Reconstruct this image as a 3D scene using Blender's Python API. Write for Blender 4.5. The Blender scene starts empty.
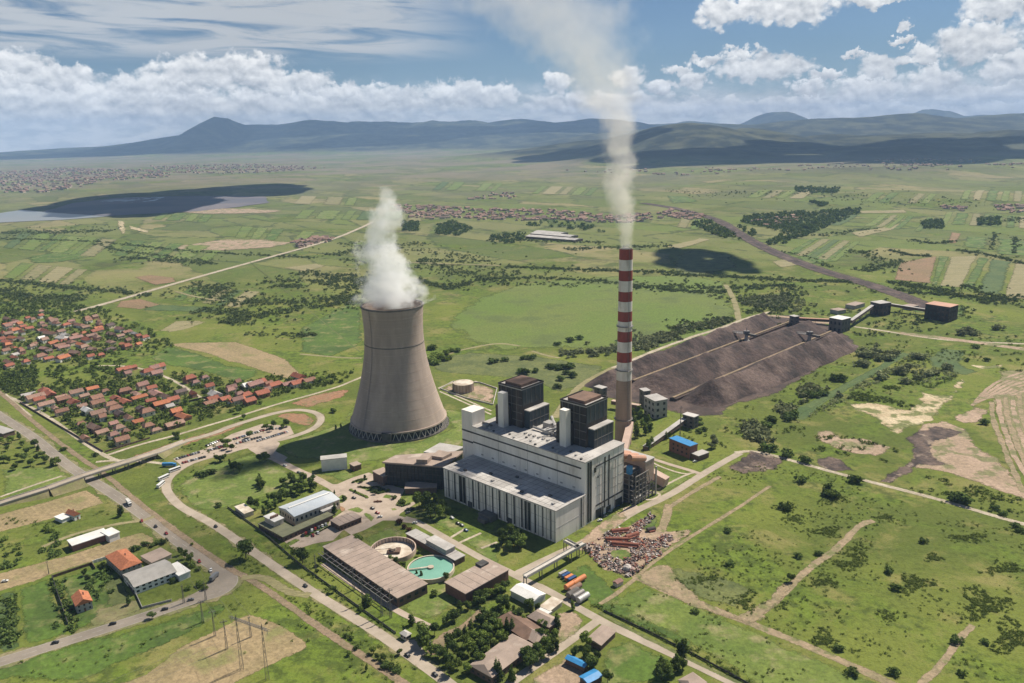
import bpy, bmesh, math, random
import numpy as np
from mathutils import Matrix, Vector, geometry
random.seed(7)
RNG = np.random.default_rng(11)
SC = bpy.context.scene
COL = SC.collection

# ---------------------------------------------------------------- camera
CAM_Z = 300.0; FPX = 796.0; PITCH = 14.6; ROLL = -1.2
cam_data = bpy.data.cameras.new('camera'); cam = bpy.data.objects.new('camera', cam_data); COL.objects.link(cam)
cam_data.sensor_width = 36.0; cam_data.lens = FPX/1024*36.0
cam_data.clip_start = 1.0; cam_data.clip_end = 200000.0
CM = Matrix.Rotation(math.radians(90-PITCH), 3, 'X') @ Matrix.Rotation(math.radians(ROLL), 3, 'Z')
cam.matrix_world = Matrix.Translation((0, 0, CAM_Z)) @ CM.to_4x4()
SC.camera = cam
SC.render.resolution_x = 1024; SC.render.resolution_y = 683
SC.view_settings.view_transform = 'Standard'; SC.view_settings.look = 'None'
SC.view_settings.gamma = 1.0; SC.view_settings.exposure = 0.50
SC.render.engine = 'CYCLES'
SC.cycles.volume_bounces = 7; SC.cycles.max_bounces = 9; SC.cycles.transparent_max_bounces = 16
SC.cycles.volume_step_rate = 1.0
CMN = np.array(CM)

# ---------------------------------------------------------------- sun and sky
SUN_EL = math.radians(51); SUN_AZ = math.radians(50)
sdir = Vector((math.sin(SUN_AZ)*math.cos(SUN_EL), math.cos(SUN_AZ)*math.cos(SUN_EL), math.sin(SUN_EL)))
sl = bpy.data.lights.new('sun', 'SUN'); sl.energy = 5.0; sl.angle = math.radians(0.53); sl.color = (1.0, 0.92, 0.79)
so = bpy.data.objects.new('sun', sl); COL.objects.link(so); so.rotation_euler = sdir.to_track_quat('Z', 'Y').to_euler()
so.location = sdir*3000

def dir_of(px, py):
    d = CMN @ np.array([(px-512)/FPX, -(py-341.5)/FPX, -1.0]); return d/np.linalg.norm(d)
def azel(px, py):
    d = dir_of(px, py); return math.degrees(math.atan2(d[0], d[1])), math.degrees(math.asin(d[2]))

world = bpy.data.worlds.new('World'); SC.world = world; world.use_nodes = True
wn = world.node_tree.nodes; wl = world.node_tree.links; wn.clear()
class NT:
    """tiny node helper"""
    def __init__(s, tree): s.t = tree; s.n = tree.nodes; s.l = tree.links
    def _in(s, sock, v):
        if isinstance(v, bpy.types.NodeSocket): s.l.new(v, sock)
        elif v is not None: sock.default_value = v
    def m(s, op, a, b=None, c=None, clamp=False):
        n = s.n.new('ShaderNodeMath'); n.operation = op; n.use_clamp = clamp
        for i, v in enumerate((a, b, c)):
            if v is not None: s._in(n.inputs[i], v)
        return n.outputs[0]
    def v(s, op, a, b=None, scale=None):
        n = s.n.new('ShaderNodeVectorMath'); n.operation = op; s._in(n.inputs[0], a)
        if b is not None: s._in(n.inputs[1], b)
        if scale is not None: s._in(n.inputs['Scale'], scale)
        return n.outputs['Value'] if op in ('LENGTH', 'DOT_PRODUCT') else n.outputs[0]
    def noise(s, vec, scale, detail=4, rough=0.5, dist=0.0, col=False):
        n = s.n.new('ShaderNodeTexNoise'); s._in(n.inputs['Vector'], vec); n.inputs['Scale'].default_value = scale
        n.inputs['Detail'].default_value = detail; n.inputs['Roughness'].default_value = rough; n.inputs['Distortion'].default_value = dist
        return n.outputs['Color'] if col else n.outputs['Fac']
    def ss(s, x, a, b):
        n = s.n.new('ShaderNodeMapRange'); n.interpolation_type = 'SMOOTHSTEP'; s._in(n.inputs[0], x)
        s._in(n.inputs[1], a); s._in(n.inputs[2], b); n.inputs[3].default_value = 0; n.inputs[4].default_value = 1
        return n.outputs[0]
    def mix(s, f, a, b):
        n = s.n.new('ShaderNodeMix'); n.data_type = 'RGBA'; s._in(n.inputs[0], f)
        s._in(n.inputs[6], a if isinstance(a, bpy.types.NodeSocket) else (*a[:3], 1)); s._in(n.inputs[7], b if isinstance(b, bpy.types.NodeSocket) else (*b[:3], 1))
        return n.outputs[2]
    def mixf(s, f, a, b):
        n = s.n.new('ShaderNodeMix'); n.data_type = 'FLOAT'; s._in(n.inputs[0], f); s._in(n.inputs[2], a); s._in(n.inputs[3], b)
        return n.outputs[0]
    def comb(s, x, y, z):
        n = s.n.new('ShaderNodeCombineXYZ'); s._in(n.inputs[0], x); s._in(n.inputs[1], y); s._in(n.inputs[2], z); return n.outputs[0]
    def sep(s, v):
        n = s.n.new('ShaderNodeSeparateXYZ'); s._in(n.inputs[0], v); return n.outputs
    def fcurve(s, x, pts):
        n = s.n.new('ShaderNodeFloatCurve'); s._in(n.inputs['Value'], x)
        c = n.mapping.curves[0]
        while len(c.points) < len(pts): c.points.new(0.5, 0.5)
        for p, (a, b) in zip(c.points, pts): p.location = (a, b)
        n.mapping.update(); return n.outputs[0]

W = NT(world.node_tree)
sky = wn.new('ShaderNodeTexSky'); sky.sky_type = 'NISHITA'; sky.sun_disc = False
sky.sun_elevation = SUN_EL; sky.sun_rotation = SUN_AZ; sky.altitude = 500; sky.air_density = 1.0; sky.dust_density = 0.6; sky.ozone_density = 2.0
tc = wn.new('ShaderNodeTexCoord')
dx, dy, dz = W.sep(W.v('NORMALIZE', tc.outputs['Generated']))
az = W.m('MULTIPLY', W.m('ARCTAN2', dx, dy), 57.29578); el = W.m('MULTIPLY', W.m('ARCSINE', dz), 57.29578)
P0 = W.comb(az, el, 0.0)
wc = W.v('SCALE', W.v('SUBTRACT', W.noise(P0, 1.1, 5, 0.6, col=True), (0.5, 0.5, 0.5)), scale=2.0)
P1 = W.v('ADD', P0, wc); ax, ay, _ = W.sep(P1)
PUFFS = [ # px, py, rx, ry in the picture's degrees x 14; turned into directions of the sky
 (717,13,20,14),(790,8,46,14),(745,8,30,9),(882,-2,30,6),(1000,4,30,14),(975,42,32,17),(1012,66,24,14),(924,54,14,9),(903,26,8,4),(904,41,13,3),
 (762,68,44,13),(739,52,18,5),(705,60,17,4),(679,69,12,5),(694,81,14,9),(828,75,15,5),(877,68,17,11),(904,63,9,4),(809,88,15,8),(872,92,34,14),
 (932,84,24,18),(962,98,26,11),(662,86,14,6),(627,77,17,11),(557,82,16,10),(857,56,12,3),(1008,92,22,9),
 (20,66,26,14),(52,78,44,12),(200,74,48,17),(245,72,42,16),(292,84,40,13),(160,90,52,15),(335,93,42,10),(455,92,36,13),(492,96,30,11),(390,97,42,11),
 (100,103,150,20),(300,106,170,16),(-60,90,90,30),(1080,60,50,30),(1120,20,70,20),(600,104,80,11),(700,108,60,9),(790,106,60,9),(980,113,90,10),(850,112,70,11)]
cur = None; loc = None
for (a, b, ra, rb) in PUFFS:
    a0, e0 = azel(a, b)
    u = W.m('DIVIDE', W.m('SUBTRACT', ax, a0), ra/13.0); w_ = W.m('DIVIDE', W.m('SUBTRACT', ay, e0), rb/13.0)
    v_ = W.m('SUBTRACT', 1.0, W.m('ADD', W.m('MULTIPLY', u, u), W.m('MULTIPLY', w_, w_)))
    if cur is None: cur, loc = v_, w_
    else:
        g = W.m('GREATER_THAN', v_, cur); loc = W.mixf(g, loc, w_); cur = W.m('MAXIMUM', cur, v_)
n1 = W.noise(W.v('MULTIPLY', P0, (1.0, 1.3, 1.0)), 0.95, 6, 0.53, 0.15)
n1b = W.noise(W.v('MULTIPLY', W.v('ADD', P0, (0.12, 0.30, 0)), (1.0, 1.3, 1.0)), 0.95, 4, 0.5, 0.15)
n2 = W.noise(P0, 0.55, 5, 0.55)
dens = W.m('ADD', W.m('MAXIMUM', cur, -1.2), W.m('MULTIPLY', W.m('SUBTRACT', n1, 0.5), 2.1))
mask = W.ss(dens, -0.15, 0.55)
relief = W.m('MULTIPLY', W.m('SUBTRACT', n1, n1b), 1.5)
lum = W.m('ADD', W.m('ADD', 0.60, W.m('MULTIPLY', W.m('MAXIMUM', W.m('MINIMUM', loc, 1.0), -1.0), 0.26)), W.m('ADD', relief, W.m('MULTIPLY', W.m('SUBTRACT', n2, 0.5), 0.9)))
lum = W.m('MAXIMUM', W.m('MINIMUM', lum, 1.0), 0.0)
ccol = W.mix(lum, (3.0, 3.2, 3.5), (9.8, 9.6, 9.3))
# low haze-bank of cloud on the horizon and high cirrus veils on the left
bank = W.m('MULTIPLY', W.ss(W.m('ADD', el, W.m('ADD', W.m('MULTIPLY', W.m('SUBTRACT', n2, 0.5), 3.0), W.m('MULTIPLY', W.ss(az, -30.0, 0.0), 0.8))), 4.6, 1.6), 0.92)
cir_v = W.comb(W.m('MULTIPLY', az, 0.10), W.m('ADD', W.m('MULTIPLY', el, 0.9), W.m('MULTIPLY', az, 0.02)), 3.0)
cir_n = W.noise(cir_v, 1.3, 6, 0.55, 0.8)
cir_w = W.m('MULTIPLY', W.m('MULTIPLY', W.ss(az, 0.0, -9.0), W.ss(el, 4.6, 5.8)), W.ss(el, 40.0, 9.0))
cir = W.m('MULTIPLY', W.ss(cir_n, 0.30, 0.56), W.m('MULTIPLY', cir_w, 0.92))
skyc = W.v('MULTIPLY', sky.outputs[0], (0.33, 0.41, 0.50))
s1 = W.mix(cir, skyc, (4.9, 5.05, 5.2)); s2 = W.mix(bank, s1, W.mix(W.ss(W.noise(W.v('MULTIPLY', P0, (0.5, 1.6, 1.0)), 1.1, 5, 0.6), 0.36, 0.60), (5.4, 5.65, 5.9), (8.6, 8.5, 8.4))); s3 = W.mix(W.m('MULTIPLY', mask, 0.93), s2, ccol)
bg = wn.new('ShaderNodeBackground'); wl.new(s3, bg.inputs[0]); bg.inputs[1].default_value = 0.085
wo = wn.new('ShaderNodeOutputWorld'); wl.new(bg.outputs[0], wo.inputs[0])
world.cycles.sampling_method = 'MANUAL'; world.cycles.sample_map_resolution = 512

# ---------------------------------------------------------------- picture -> place (a survey of the ground)
def ss(x, a, b):
    t = np.clip((np.asarray(x, float)-a)/(b-a), 0, 1); return t*t*(3-2*t)
def vnoise(x, y, s, seed=0):
    x = np.asarray(x, float)/s; y = np.asarray(y, float)/s
    xi = np.floor(x).astype(np.int64); yi = np.floor(y).astype(np.int64); fx = x-xi; fy = y-yi
    fx = fx*fx*(3-2*fx); fy = fy*fy*(3-2*fy)
    def h(i, j):
        n = (i*374761393 + j*668265263 + seed*1442695041) & 0x7fffffff
        n = ((n ^ (n >> 13))*1274126177) & 0x7fffffff
        return ((n ^ (n >> 16)) & 0xffff)/65535.0
    return (h(xi, yi)*(1-fx)+h(xi+1, yi)*fx)*(1-fy)+(h(xi, yi+1)*(1-fx)+h(xi+1, yi+1)*fx)*fy
def fbm(x, y, s, o=4, seed=0):
    r = 0; a = 1; t = 0
    for k in range(o): r = r+a*vnoise(x, y, s/2**k, seed+k*7); t += a; a *= 0.5
    return r/t
def _hx(px, D):
    d = dir_of(px, 200); return D*d[0]/d[1]
# hills: px, distance, height, half width, half depth
HILLS = [(682,9000,385,950,1300),(640,9600,250,900,1200),(740,9300,300,800,1100),(600,10200,180,1500,1200),(700,7600,110,1400,800),
 (905,9000,215,1500,1000),(835,9200,200,900,900),(1000,8600,210,1200,900),(1100,9000,260,1500,1200),(780,8300,120,900,700),
 (930,7400,95,1500,600),(1010,7800,150,1100,700),(830,7600,80,900,500),
 (860,13500,430,3800,2000),(1040,14000,470,3600,2000),(700,14500,350,3000,2000)]
MOUNT = [(300,28000,640,6500,3500),(430,28500,720,6500,3500),(560,29500,640,6500,3500),(120,27500,240,5200,3000),(228,27000,1010,1150,3000),(235,27500,560,4200,3500),(180,27000,360,3200,3000),(270,28500,800,3600,3000),(320,28500,860,4200,3000),(380,29000,850,4200,3000),(450,29000,830,4200,3000),
 (520,29500,820,3600,3000),(590,30000,760,4000,3000),(350,25000,430,5500,2500),(520,23000,330,4200,2000),(420,22500,240,4500,1800),
 (922,33000,900,1500,2500),(772,34000,1000,1800,2500),(985,33000,620,6000,3000),(680,33000,640,5000,2500),(850,33000,560,5000,2500),(120,29000,150,5000,3000),(1150,30000,700,6000,3000)]
MOUNT = [(p, D*.72, 300+(h-300)*.72 if h > 300 else h*.9, a*.75, b*.75) for (p, D, h, a, b) in MOUNT]
BUMPS = [(_hx(p, D), D, h, a, b) for (p, D, h, a, b) in HILLS+MOUNT]
def height(x, y):
    x = np.asarray(x, float); y = np.asarray(y, float)
    z = ss(y, 1450, 3600)*(16+52*ss(x, 150, 1300))*(fbm(x, y, 820, 3, 3)-0.42)
    z = z+ss(y, 2200, 5200)*ss(x, 200, 1500)*30
    b = np.zeros_like(x+y); far = ss(y, 5600, 7500)
    for (X, Y, h, a, d) in BUMPS:
        b = np.maximum(b, h*np.exp(-(np.abs((x-X)/a)**1.8+np.abs((y-Y)/d)**2.0)))+0.0
    r1 = 1-np.abs(2*fbm(x, y, 2400, 3, 31)-1); rug = 0.76+0.26*fbm(x, y, 1500, 4, 21)+0.10*r1+0.14*(fbm(x, y, 480, 3, 5)-0.5)
    return z+b*rug*far
def ray(px, py, z=0.0):
    d = CMN @ np.array([(px-512)/FPX, -(py-341.5)/FPX, -1.0]); t = (z-CAM_Z)/d[2]; return d[0]*t, d[1]*t
def G(px, py):
    """the point of the terrain seen in the photograph at px, py"""
    d = CMN @ np.array([(px-512)/FPX, -(py-341.5)/FPX, -1.0])
    if d[2] < -1e-4:
        t = -CAM_Z/d[2]
        if 0 < d[1]*t < 1450: return Vector((d[0]*t, d[1]*t, 0.0))
    T = np.geomspace(1200, 28000, 2500); hh = height(d[0]*T, d[1]*T); k = np.argmax(CAM_Z+d[2]*T < hh)
    t = T[k] if k > 0 else 28000.0
    return Vector((d[0]*t, d[1]*t, float(height(d[0]*t, d[1]*t))))
def PZ(px, py, z):
    x, y = ray(px, py, z); return Vector((x, y, z))
def proj(p):
    q = CM.transposed() @ (Vector(p)-Vector((0, 0, CAM_Z))); return 512+FPX*q.x/-q.z, 341.5-FPX*q.y/-q.z
def zof(p, py):
    lo, hi = -20, 1500
    for _ in range(50):
        m = (lo+hi)/2
        if proj((p[0], p[1], m))[1] > py: lo = m
        else: hi = m
    return m
def zs(o, s, pts):
    """points read off an enlarged crop with origin o and scale s"""
    return [(o[0]+x/s, o[1]+y/s) for x, y in pts]

# ---------------------------------------------------------------- materials
MATS = {}
def mat(name, col, col2=None, scale=0.3, rough=0.85, detail=5, fine=0.0, bump=0.0, metal=0.0, thr=(0.35, 0.65), obj=False, island=0.0, stretch=None, spec=0.3, col3=None, scale3=1.0, thr3=(0.55, 0.7), bands=0.0, rows=0.0):
    if name in MATS: return MATS[name]
    m = bpy.data.materials.new(name); m.use_nodes = True; m.node_tree.nodes.clear(); N = NT(m.node_tree)
    b = N.n.new('ShaderNodeBsdfPrincipled'); o = N.n.new('ShaderNodeOutputMaterial'); N.l.new(b.outputs[0], o.inputs[0])
    if obj: vec = N.n.new('ShaderNodeTexCoord').outputs['Object']
    else: vec = N.n.new('ShaderNodeNewGeometry').outputs['Position']
    if stretch: vec = N.v('MULTIPLY', vec, stretch)
    c2 = col2 or tuple(c*0.75 for c in col)
    f = N.ss(N.noise(vec, scale, detail, 0.6), thr[0], thr[1]); c = N.mix(f, col, c2)
    if col3: c = N.mix(N.ss(N.noise(vec, scale3, 4, 0.6), thr3[0], thr3[1]), c, col3)
    if bands:
        zc = N.comb(0.0, 0.0, N.sep(vec)[2]); k = N.m('SUBTRACT', 1.0+bands*.5, N.m('MULTIPLY', N.noise(zc, 0.55/(stretch[2] if stretch else 1), 3, 0.7), bands)); c = N.v('SCALE', c, scale=k)
    if rows:
        xa, ya_, _z = N.sep(vec); rc = N.comb(N.m('MULTIPLY', N.m('ADD', xa, ya_), 0.22), N.m('MULTIPLY', N.m('SUBTRACT', xa, ya_), 0.006), 0.0)
        k = N.m('ADD', 1.0-rows*.5, N.m('MULTIPLY', N.noise(rc, 1.0, 3, 0.7), rows)); c = N.v('SCALE', c, scale=k)
    if fine:
        g = N.noise(vec, scale*9, 3, 0.7); k = N.m('ADD', 1.0-fine*0.5, N.m('MULTIPLY', g, fine)); c = N.v('SCALE', c, scale=k)
        if rough == 0.95: c = N.v('SCALE', c, scale=N.m('ADD', 0.66, N.m('MULTIPLY', N.ss(N.noise(vec, 0.28, 6, 0.85), 0.30, 0.72), 0.72)))
    if island:
        if island > 0: r = N.n.new('ShaderNodeNewGeometry').outputs['Random Per Island']
        else: r = N.n.new('ShaderNodeObjectInfo').outputs['Random']
        k = N.m('ADD', 1.0-abs(island)*0.5, N.m('MULTIPLY', r, abs(island))); c = N.v('SCALE', c, scale=k)
    N._in(b.inputs['Base Color'], c); b.inputs['Roughness'].default_value = rough; b.inputs['Metallic'].default_value = metal
    b.inputs['Specular IOR Level'].default_value = spec
    if bump:
        bp = N.n.new('ShaderNodeBump'); bp.inputs['Strength'].default_value = 1.0; bp.inputs['Distance'].default_value = bump
        N.l.new(N.noise(vec, scale*4, 4, 0.6), bp.inputs['Height']); N.l.new(bp.outputs[0], b.inputs['Normal'])
    MATS[name] = m; return m
def soft(name, width):
    """the same surface with a ragged, thinning edge (needs the edge-distance attribute of the sheets)"""
    key = '%s soft %g' % (name, width)
    if key in MATS: return MATS[key]
    m = MATS[name].copy(); m.name = key; N = NT(m.node_tree)
    b = next(n for n in N.n if n.type == 'BSDF_PRINCIPLED'); o = next(n for n in N.n if n.type == 'OUTPUT_MATERIAL')
    at = N.n.new('ShaderNodeAttribute'); at.attribute_name = 'edge'; pos = N.n.new('ShaderNodeNewGeometry').outputs['Position']
    q = N.m('ADD', N.m('DIVIDE', at.outputs['Fac'], width), N.m('MULTIPLY', N.m('SUBTRACT', N.m('ADD', N.m('MULTIPLY', N.noise(pos, 0.55/width, 7, 0.72), .8), N.m('MULTIPLY', N.noise(pos, 0.45, 3, 0.7), .2)), 0.5), 4.0))
    a = N.m('MULTIPLY', N.ss(q, 0.25, 0.85), N.ss(at.outputs['Fac'], 0.0, width*0.5)); t = N.n.new('ShaderNodeBsdfTransparent'); x = N.n.new('ShaderNodeMixShader'); N.l.new(a, x.inputs[0]); N.l.new(t.outputs[0], x.inputs[1]); N.l.new(b.outputs[0], x.inputs[2]); N.l.new(x.outputs[0], o.inputs[0])
    MATS[key] = m; return m
def leafmat(name, a, b_, var=0.75):
    m = bpy.data.materials.new(name); m.use_nodes = True; m.node_tree.nodes.clear(); N = NT(m.node_tree)
    ge = N.n.new('ShaderNodeNewGeometry'); oi = N.n.new('ShaderNodeObjectInfo')
    c = N.mix(ge.outputs['Random Per Island'], a, b_)
    k = N.m('ADD', 1.0-var*0.5, N.m('MULTIPLY', oi.outputs['Random'], var)); c = N.v('SCALE', c, scale=k)
    d = N.n.new('ShaderNodeBsdfDiffuse'); t = N.n.new('ShaderNodeBsdfTranslucent'); x = N.n.new('ShaderNodeMixShader'); o = N.n.new('ShaderNodeOutputMaterial')
    N.l.new(c, d.inputs[0]); N.l.new(c, t.inputs[0]); x.inputs[0].default_value = 0.22; N.l.new(d.outputs[0], x.inputs[1]); N.l.new(t.outputs[0], x.inputs[2]); N.l.new(x.outputs[0], o.inputs[0])
    MATS[name] = m; return m

# ---------------------------------------------------------------- mesh helpers
class MB:
    def __init__(s): s.v = []; s.f = []
    def add(s, vs, fs):
        k = len(s.v); s.v += [tuple(v) for v in vs]; s.f += [tuple(i+k for i in f) for f in fs]; return s
    def box(s, x0, x1, y0, y1, z0, z1):
        return s.add([(x0,y0,z0),(x1,y0,z0),(x1,y1,z0),(x0,y1,z0),(x0,y0,z1),(x1,y0,z1),(x1,y1,z1),(x0,y1,z1)],
                     [(0,3,2,1),(4,5,6,7),(0,1,5,4),(1,2,6,5),(2,3,7,6),(3,0,4,7)])
    def prism(s, poly, z0, z1):
        n = len(poly); A = sum(poly[i][0]*poly[(i+1) % n][1]-poly[(i+1) % n][0]*poly[i][1] for i in range(n))
        if A < 0: poly = poly[::-1]
        return s.add([(p[0],p[1],z0) for p in poly]+[(p[0],p[1],z1) for p in poly],
                     [tuple(range(n-1,-1,-1)), tuple(range(n,2*n))]+[(i,(i+1)%n,n+(i+1)%n,n+i) for i in range(n)])
    def tube(s, a, b, r0, r1=None, n=8, cap=True):
        a = Vector(a); b = Vector(b); r1 = r0 if r1 is None else r1; d = (b-a).normalized()
        u = d.orthogonal().normalized(); w = d.cross(u); vs = []
        for (c, r) in ((a, r0), (b, r1)):
            for i in range(n):
                t = 2*math.pi*i/n; vs.append(c+u*(r*math.cos(t))+w*(r*math.sin(t)))
        fs = [(i,(i+1)%n,n+(i+1)%n,n+i) for i in range(n)]
        if cap: fs += [tuple(range(n-1,-1,-1)), tuple(range(n,2*n))]
        return s.add(vs, fs)
    def bar(s, a, b, w, h):
        """box beam from a to b, w wide, h high, top at the line"""
        a = Vector(a); b = Vector(b); d = (b-a).normalized(); u = d.cross(Vector((0,0,1)))
        u = Vector((1,0,0)) if u.length < 1e-3 else u.normalized(); t = u.cross(d).normalized(); vs = []
        for c in (a, b):
            for (i, j) in ((-.5,-1),(.5,-1),(.5,0),(-.5,0)): vs.append(c+u*(w*i)+t*(h*j))
        return s.add(vs, [(0,1,2,3),(7,6,5,4),(0,4,5,1),(1,5,6,2),(2,6,7,3),(3,7,4,0)])
    def lathe(s, prof, n=48, c=(0,0)):
        vs = []; m = len(prof)
        for i in range(n):
            t = 2*math.pi*i/n
            for (r, z) in prof: vs.append((c[0]+r*math.cos(t), c[1]+r*math.sin(t), z))
        fs = [(i*m+j, ((i+1)%n)*m+j, ((i+1)%n)*m+j+1, i*m+j+1) for i in range(n) for j in range(m-1)]
        return s.add(vs, fs)
    def gable(s, x0, x1, y0, y1, z0, z1, o=0.5, axis='x', hip=0.0, t=0.25):
        """closed pitched roof slab, ridge along axis, hip = length drawn in at both ends"""
        x0 -= o; x1 += o; y0 -= o; y1 += o
        if axis == 'x':
            ym = (y0+y1)/2; a = (x0+hip, ym, z1); b = (x1-hip, ym, z1)
        else:
            xm = (x0+x1)/2; a = (xm, y0+hip, z1); b = (xm, y1-hip, z1)
        lo = [(x0,y0,z0-t),(x1,y0,z0-t),(x1,y1,z0-t),(x0,y1,z0-t)]; up = [(p[0],p[1],z0) for p in lo]
        vs = lo+up+[a, b]
        fs = [(0,3,2,1),(0,1,5,4),(1,2,6,5),(2,3,7,6),(3,0,4,7)]
        fs += [(4,5,9,8),(5,6,9),(6,7,8,9),(7,4,8)] if axis == 'x' else [(4,5,8),(5,6,9,8),(6,7,9),(7,4,8,9)]
        return s.add(vs, fs)
    def build(s, name, m, parent=None, smooth=False):
        me = bpy.data.meshes.new(name); me.from_pydata(s.v, [], s.f); me.update()
        if m: me.materials.append(m)
        if smooth: me.polygons.foreach_set('use_smooth', [True]*len(me.polygons))
        o = bpy.data.objects.new(name, me); COL.objects.link(o)
        if parent: o.parent = parent
        return o
def npmesh(name, V, Q, m):
    me = bpy.data.meshes.new(name); V = np.asarray(V, np.float32); Q = np.asarray(Q, np.int32); k = Q.shape[1]
    me.vertices.add(len(V)); me.vertices.foreach_set('co', V.ravel()); me.loops.add(Q.size); me.loops.foreach_set('vertex_index', Q.ravel())
    me.polygons.add(len(Q)); me.polygons.foreach_set('loop_start', np.arange(0, Q.size, k, dtype=np.int32)); me.polygons.foreach_set('loop_total', np.full(len(Q), k, np.int32))
    me.update(calc_edges=True); me.validate(); me.materials.append(m); return me
def link(name, me, parent=None):
    o = bpy.data.objects.new(name, me); COL.objects.link(o)
    if parent: o.parent = parent
    return o
def tag(o, label, cat, group=None):
    o['label'] = label; o['category'] = cat
    if group: o['group'] = group
    return o
def empty(name, label, cat, loc=(0,0,0), rz=0.0, group=None):
    o = bpy.data.objects.new(name, None); COL.objects.link(o); o.location = loc; o.rotation_euler = (0,0,rz); o.empty_display_size = 1
    return tag(o, label, cat, group)
def copy_tree(o, parent=None, name=None):
    c = o.copy(); COL.objects.link(c)
    if parent: c.parent = parent
    for ch in list(o.children): copy_tree(ch, c)
    return c

# ---------------------------------------------------------------- ground sheet
def axis_sym(first, grow, lim):
    a = [0.0]; s = first
    while a[-1] < lim:
        a.append(a[-1]+s)
        if a[-1] > 2200: s *= grow
    return np.array([-v for v in a[:0:-1]]+a)
gx = axis_sym(34, 1.03, 27000)
ya = [-2500, -1200, -400, 200, 600, 1000, 1300]; s = 24.0
while ya[-1] < 30000:
    ya.append(ya[-1]+s)
    if ya[-1] > 3500: s *= 1.012
gy = np.array(ya); XX, YY = np.meshgrid(gx, gy); ZZ = height(XX, YY)
nx, ny = len(gx), len(gy); idx = np.arange(nx*ny).reshape(ny, nx)
Q = np.stack([idx[:-1,:-1], idx[:-1,1:], idx[1:,1:], idx[1:,:-1]], -1).reshape(-1, 4)

gm = bpy.data.materials.new('grassland'); gm.use_nodes = True; gm.node_tree.nodes.clear(); N = NT(gm.node_tree)
pos = N.n.new('ShaderNodeNewGeometry').outputs['Position']; X_, Y_, Z_ = N.sep(pos)
flat = N.comb(X_, Y_, 0.0)
GR_A = (0.150, 0.176, 0.036); GR_B = (0.094, 0.120, 0.026); GR_Y = (0.225, 0.205, 0.072); GR_D = (0.046, 0.064, 0.018); GR_L = (0.130, 0.188, 0.027)
nb = N.noise(flat, 0.0042, 6, 0.62); nm = N.noise(flat, 0.020, 8, 0.68, 0.4); nf = N.noise(flat, 0.11, 6, 0.72); nt = N.noise(flat, 0.7, 3, 0.7); n5 = N.noise(N.v('ADD', flat, (900.0, 300.0, 0.0)), 0.009, 7, 0.66, 0.6)
c = N.mix(N.ss(nb, 0.40, 0.60), GR_A, GR_B)
c = N.mix(N.m('MULTIPLY', N.ss(n5, 0.47, 0.62), 0.8), c, GR_L)
c = N.mix(N.m('MULTIPLY', N.ss(nm, 0.50, 0.66), 0.85), c, GR_Y)
c = N.mix(N.m('MULTIPLY', N.ss(N.m('ADD', N.m('MULTIPLY', nf, 0.55), N.m('MULTIPLY', n5, 0.45)), 0.50, 0.60), 0.7), c, GR_D)
# patchwork of distant plots
rot = N.comb(N.m('ADD', N.m('MULTIPLY', X_, 0.80), N.m('MULTIPLY', Y_, 0.60)), N.m('MULTIPLY', N.m('SUBTRACT', N.m('MULTIPLY', Y_, 0.80), N.m('MULTIPLY', X_, 0.60)), 0.40), 0.0)
rot = N.v('ADD', rot, N.v('SCALE', N.v('SUBTRACT', N.noise(flat, 0.01, 2, .5, col=True), (.5,.5,.5)), scale=26.0))
vo = N.n.new('ShaderNodeTexVoronoi'); N.l.new(rot, vo.inputs['Vector']); vo.inputs['Scale'].default_value = 0.0060; vo.inputs['Randomness'].default_value = 0.8
ve = N.n.new('ShaderNodeTexVoronoi'); ve.feature = 'DISTANCE_TO_EDGE'; N.l.new(rot, ve.inputs['Vector']); ve.inputs['Scale'].default_value = 0.0060; ve.inputs['Randomness'].default_value = 0.8
vh = N.n.new('ShaderNodeSeparateColor'); N.l.new(vo.outputs['Color'], vh.inputs[0])
rp = N.n.new('ShaderNodeValToRGB'); N.l.new(vh.outputs[0], rp.inputs[0]); rp.color_ramp.interpolation = 'CONSTANT'
cols = [(0.0,(0.150,0.165,0.062)),(0.2,(0.112,0.135,0.050)),(0.36,(0.205,0.195,0.090)),(0.55,(0.135,0.172,0.050)),(0.7,(0.29,0.235,0.135)),(0.78,(0.165,0.172,0.070)),(0.92,(0.090,0.115,0.042))]
while len(rp.color_ramp.elements) < len(cols): rp.color_ramp.elements.new(0.5)
for e_, (p, q) in zip(rp.color_ramp.elements, cols): e_.position = p; e_.color = (*q, 1)
pw = N.m('MULTIPLY', N.ss(Y_, 1350.0, 2200.0), N.m('MULTIPLY', N.ss(nb, 0.64, 0.50), 0.68))
c = N.mix(pw, c, rp.outputs[0])
hd = N.m('MULTIPLY', N.m('MULTIPLY', N.ss(ve.outputs['Distance'], 0.045, 0.02), N.ss(nm, 0.46, 0.54)), N.ss(Y_, 1350.0, 2200.0)); c = N.mix(N.m('MULTIPLY', hd, 0.75), c, (0.040, 0.056, 0.022))
# dark tree specks and hedges far off, brown open ground on the far plain
sp = N.noise(flat, 0.016, 7, 0.75); c = N.mix(N.m('MULTIPLY', N.m('MULTIPLY', N.ss(sp, 0.56, 0.62), N.ss(Y_, 2600.0, 5200.0)), 0.6), c, (0.036, 0.052, 0.022))
fp = N.noise(flat, 0.0011, 5, 0.6); c = N.mix(N.m('MULTIPLY', N.ss(fp, 0.42, 0.56), N.m('MULTIPLY', N.ss(Y_, 3000.0, 7000.0), 0.85)), c, (0.20, 0.165, 0.12))
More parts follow.
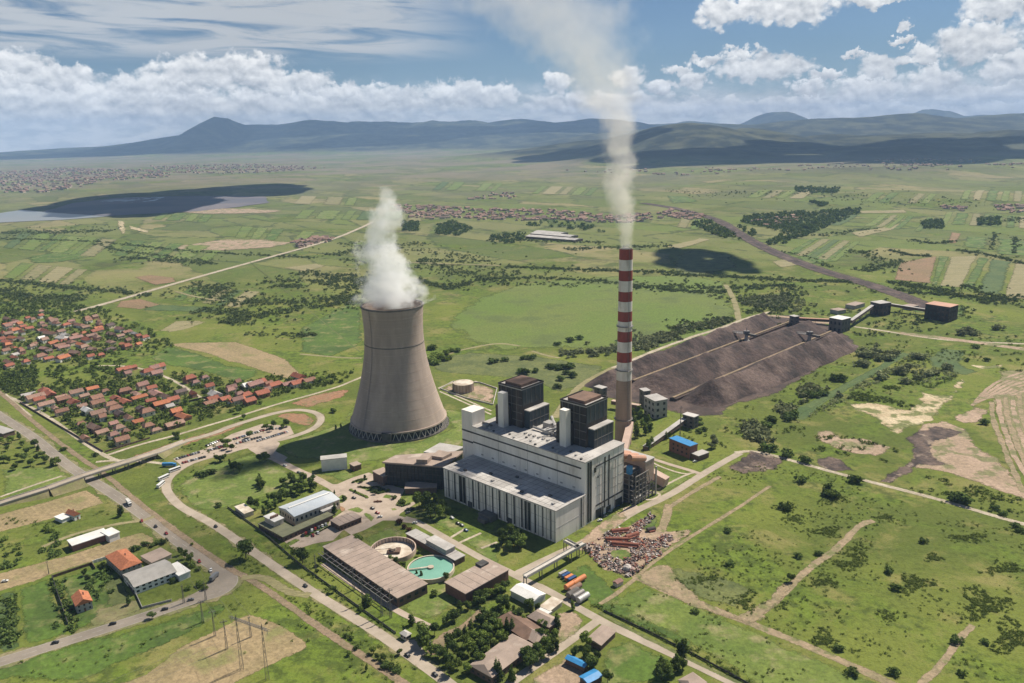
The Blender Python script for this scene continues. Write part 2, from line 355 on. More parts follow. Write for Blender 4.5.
# wooded hills, their dark colour also standing in for cloud shadow
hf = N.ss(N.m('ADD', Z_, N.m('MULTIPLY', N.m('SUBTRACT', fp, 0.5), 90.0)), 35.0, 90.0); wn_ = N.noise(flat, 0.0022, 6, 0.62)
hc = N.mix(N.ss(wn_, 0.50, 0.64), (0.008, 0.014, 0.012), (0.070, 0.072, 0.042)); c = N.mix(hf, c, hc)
fo = N.m('MULTIPLY', N.ss(N.noise(N.v('ADD', flat, (5000.0, 100.0, 0.0)), 0.0024, 6, 0.65), 0.45, 0.62), N.m('MULTIPLY', N.ss(Y_, 1500.0, 4500.0), 0.6)); c = N.mix(fo, c, (0.105, 0.110, 0.062))
nh = N.noise(flat, 0.27, 6, 0.82); c = N.mix(N.m('MULTIPLY', N.ss(nh, 0.53, 0.64), N.m('MULTIPLY', N.ss(nm, 0.36, 0.56), 0.75)), c, (0.050, 0.068, 0.020)); k = N.m('ADD', 0.60, N.m('ADD', N.m('MULTIPLY', nt, 0.20), N.m('MULTIPLY', N.ss(nh, 0.30, 0.70), 0.62))); c = N.v('SCALE', c, scale=k)
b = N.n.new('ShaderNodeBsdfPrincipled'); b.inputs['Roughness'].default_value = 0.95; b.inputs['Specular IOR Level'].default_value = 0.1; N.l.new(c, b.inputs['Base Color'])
bp = N.n.new('ShaderNodeBump'); bp.inputs['Distance'].default_value = 0.8; bp.inputs['Strength'].default_value = 0.9; N.l.new(N.m('ADD', N.m('MULTIPLY', nf, 1.0), N.m('MULTIPLY', nt, 0.4)), bp.inputs['Height']); N.l.new(bp.outputs[0], b.inputs['Normal'])
o = N.n.new('ShaderNodeOutputMaterial'); N.l.new(b.outputs[0], o.inputs[0])
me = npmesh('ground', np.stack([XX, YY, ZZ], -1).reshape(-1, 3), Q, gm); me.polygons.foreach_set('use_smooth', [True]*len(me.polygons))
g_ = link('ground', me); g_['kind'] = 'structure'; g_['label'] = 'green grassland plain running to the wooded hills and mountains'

# ---------------------------------------------------------------- surfaces laid on the ground
LAYER = [0.0]
CELLS = {}
def next_layer(pts, r=0):
    """height step of a new sheet: one above whatever already lies under its cells"""
    cs = set()
    for (x, y) in pts:
        k = int(r//12)+1
        for i in range(-k, k+1):
            for j in range(-k, k+1): cs.add((int(x//12)+i, int(y//12)+j))
    n = max([CELLS.get(c_, 0) for c_ in cs] or [0])+1
    for c_ in cs: CELLS[c_] = n
    LAYER[0] = n*0.006
def cover(w):
    xs = [p[0] for p in w]; ys = [p[1] for p in w]; st = 12.0
    if (max(xs)-min(xs))*(max(ys)-min(ys)) > 4e6: st = 60.0
    out = list(resample([tuple(p[:2]) for p in w]+[tuple(w[0][:2])], 12)) if st < 50 else [tuple(p[:2]) for p in w]
    y = min(ys)
    while y < max(ys):
        x = min(xs)
        while x < max(xs):
            if inside(x, y, w): out.append((x, y))
            x += st
        y += st
    return out
HARD = {'asphalt','concrete road','paving','lake','pond blue','ash pond'}
def struct(o, label=None):
    o['kind'] = 'structure'
    if label: o['label'] = label
    return o
def rough_edge(pts, step, amp, seed=0):
    out = []; n = len(pts)
    for i in range(n):
        a = pts[i]; b = pts[(i+1) % n]; L = math.hypot(b[0]-a[0], b[1]-a[1]); k = max(1, int(L/step))
        nx_, ny_ = -(b[1]-a[1])/max(L, 1e-6), (b[0]-a[0])/max(L, 1e-6)
        for j in range(k):
            t = j/k; x = a[0]+(b[0]-a[0])*t; y = a[1]+(b[1]-a[1])*t
            d = (float(fbm(x, y, step*2.5, 3, seed))-0.5)*2*amp
            out.append((x+nx_*d, y+ny_*d))
    return out
def sheet(name, wpts, m, off=None, label=None, edge=0):
    """polygon of world points laid on the terrain"""
    if off is None: next_layer(cover(wpts)); off = 0.02+LAYER[0]
    bm = bmesh.new(); tri = geometry.tessellate_polygon([[Vector((p[0], p[1], 0)) for p in wpts]])
    vs = [bm.verts.new((p[0], p[1], 0)) for p in wpts]
    for t in tri:
        try: bm.faces.new([vs[i] for i in t])
        except ValueError: pass
    ymax = max(p[1] for p in wpts); ymin = min(p[1] for p in wpts); xmin = min(p[0] for p in wpts); xmax = max(p[0] for p in wpts)
    if ymax > 1430 or edge:
        st = max(30.0, (ymax-1400)/60) if ymax > 1430 else 1e9
        if edge: st = min(st, max(edge*.6, 3.0, (xmax-xmin)/70, (ymax-ymin)/70))
        for ax_, lo, hi in ((0, xmin, xmax), (1, ymin, ymax)):
            v = lo+st
            while v < hi:
                co = [0,0,0]; co[ax_] = v; no = [0,0,0]; no[ax_] = 1
                bmesh.ops.bisect_plane(bm, geom=bm.verts[:]+bm.edges[:]+bm.faces[:], plane_co=co, plane_no=no, dist=0.01); v += st
        if ymax > 1430: off += 0.5+max(0.0, (ymax-1450)/2500.0)
        xs = np.array([v.co.x for v in bm.verts]); ys = np.array([v.co.y for v in bm.verts]); h_ = height(xs, ys)
        kk = ss(ys, 1300, 1600)
        for v, z, k_ in zip(bm.verts, h_, kk): v.co.z = float(z)+off*float(k_)+(0.02+LAYER[0])*(1-float(k_))
    else:
        for v in bm.verts: v.co.z = off
    bm.normal_update()
    for f in bm.faces:
        if f.normal.z < 0: f.normal_flip()
    me = bpy.data.meshes.new(name); bm.to_mesh(me); bm.free(); me.materials.append(m)
    if edge:
        co = np.zeros(len(me.vertices)*3, np.float32); me.vertices.foreach_get('co', co); co = co.reshape(-1,3)[:,:2].astype(float); dd = np.full(len(co), 1e9)
        for i in range(len(wpts)):
            a = np.array(wpts[i][:2], float); b = np.array(wpts[(i+1) % len(wpts)][:2], float); ab = b-a; t = np.clip(((co-a)@ab)/max(ab@ab, 1e-9), 0, 1); dd = np.minimum(dd, np.linalg.norm(co-a-t[:,None]*ab, axis=1))
        at = me.attributes.new('edge', 'FLOAT', 'POINT'); at.data.foreach_set('value', dd.astype(np.float32))
    return struct(link(name, me), label)
def patch(name, pts, m, step=0, amp=0, label=None, seed=0):
    w = [tuple(G(*p)[:2]) for p in pts]; key = next((k for k, v in MATS.items() if v is m), None); D = sum(math.hypot(*p) for p in w)/len(w)
    hard = key in HARD; e = 0
    if not hard:
        e = max(5.0, min(D/130, 26)) if key not in ('lush','bright green','lawn','dark crop','scrub ground','scrub dark') else max(7.0, D/(60 if key == 'bright green' else 130))
        if key in ('straw','ploughed','straw pale'): e *= .4
        ar = abs(sum(w[i][0]*w[(i+1) % len(w)][1]-w[(i+1) % len(w)][0]*w[i][1] for i in range(len(w))))/2; pe = sum(math.hypot(w[i][0]-w[i-1][0], w[i][1]-w[i-1][1]) for i in range(len(w)))
        e = max(.6, min(e, 0.55*ar/pe))
        if not step: step, amp = max(12, D/45), min(max(1.2, D/450), ar/pe*.6)
    if step and step < 1e9: w = rough_edge(w, step, amp, seed)
    return sheet(name, w, soft(key, round(e, 1)) if e else m, label=label, edge=e)
def smooth_line(pts, it=2):
    for _ in range(it):
        q = [pts[0]]
        for a, b in zip(pts[:-1], pts[1:]):
            q.append((a[0]*.75+b[0]*.25, a[1]*.75+b[1]*.25)); q.append((a[0]*.25+b[0]*.75, a[1]*.25+b[1]*.75))
        q.append(pts[-1]); pts = q
    return pts
def resample(pts, step):
    out = [pts[0]]
    for a, b in zip(pts[:-1], pts[1:]):
        L = math.hypot(b[0]-a[0], b[1]-a[1]); k = max(1, int(math.ceil(L/step)))
        for j in range(1, k+1): out.append((a[0]+(b[0]-a[0])*j/k, a[1]+(b[1]-a[1])*j/k))
    return out
def ribbon_mb(w, width, offz, side=0.0, h=None, jit=0.0):
    """strip along world polyline w, centre shifted by side; h gives it a solid height"""
    mb = MB(); n = len(w); L = []
    for i, p in enumerate(w):
        a = w[max(0, i-1)]; b = w[min(n-1, i+1)]; d = math.hypot(b[0]-a[0], b[1]-a[1]) or 1; tx, ty = -(b[1]-a[1])/d, (b[0]-a[0])/d
        k1 = width/2*(1+jit*(random.random()-.5)); k2 = width/2*(1+jit*(random.random()-.5))
        z = (float(height(p[0], p[1])) if p[1] > 1430 else 0)+offz+(0.6+(p[1]-1430)/2500 if p[1] > 1430 else 0)
        L.append(((p[0]+tx*(side+k1), p[1]+ty*(side+k1)), (p[0]+tx*(side-k2), p[1]+ty*(side-k2)), z))
    vs = []; fs = []
    if h is None:
        for a, b, z in L: vs += [(a[0], a[1], z), (b[0], b[1], z)]
        fs = [(2*i+1, 2*i+3, 2*i+2, 2*i) for i in range(n-1)]
    else:
        for a, b, z in L: vs += [(a[0], a[1], z), (b[0], b[1], z), (a[0], a[1], z-h), (b[0], b[1], z-h)]
        for i in range(n-1):
            k = 4*i; fs += [(k+1,k+5,k+4,k),(k,k+4,k+6,k+2),(k+1,k+3,k+7,k+5),(k+2,k+6,k+7,k+3)]
        fs += [(0,2,3,1),(4*n-4,4*n-3,4*n-1,4*n-2)]
    return mb.add(vs, fs)
def soft_ribbon(name, w, width, off, m, jit, e):
    q = ribbon_mb(w, width, off, jit=jit); n = len(w); V = []; E_ = []
    for i in range(n):
        a, b = Vector(q.v[2*i]), Vector(q.v[2*i+1]); V += [a, (a+b)/2, b]; E_ += [0, (a-b).length/2, 0]
    Fq = []
    for i in range(n-1):
        for k in (0, 1): Fq.append((3*i+k+1, 3*i+k+4, 3*i+k+3, 3*i+k))
    key = next(k for k, v in MATS.items() if v is m); me = npmesh(name, V, Fq, soft(key, e)); at = me.attributes.new('edge', 'FLOAT', 'POINT'); at.data.foreach_set('value', np.array(E_, np.float32))
    return link(name, me)
ROADS = []
def wline(pts, step=15, sm=2): return resample(smooth_line([tuple(G(*p)[:2]) for p in pts], sm), step)
def road(name, pts, width, m, label=None, kerb=None, lines=False, shoulder=None, step=15, jit=0.0, sm=2):
    w = wline(pts, step, sm); ROADS.append((np.array(resample(w, 3)), width))
    if shoulder:
        next_layer(resample(w, 8), width+shoulder[1]); struct(soft_ribbon('verge', w, width+shoulder[1], 0.02+LAYER[0], shoulder[0], .5, 3.0))
    next_layer(resample(w, 8), width); key = next(k for k, v in MATS.items() if v is m)
    if key in HARD: o = struct(ribbon_mb(w, width, 0.02+LAYER[0], jit=jit).build(name, m), label)
    else: o = struct(soft_ribbon(name, w, width*1.35, 0.02+LAYER[0], m, jit, round(width*.22, 1)), label)
    if kerb:
        for sd in (1, -1): struct(ribbon_mb(w, 0.35, 0.16+LAYER[0], sd*(width/2+0.17), h=0.2).build('kerb', kerb))
    if lines:
        next_layer(resample(w, 8), width); mk = MB(); k = 0
        for a, b in zip(w[:-1], w[1:]):
            if lines == 'solid' or k % 2 == 0:
                q = ribbon_mb([a, b], 0.3, 0.02+LAYER[0]); mk.add(q.v, q.f)
            k += 1
        for sd in (1, -1):
            q = ribbon_mb(w, 0.28, 0.02+LAYER[0], sd*(width/2-0.5)); mk.add(q.v, q.f)
        struct(mk.build('road_marking', MATS['road paint']))
    return w
def samp_poly(poly, n, seed=None):
    """n random points inside a world polygon"""
    r = random.Random(seed); xs = [p[0] for p in poly]; ys = [p[1] for p in poly]; out = []; it = 0
    while len(out) < n and it < n*60:
        it += 1; x = r.uniform(min(xs), max(xs)); y = r.uniform(min(ys), max(ys))
        if inside(x, y, poly): out.append((x, y))
    return out
def inside(x, y, poly):
    c = False; j = len(poly)-1
    for i in range(len(poly)):
        if (poly[i][1] > y) != (poly[j][1] > y) and x < (poly[j][0]-poly[i][0])*(y-poly[i][1])/(poly[j][1]-poly[i][1])+poly[i][0]: c = not c
        j = i
    return c
def wpoly(pts): return [tuple(G(*p)[:2]) for p in pts]

mat('asphalt', (0.27,0.23,0.185), (0.21,0.18,0.145), 0.05, 0.9, fine=0.25)
mat('concrete road', (0.40,0.335,0.265), (0.31,0.26,0.20), 0.06, 0.9, fine=0.25)
mat('pale gravel', (0.44,0.38,0.29), (0.33,0.28,0.2), 0.05, 0.95, fine=0.3)
mat('dirt track', (0.30,0.225,0.145), (0.215,0.18,0.10), 0.10, 0.95, fine=0.4, detail=8, col3=(0.15,0.155,0.06), scale3=0.08, thr3=(0.55,0.66))
mat('road paint', (0.42,0.40,0.36), (0.28,0.26,0.22), 0.8)
mat('kerbstone', (0.42,0.38,0.33), (0.32,0.29,0.25), 0.5)
mat('verge', (0.235,0.20,0.105), (0.15,0.155,0.06), 0.07, 0.95, fine=0.4, detail=8)
mat('straw', (0.30,0.225,0.125), (0.235,0.185,0.095), 0.025, 0.95, fine=0.35, detail=8, col3=(0.19,0.18,0.07), scale3=0.035, thr3=(0.53,0.68), rows=0.45)
mat('straw pale', (0.26,0.225,0.12), (0.21,0.19,0.09), 0.03, 0.95, fine=0.25, stretch=(0.5,2.0,1.0), rows=0.45)
mat('ploughed', (0.235,0.15,0.085), (0.19,0.135,0.07), 0.02, 0.95, fine=0.3, rows=0.45)
mat('red soil', (0.29,0.15,0.085), (0.24,0.16,0.09), 0.04, 0.95, fine=0.4, col3=(0.13,0.14,0.05), scale3=0.06)
mat('lush', (0.088,0.145,0.022), (0.056,0.094,0.018), 0.02, 0.95, fine=0.35, detail=8, col3=(0.175,0.180,0.062), scale3=0.05, thr3=(0.5,0.68), rows=0.45)
mat('lawn', (0.140,0.180,0.036), (0.098,0.142,0.026), 0.03, 0.95, fine=0.3, detail=8, col3=(0.235,0.215,0.10), scale3=0.05, thr3=(0.5,0.7))
mat('bright green', (0.108,0.158,0.027), (0.130,0.160,0.036), 0.006, 0.95, fine=0.35, detail=8, col3=(0.095,0.125,0.032), scale3=0.012, thr3=(0.5,0.66))
mat('dark crop', (0.060,0.098,0.030), (0.085,0.120,0.036), 0.03, 0.95, fine=0.35, rows=0.45)
mat('scrub ground', (0.085,0.105,0.034), (0.14,0.155,0.05), 0.04, 0.95, fine=0.6, detail=8)
mat('coal', (0.030,0.022,0.020), (0.078,0.053,0.046), 0.035, 0.95, fine=0.9, bump=1.6, col3=(0.125,0.088,0.074), scale3=0.016, thr3=(0.48,0.66), detail=8)
mat('coal dirt', (0.035,0.027,0.025), (0.14,0.10,0.08), 0.05, 0.95, fine=0.7, bump=0.8, detail=8, col3=(0.26,0.2,0.15), scale3=0.06, thr3=(0.55,0.68))
mat('coal yard floor', (0.105,0.073,0.060), (0.05,0.036,0.031), 0.04, 0.95, fine=0.4)
mat('sand', (0.52,0.43,0.28), (0.40,0.31,0.19), 0.03, 0.95, fine=0.3, col3=(0.15,0.16,0.055), scale3=0.05, thr3=(0.48,0.58))
mat('clay', (0.37,0.27,0.195), (0.29,0.215,0.145), 0.03, 0.95, fine=0.4, detail=8, col3=(0.17,0.165,0.075), scale3=0.045, thr3=(0.50,0.60))
mat('ballast', (0.25,0.18,0.12), (0.19,0.15,0.09), 0.1, 0.95, fine=0.4)
mat('paving', (0.42,0.34,0.27), (0.35,0.28,0.22), 0.12, 0.9, fine=0.3, col3=(0.26,0.21,0.16), scale3=0.07)
mat('lake', (0.16,0.19,0.20), (0.22,0.23,0.23), 0.001, 0.35)
mat('ash pond', (0.10,0.10,0.12), (0.16,0.14,0.145), 0.002, 0.8, thr=(0.4,0.6))
mat('pond blue', (0.22,0.33,0.42), (0.16,0.24,0.32), 0.004, 0.4)

# --- far plain
patch('water', zs((0,180),2.844,[(-200,100),(0,95),(60,86),(130,92),(230,98),(310,104),(180,114),(0,122),(-200,128)]), MATS['lake'], label='grey lake at the left edge of the far plain')
patch('ash_pond', zs((0,180),2.844,[(120,92),(210,66),(330,52),(540,46),(760,48),(770,64),(680,78),(560,90),(400,98),(300,104),(200,98)]), MATS['ash pond'], 60, 25, label='dark ash pond on the far plain')
patch('pond', zs((0,180),2.844,[(280,62),(350,52),(470,49),(440,60),(380,66)]), MATS['pond blue'])
patch('pond', zs((0,180),2.844,[(620,52),(750,50),(745,62),(660,64)]), MATS['pond blue'])
patch('bare_soil', zs((0,180),2.844,[(480,92),(620,80),(700,82),(820,88),(760,95),(600,98)]), MATS['clay'], 40, 15)
patch('bare_soil', zs((0,180),2.844,[(330,115),(355,118),(362,150),(345,158),(335,140)]), MATS['sand'], 30, 8)
patch('bare_soil', zs((0,180),2.844,[(360,128),(425,145),(420,152),(370,140)]), MATS['sand'], 30, 8)
patch('bare_soil', zs((0,180),2.844,[(470,192),(640,168),(760,170),(850,178),(780,192),(640,202),(520,200)]), MATS['clay'], 40, 20)
patch('field', zs((0,180),2.844,[(380,277),(430,270),(500,278),(505,290),(440,300)]), MATS['ploughed'])
patch('field', zs((0,180),2.844,[(340,345),(400,338),(460,355),(400,368),(330,362)]), MATS['ploughed'])
patch('field', zs((0,180),2.844,[(430,352),(640,362),(600,378),(400,372)]), MATS['dark crop'])
patch('field', zs((0,180),2.844,[(70,222),(180,200),(260,196),(280,215),(180,235),(80,240)]), MATS['lush'])
patch('field', zs((0,180),2.844,[(800,250),(900,238),(930,245),(870,262)]), MATS['straw pale'])
patch('field', zs((0,180),2.844,[(500,400),(580,400),(480,430),(450,430)]), MATS['straw pale'])
patch('field', zs((0,280),3.796,[(640,245),(700,238),(900,235),(987,262),(1090,300),(1140,350),(1100,380),(987,345),(900,315),(860,310),(800,285),(720,265)]), MATS['straw'], label='dry straw-coloured field behind the village')
patch('field', zs((0,280),3.796,[(560,300),(640,245),(800,290),(870,320),(990,340),(985,365),(900,390),(780,350),(650,330)]), MATS['lush'])
patch('field', zs((0,280),3.796,[(630,190),(760,155),(790,158),(720,185),(640,200)]), MATS['straw pale'])
patch('meadow', [(445,318),(470,300),(520,282),(600,276),(690,275),(735,283),(735,330),(700,344),(640,352),(560,350),(500,352),(455,340)], MATS['bright green'], 60, 22, label='bright green meadow behind the cooling tower and chimney')
patch('meadow', [(300,328),(345,305),(362,300),(362,345),(330,358),(300,352)], MATS['lush'], 40, 15)
patch('meadow', [(425,360),(470,352),(540,356),(610,366),(600,384),(560,392),(520,380),(440,372)], MATS['scrub ground'], 25, 12)
for pts, mm in (([(900,262),(938,256),(932,284),(893,280)],'ploughed'),([(938,256),(950,257),(938,286),(930,284)],'lush'),([(950,257),(978,256),(962,288),(938,286)],'straw pale'),
                ([(978,257),(990,259),(974,290),(962,288)],'lush'),([(990,259),(1014,262),(1003,296),(974,292)],'dark crop'),([(1014,262),(1050,266),(1050,302),(1003,297)],'straw pale'),
                ([(950,232),(963,234),(957,244),(946,243)],'ploughed'),([(965,236),(990,238),(988,250),(960,247)],'lush'),([(995,238),(1040,242),(1040,258),(992,254)],'lush'),
                ([(790,250),(850,246),(840,262),(800,266)],'lush'),([(850,233),(880,228),(905,222),(900,228),(860,238)],'straw pale'),([(664,247),(700,238),(712,240),(680,249)],'straw pale'),
                ([(770,262),(790,258),(802,265),(780,268)],'straw pale'),([(664,196),(690,196),(700,202),(670,204)],'lush'),([(858,211),(905,210),(908,213),(860,214)],'straw pale')):
    patch('field', pts, MATS[mm])
def strips(q, n, sd, jit=.25):
    r = random.Random(sd); ts = [0]+sorted((k+r.uniform(-jit, jit))/n for k in range(1, n))+[1]; kinds = ['lush','lush','straw pale','dark crop','bright green','lawn','lawn','bright green','verge']
    L = lambda a, b, t: (a[0]+(b[0]-a[0])*t, a[1]+(b[1]-a[1])*t); last = None
    for a, b in zip(ts[:-1], ts[1:]):
        k = r.choice([z for z in kinds if z != last]); last = k
        if r.random() < .15: continue
        patch('field', [L(q[0], q[1], a+.01), L(q[0], q[1], b-.01), L(q[3], q[2], b-.01), L(q[3], q[2], a+.01)], MATS[k], 9e9, 0)
for k_, (q, n) in enumerate((([(880,214),(935,218),(922,232),(862,226)],6),([(945,212),(1030,217),(1030,229),(938,224)],7),([(800,214),(862,214),(842,226),(778,224)],5),([(812,238),(862,242),(838,262),(784,254)],5),([(965,190),(1040,192),(1040,203),(958,200)],6),
    ([(860,192),(940,194),(930,204),(846,202)],6),([(740,190),(820,190),(804,199),(724,198)],5),([(905,300),(990,309),(980,320),(912,312)],4),([(20,232),(120,240),(96,258),(0,248)],6),([(130,240),(230,247),(210,262),(108,256)],5),([(240,226),(318,232),(306,243),(232,238)],5),
    ([(20,262),(90,270),(70,286),(0,278)],4),([(190,286),(262,292),(240,308),(170,300)],5),([(440,182),(520,184),(512,192),(430,190)],6),([(540,186),(600,188),(592,196),(530,194)],5),([(300,196),(360,198),(356,206),(292,204)],4),([(668,216),(720,222),(712,232),(664,226)],4),([(430,212),(300,210),(290,219),(425,222)],6),([(160,212),(232,216),(226,224),(150,220)],5))): strips(q, n, k_)
patch('cloud_shadow_patch', [(668,262),(690,250),(735,256),(742,268),(700,276),(676,274)], MATS['scrub ground'], 40, 15)  # cloud shadow put into the ground colour, using the darker scrub tone

# --- roads and railways far off
road('far_road', zs((0,180),2.844,[(215,375),(310,350),(550,280),(750,225),(950,170),(1024,138),(1060,120)]), 13, MATS['pale gravel'], 'straight pale road crossing the far fields', step=40)
road('rail_line', zs((664,180),2.844,[(-60,66),(0,75),(60,88),(150,110),(230,165),(330,215),(450,260),(560,290),(680,330),(730,350),(745,372)]), 34, MATS['coal yard floor'], 'railway line running up to the coal yard', step=30)
w_rail = road('rail_track', zs((664,180),2.844,[(-60,66),(0,75),(60,88),(150,110),(230,165),(330,215),(450,260),(560,290),(680,330),(730,350),(745,372)]), 13, MATS['coal'], step=30)
road('track', zs((560,280),3.413,[(565,18),(585,50),(602,90),(610,140)]), 9, MATS['straw pale'])
road('track', [(300,354),(345,358),(362,358)], 5, MATS['straw pale'])
road('track', [(430,362),(452,352),(480,346),(500,343),(520,346)], 5, MATS['straw pale'])
road('track', [(532,351),(548,356),(560,358)], 5, MATS['straw pale'])
road('track', [(360,352),(250,262)], 1.5, MATS['scrub ground'])
road('far_track', [(395,262),(440,264),(500,266)], 9, MATS['straw pale'], step=40)
road('track', zs((780,270),5.12,[(380,290),(540,312),(700,340),(880,362),(1100,372),(1300,380)]), 6, MATS['pale gravel'], step=25)
road('track', zs((0,180),2.844,[(500,318),(560,335),(640,345)]), 6, MATS['straw pale'])
road('track', [(900,333),(960,340),(1030,350)], 14, MATS['clay'])

# --- left: highway, village roads, overpass approach
patch('field', zs((0,420),2.596,[(-60,262),(0,245),(120,212),(225,180),(262,200),(272,216),(140,256),(0,292),(-60,305)]), MATS['straw'], label='straw field beside the highway')
patch('field', zs((0,420),2.596,[(-60,420),(0,398),(180,350),(330,300),(370,290),(398,305),(402,322),(250,365),(130,402),(90,420),(0,446),(-60,460)]), MATS['straw'])
patch('field', zs((0,420),2.596,[(45,438),(132,408),(150,470),(185,540),(190,556),(60,590),(50,540)]), MATS['lush'])
patch('field', zs((0,420),2.596,[(0,452),(42,440),(50,520),(58,590),(4,610),(-40,560)]), MATS['dark crop'])
patch('garden', zs((0,420),2.596,[(140,410),(290,370),(330,440),(372,490),(190,552)]), MATS['lush'])
patch('field', zs((0,420),2.596,[(265,420),(315,402),(350,470),(300,495),(275,480)]), MATS['scrub ground'])
patch('bare_soil', zs((0,420),2.596,[(245,490),(360,465),(380,490),(250,545),(225,530)]), MATS['verge'], 6, 3)
patch('grass_strip', zs((0,540),4.778,[(-60,600),(0,585),(300,505),(700,400),(1070,290),(1100,330),(860,480),(380,683),(-60,683)]), MATS['lush'])
patch('field', zs((180,560),3.657,[(-420,520),(-130,420),(0,315),(120,262),(235,203),(262,198),(300,210),(400,255),(470,302),(465,325),(300,402),(190,455),(100,540)]), MATS['straw'], label='straw field under the power line at the lower left')
patch('meadow', zs((0,420),2.596,[(0,120),(150,118),(185,150),(190,165),(60,195),(0,208)]), MATS['lawn'], 12, 5)
patch('bare_soil', [(128,457),(170,443),(232,424),(242,419),(246,424),(232,431),(170,451),(140,459)], MATS['red soil'], 8, 2.5)
patch('bare_soil', zs((200,380),6.4,[(560,150),(700,100),(880,60),(960,55),(975,75),(900,120),(760,160),(690,185),(640,175)]), MATS['red soil'], 8, 3)
patch('bare_soil', zs((200,380),6.4,[(480,225),(560,208),(680,212),(745,245),(735,280),(680,300),(600,280),(520,250)]), MATS['red soil'], 8, 2)
patch('lawn', zs((150,380),5.253,[(135,560),(240,470),(340,430),(560,385),(690,440),(830,520),(870,560),(700,600),(500,650),(350,690),(250,690),(170,640)]), MATS['lawn'], label='lawn inside the bend of the access road')
patch('lawn', zs((260,390),6.207,[(110,340),(240,290),(420,230),(500,200),(600,50),(640,60),(560,200),(900,300),(1000,420),(760,440),(640,450),(450,440),(350,440),(230,430),(150,410),(120,370)]), MATS['lawn'])
patch('lawn', [(440,408),(520,418),(466,442),(455,452),(398,458),(370,462),(345,470),(330,480),(310,470),(350,452),(420,440),(450,428)], MATS['lawn'])
patch('lawn', zs((240,430),3.415,[(420,360),(520,320),(570,345),(560,370),(700,480),(760,460),(760,600),(640,665),(560,620),(430,420)]), MATS['lawn'])
patch('lawn', zs((240,430),3.415,[(580,300),(610,290),(750,370),(830,440),(888,470),(888,380),(760,330),(700,290),(640,270)]), MATS['lawn'])
patch('lawn', [(555,580),(585,560),(632,604),(700,645),(690,652),(600,612)], MATS['lush'], 6, 2)
patch('lawn', zs((540,620),5.689,[(350,170),(490,100),(700,190),(800,250),(800,358),(340,400)]), MATS['lush'])
patch('meadow', [(596,602),(645,582),(760,630),(900,690),(780,700),(700,652)], MATS['lawn'], 12, 4)
road('highway', [(-60,378),(-20,402),(8,421),(34,437),(63,462),(82,475),(104,488),(130,505),(181,543),(208,562),(224,571),(233,581),(222,592),(200,598),(146,616),(58,644),(0,662),(-80,688)], 10.5, MATS['asphalt'], 'main road bending round the lower left', shoulder=(MATS['verge'], 8), lines='dash', step=9)
patch('asphalt_apron', [(190,551),(215,563),(232,572),(237,580),(228,589),(200,597),(184,599),(204,588),(212,578),(206,566)], MATS['asphalt'])
w_loop = road('access_road', [(186,441),(215,433),(226,428),(252,419.5),(283,411),(302,409.5),(317.5,413),(322.5,419),(316,428),(293,437),(264,443),(245,447),(226,453),(198,460),(182,467),(169,477),(165,487),(171,498),(184,509.5),(208,520.5),(238,541),(265,560),(317,595.5),(371,628),(407,653),(440,677),(470,700)], 7.6, MATS['concrete road'], 'looping concrete access road of the power station', shoulder=(MATS['verge'], 5), step=10)
road('village_road', zs((0,380),6.827,[(0,95),(100,130),(330,250),(520,390),(700,510),(790,548),(830,556)]), 4.5, MATS['pale gravel'])
road('village_road', zs((80,380),6.827,[(160,522),(400,442),(640,382),(870,312),(1024,267)])+zs((150,380),5.253,[(500,180),(700,117),(870,72),(1000,32)])+[(345,384),(362,377)], 4.0, MATS['pale gravel'])
road('track', zs((0,380),6.827,[(30,95),(110,170),(210,250)]), 4, MATS['pale gravel'])
road('track', [(96,462),(118,460),(150,462),(166,464)], 4, MATS['pale gravel'])
road('village_road', zs((0,290),5.689,[(560,430),(700,430),(850,455),(1024,530)])+[(200,398),(213,402)], 4, MATS['pale gravel'])
road('village_road', zs((0,290),5.689,[(780,555),(850,580),(950,620)]), 4, MATS['pale gravel'])
road('rail_bed', [(-40,360),(0,392),(40,428),(83,460),(108,476),(131,497),(192,543),(231,570),(248,578),(284,602),(333,637),(371,661),(399,681),(430,700)], 4.6, MATS['ballast'], 'disused rail bed between the two roads', step=12, jit=0.25)
road('track', zs((180,560),3.657,[(225,65),(310,60),(380,110),(430,125),(475,130)]), 6, MATS['straw pale'], jit=0.3)
road('track', zs((0,420),2.596,[(0,200),(100,165),(200,150)])[:2]+[(62,476)], 3, MATS['pale gravel'])
road('track', zs((0,420),2.596,[(110,330),(200,292),(330,265),(372,262),(400,250)]), 4, MATS['straw pale'], jit=0.3)

# --- the station's own roads and yards
road('plant_road', zs((260,390),6.207,[(-40,330),(0,380),(100,430),(230,500),(330,540),(420,590),(540,650)])+[(363,503),(386,515),(404,520),(415,521)], 8, MATS['paving'], jit=0.1, step=8)
patch('forecourt', zs((260,390),6.207,[(-100,320),(60,290),(120,330),(100,380),(170,420),(130,450),(20,420),(-60,380)]), MATS['paving'], 5, 1.5, label='paved forecourt by the car park')
patch('forecourt', zs((330,455),8.533,[(-60,250),(60,250),(200,190),(330,150),(440,190),(560,270),(640,290),(600,370),(560,420),(700,400),(740,410),(600,500),(560,560),(450,560),(300,640),(180,683),(120,640),(60,683),(-60,683),(0,560),(130,470),(60,420),(120,400)]), MATS['paving'], label='paved forecourt before the dark office block')
patch('yard', zs((230,460),6.207,[(330,500),(560,400),(700,440),(640,500),(520,520),(400,560)]), MATS['paving'])
road('plant_road', [(404,518),(415,521),(430,529),(454,543),(486,561),(515,575),(532,584),(544,588),(599,620),(632,636),(692,663),(760,696)], 6.5, MATS['concrete road'], 'road along the front of the turbine hall', step=8, jit=0.08)
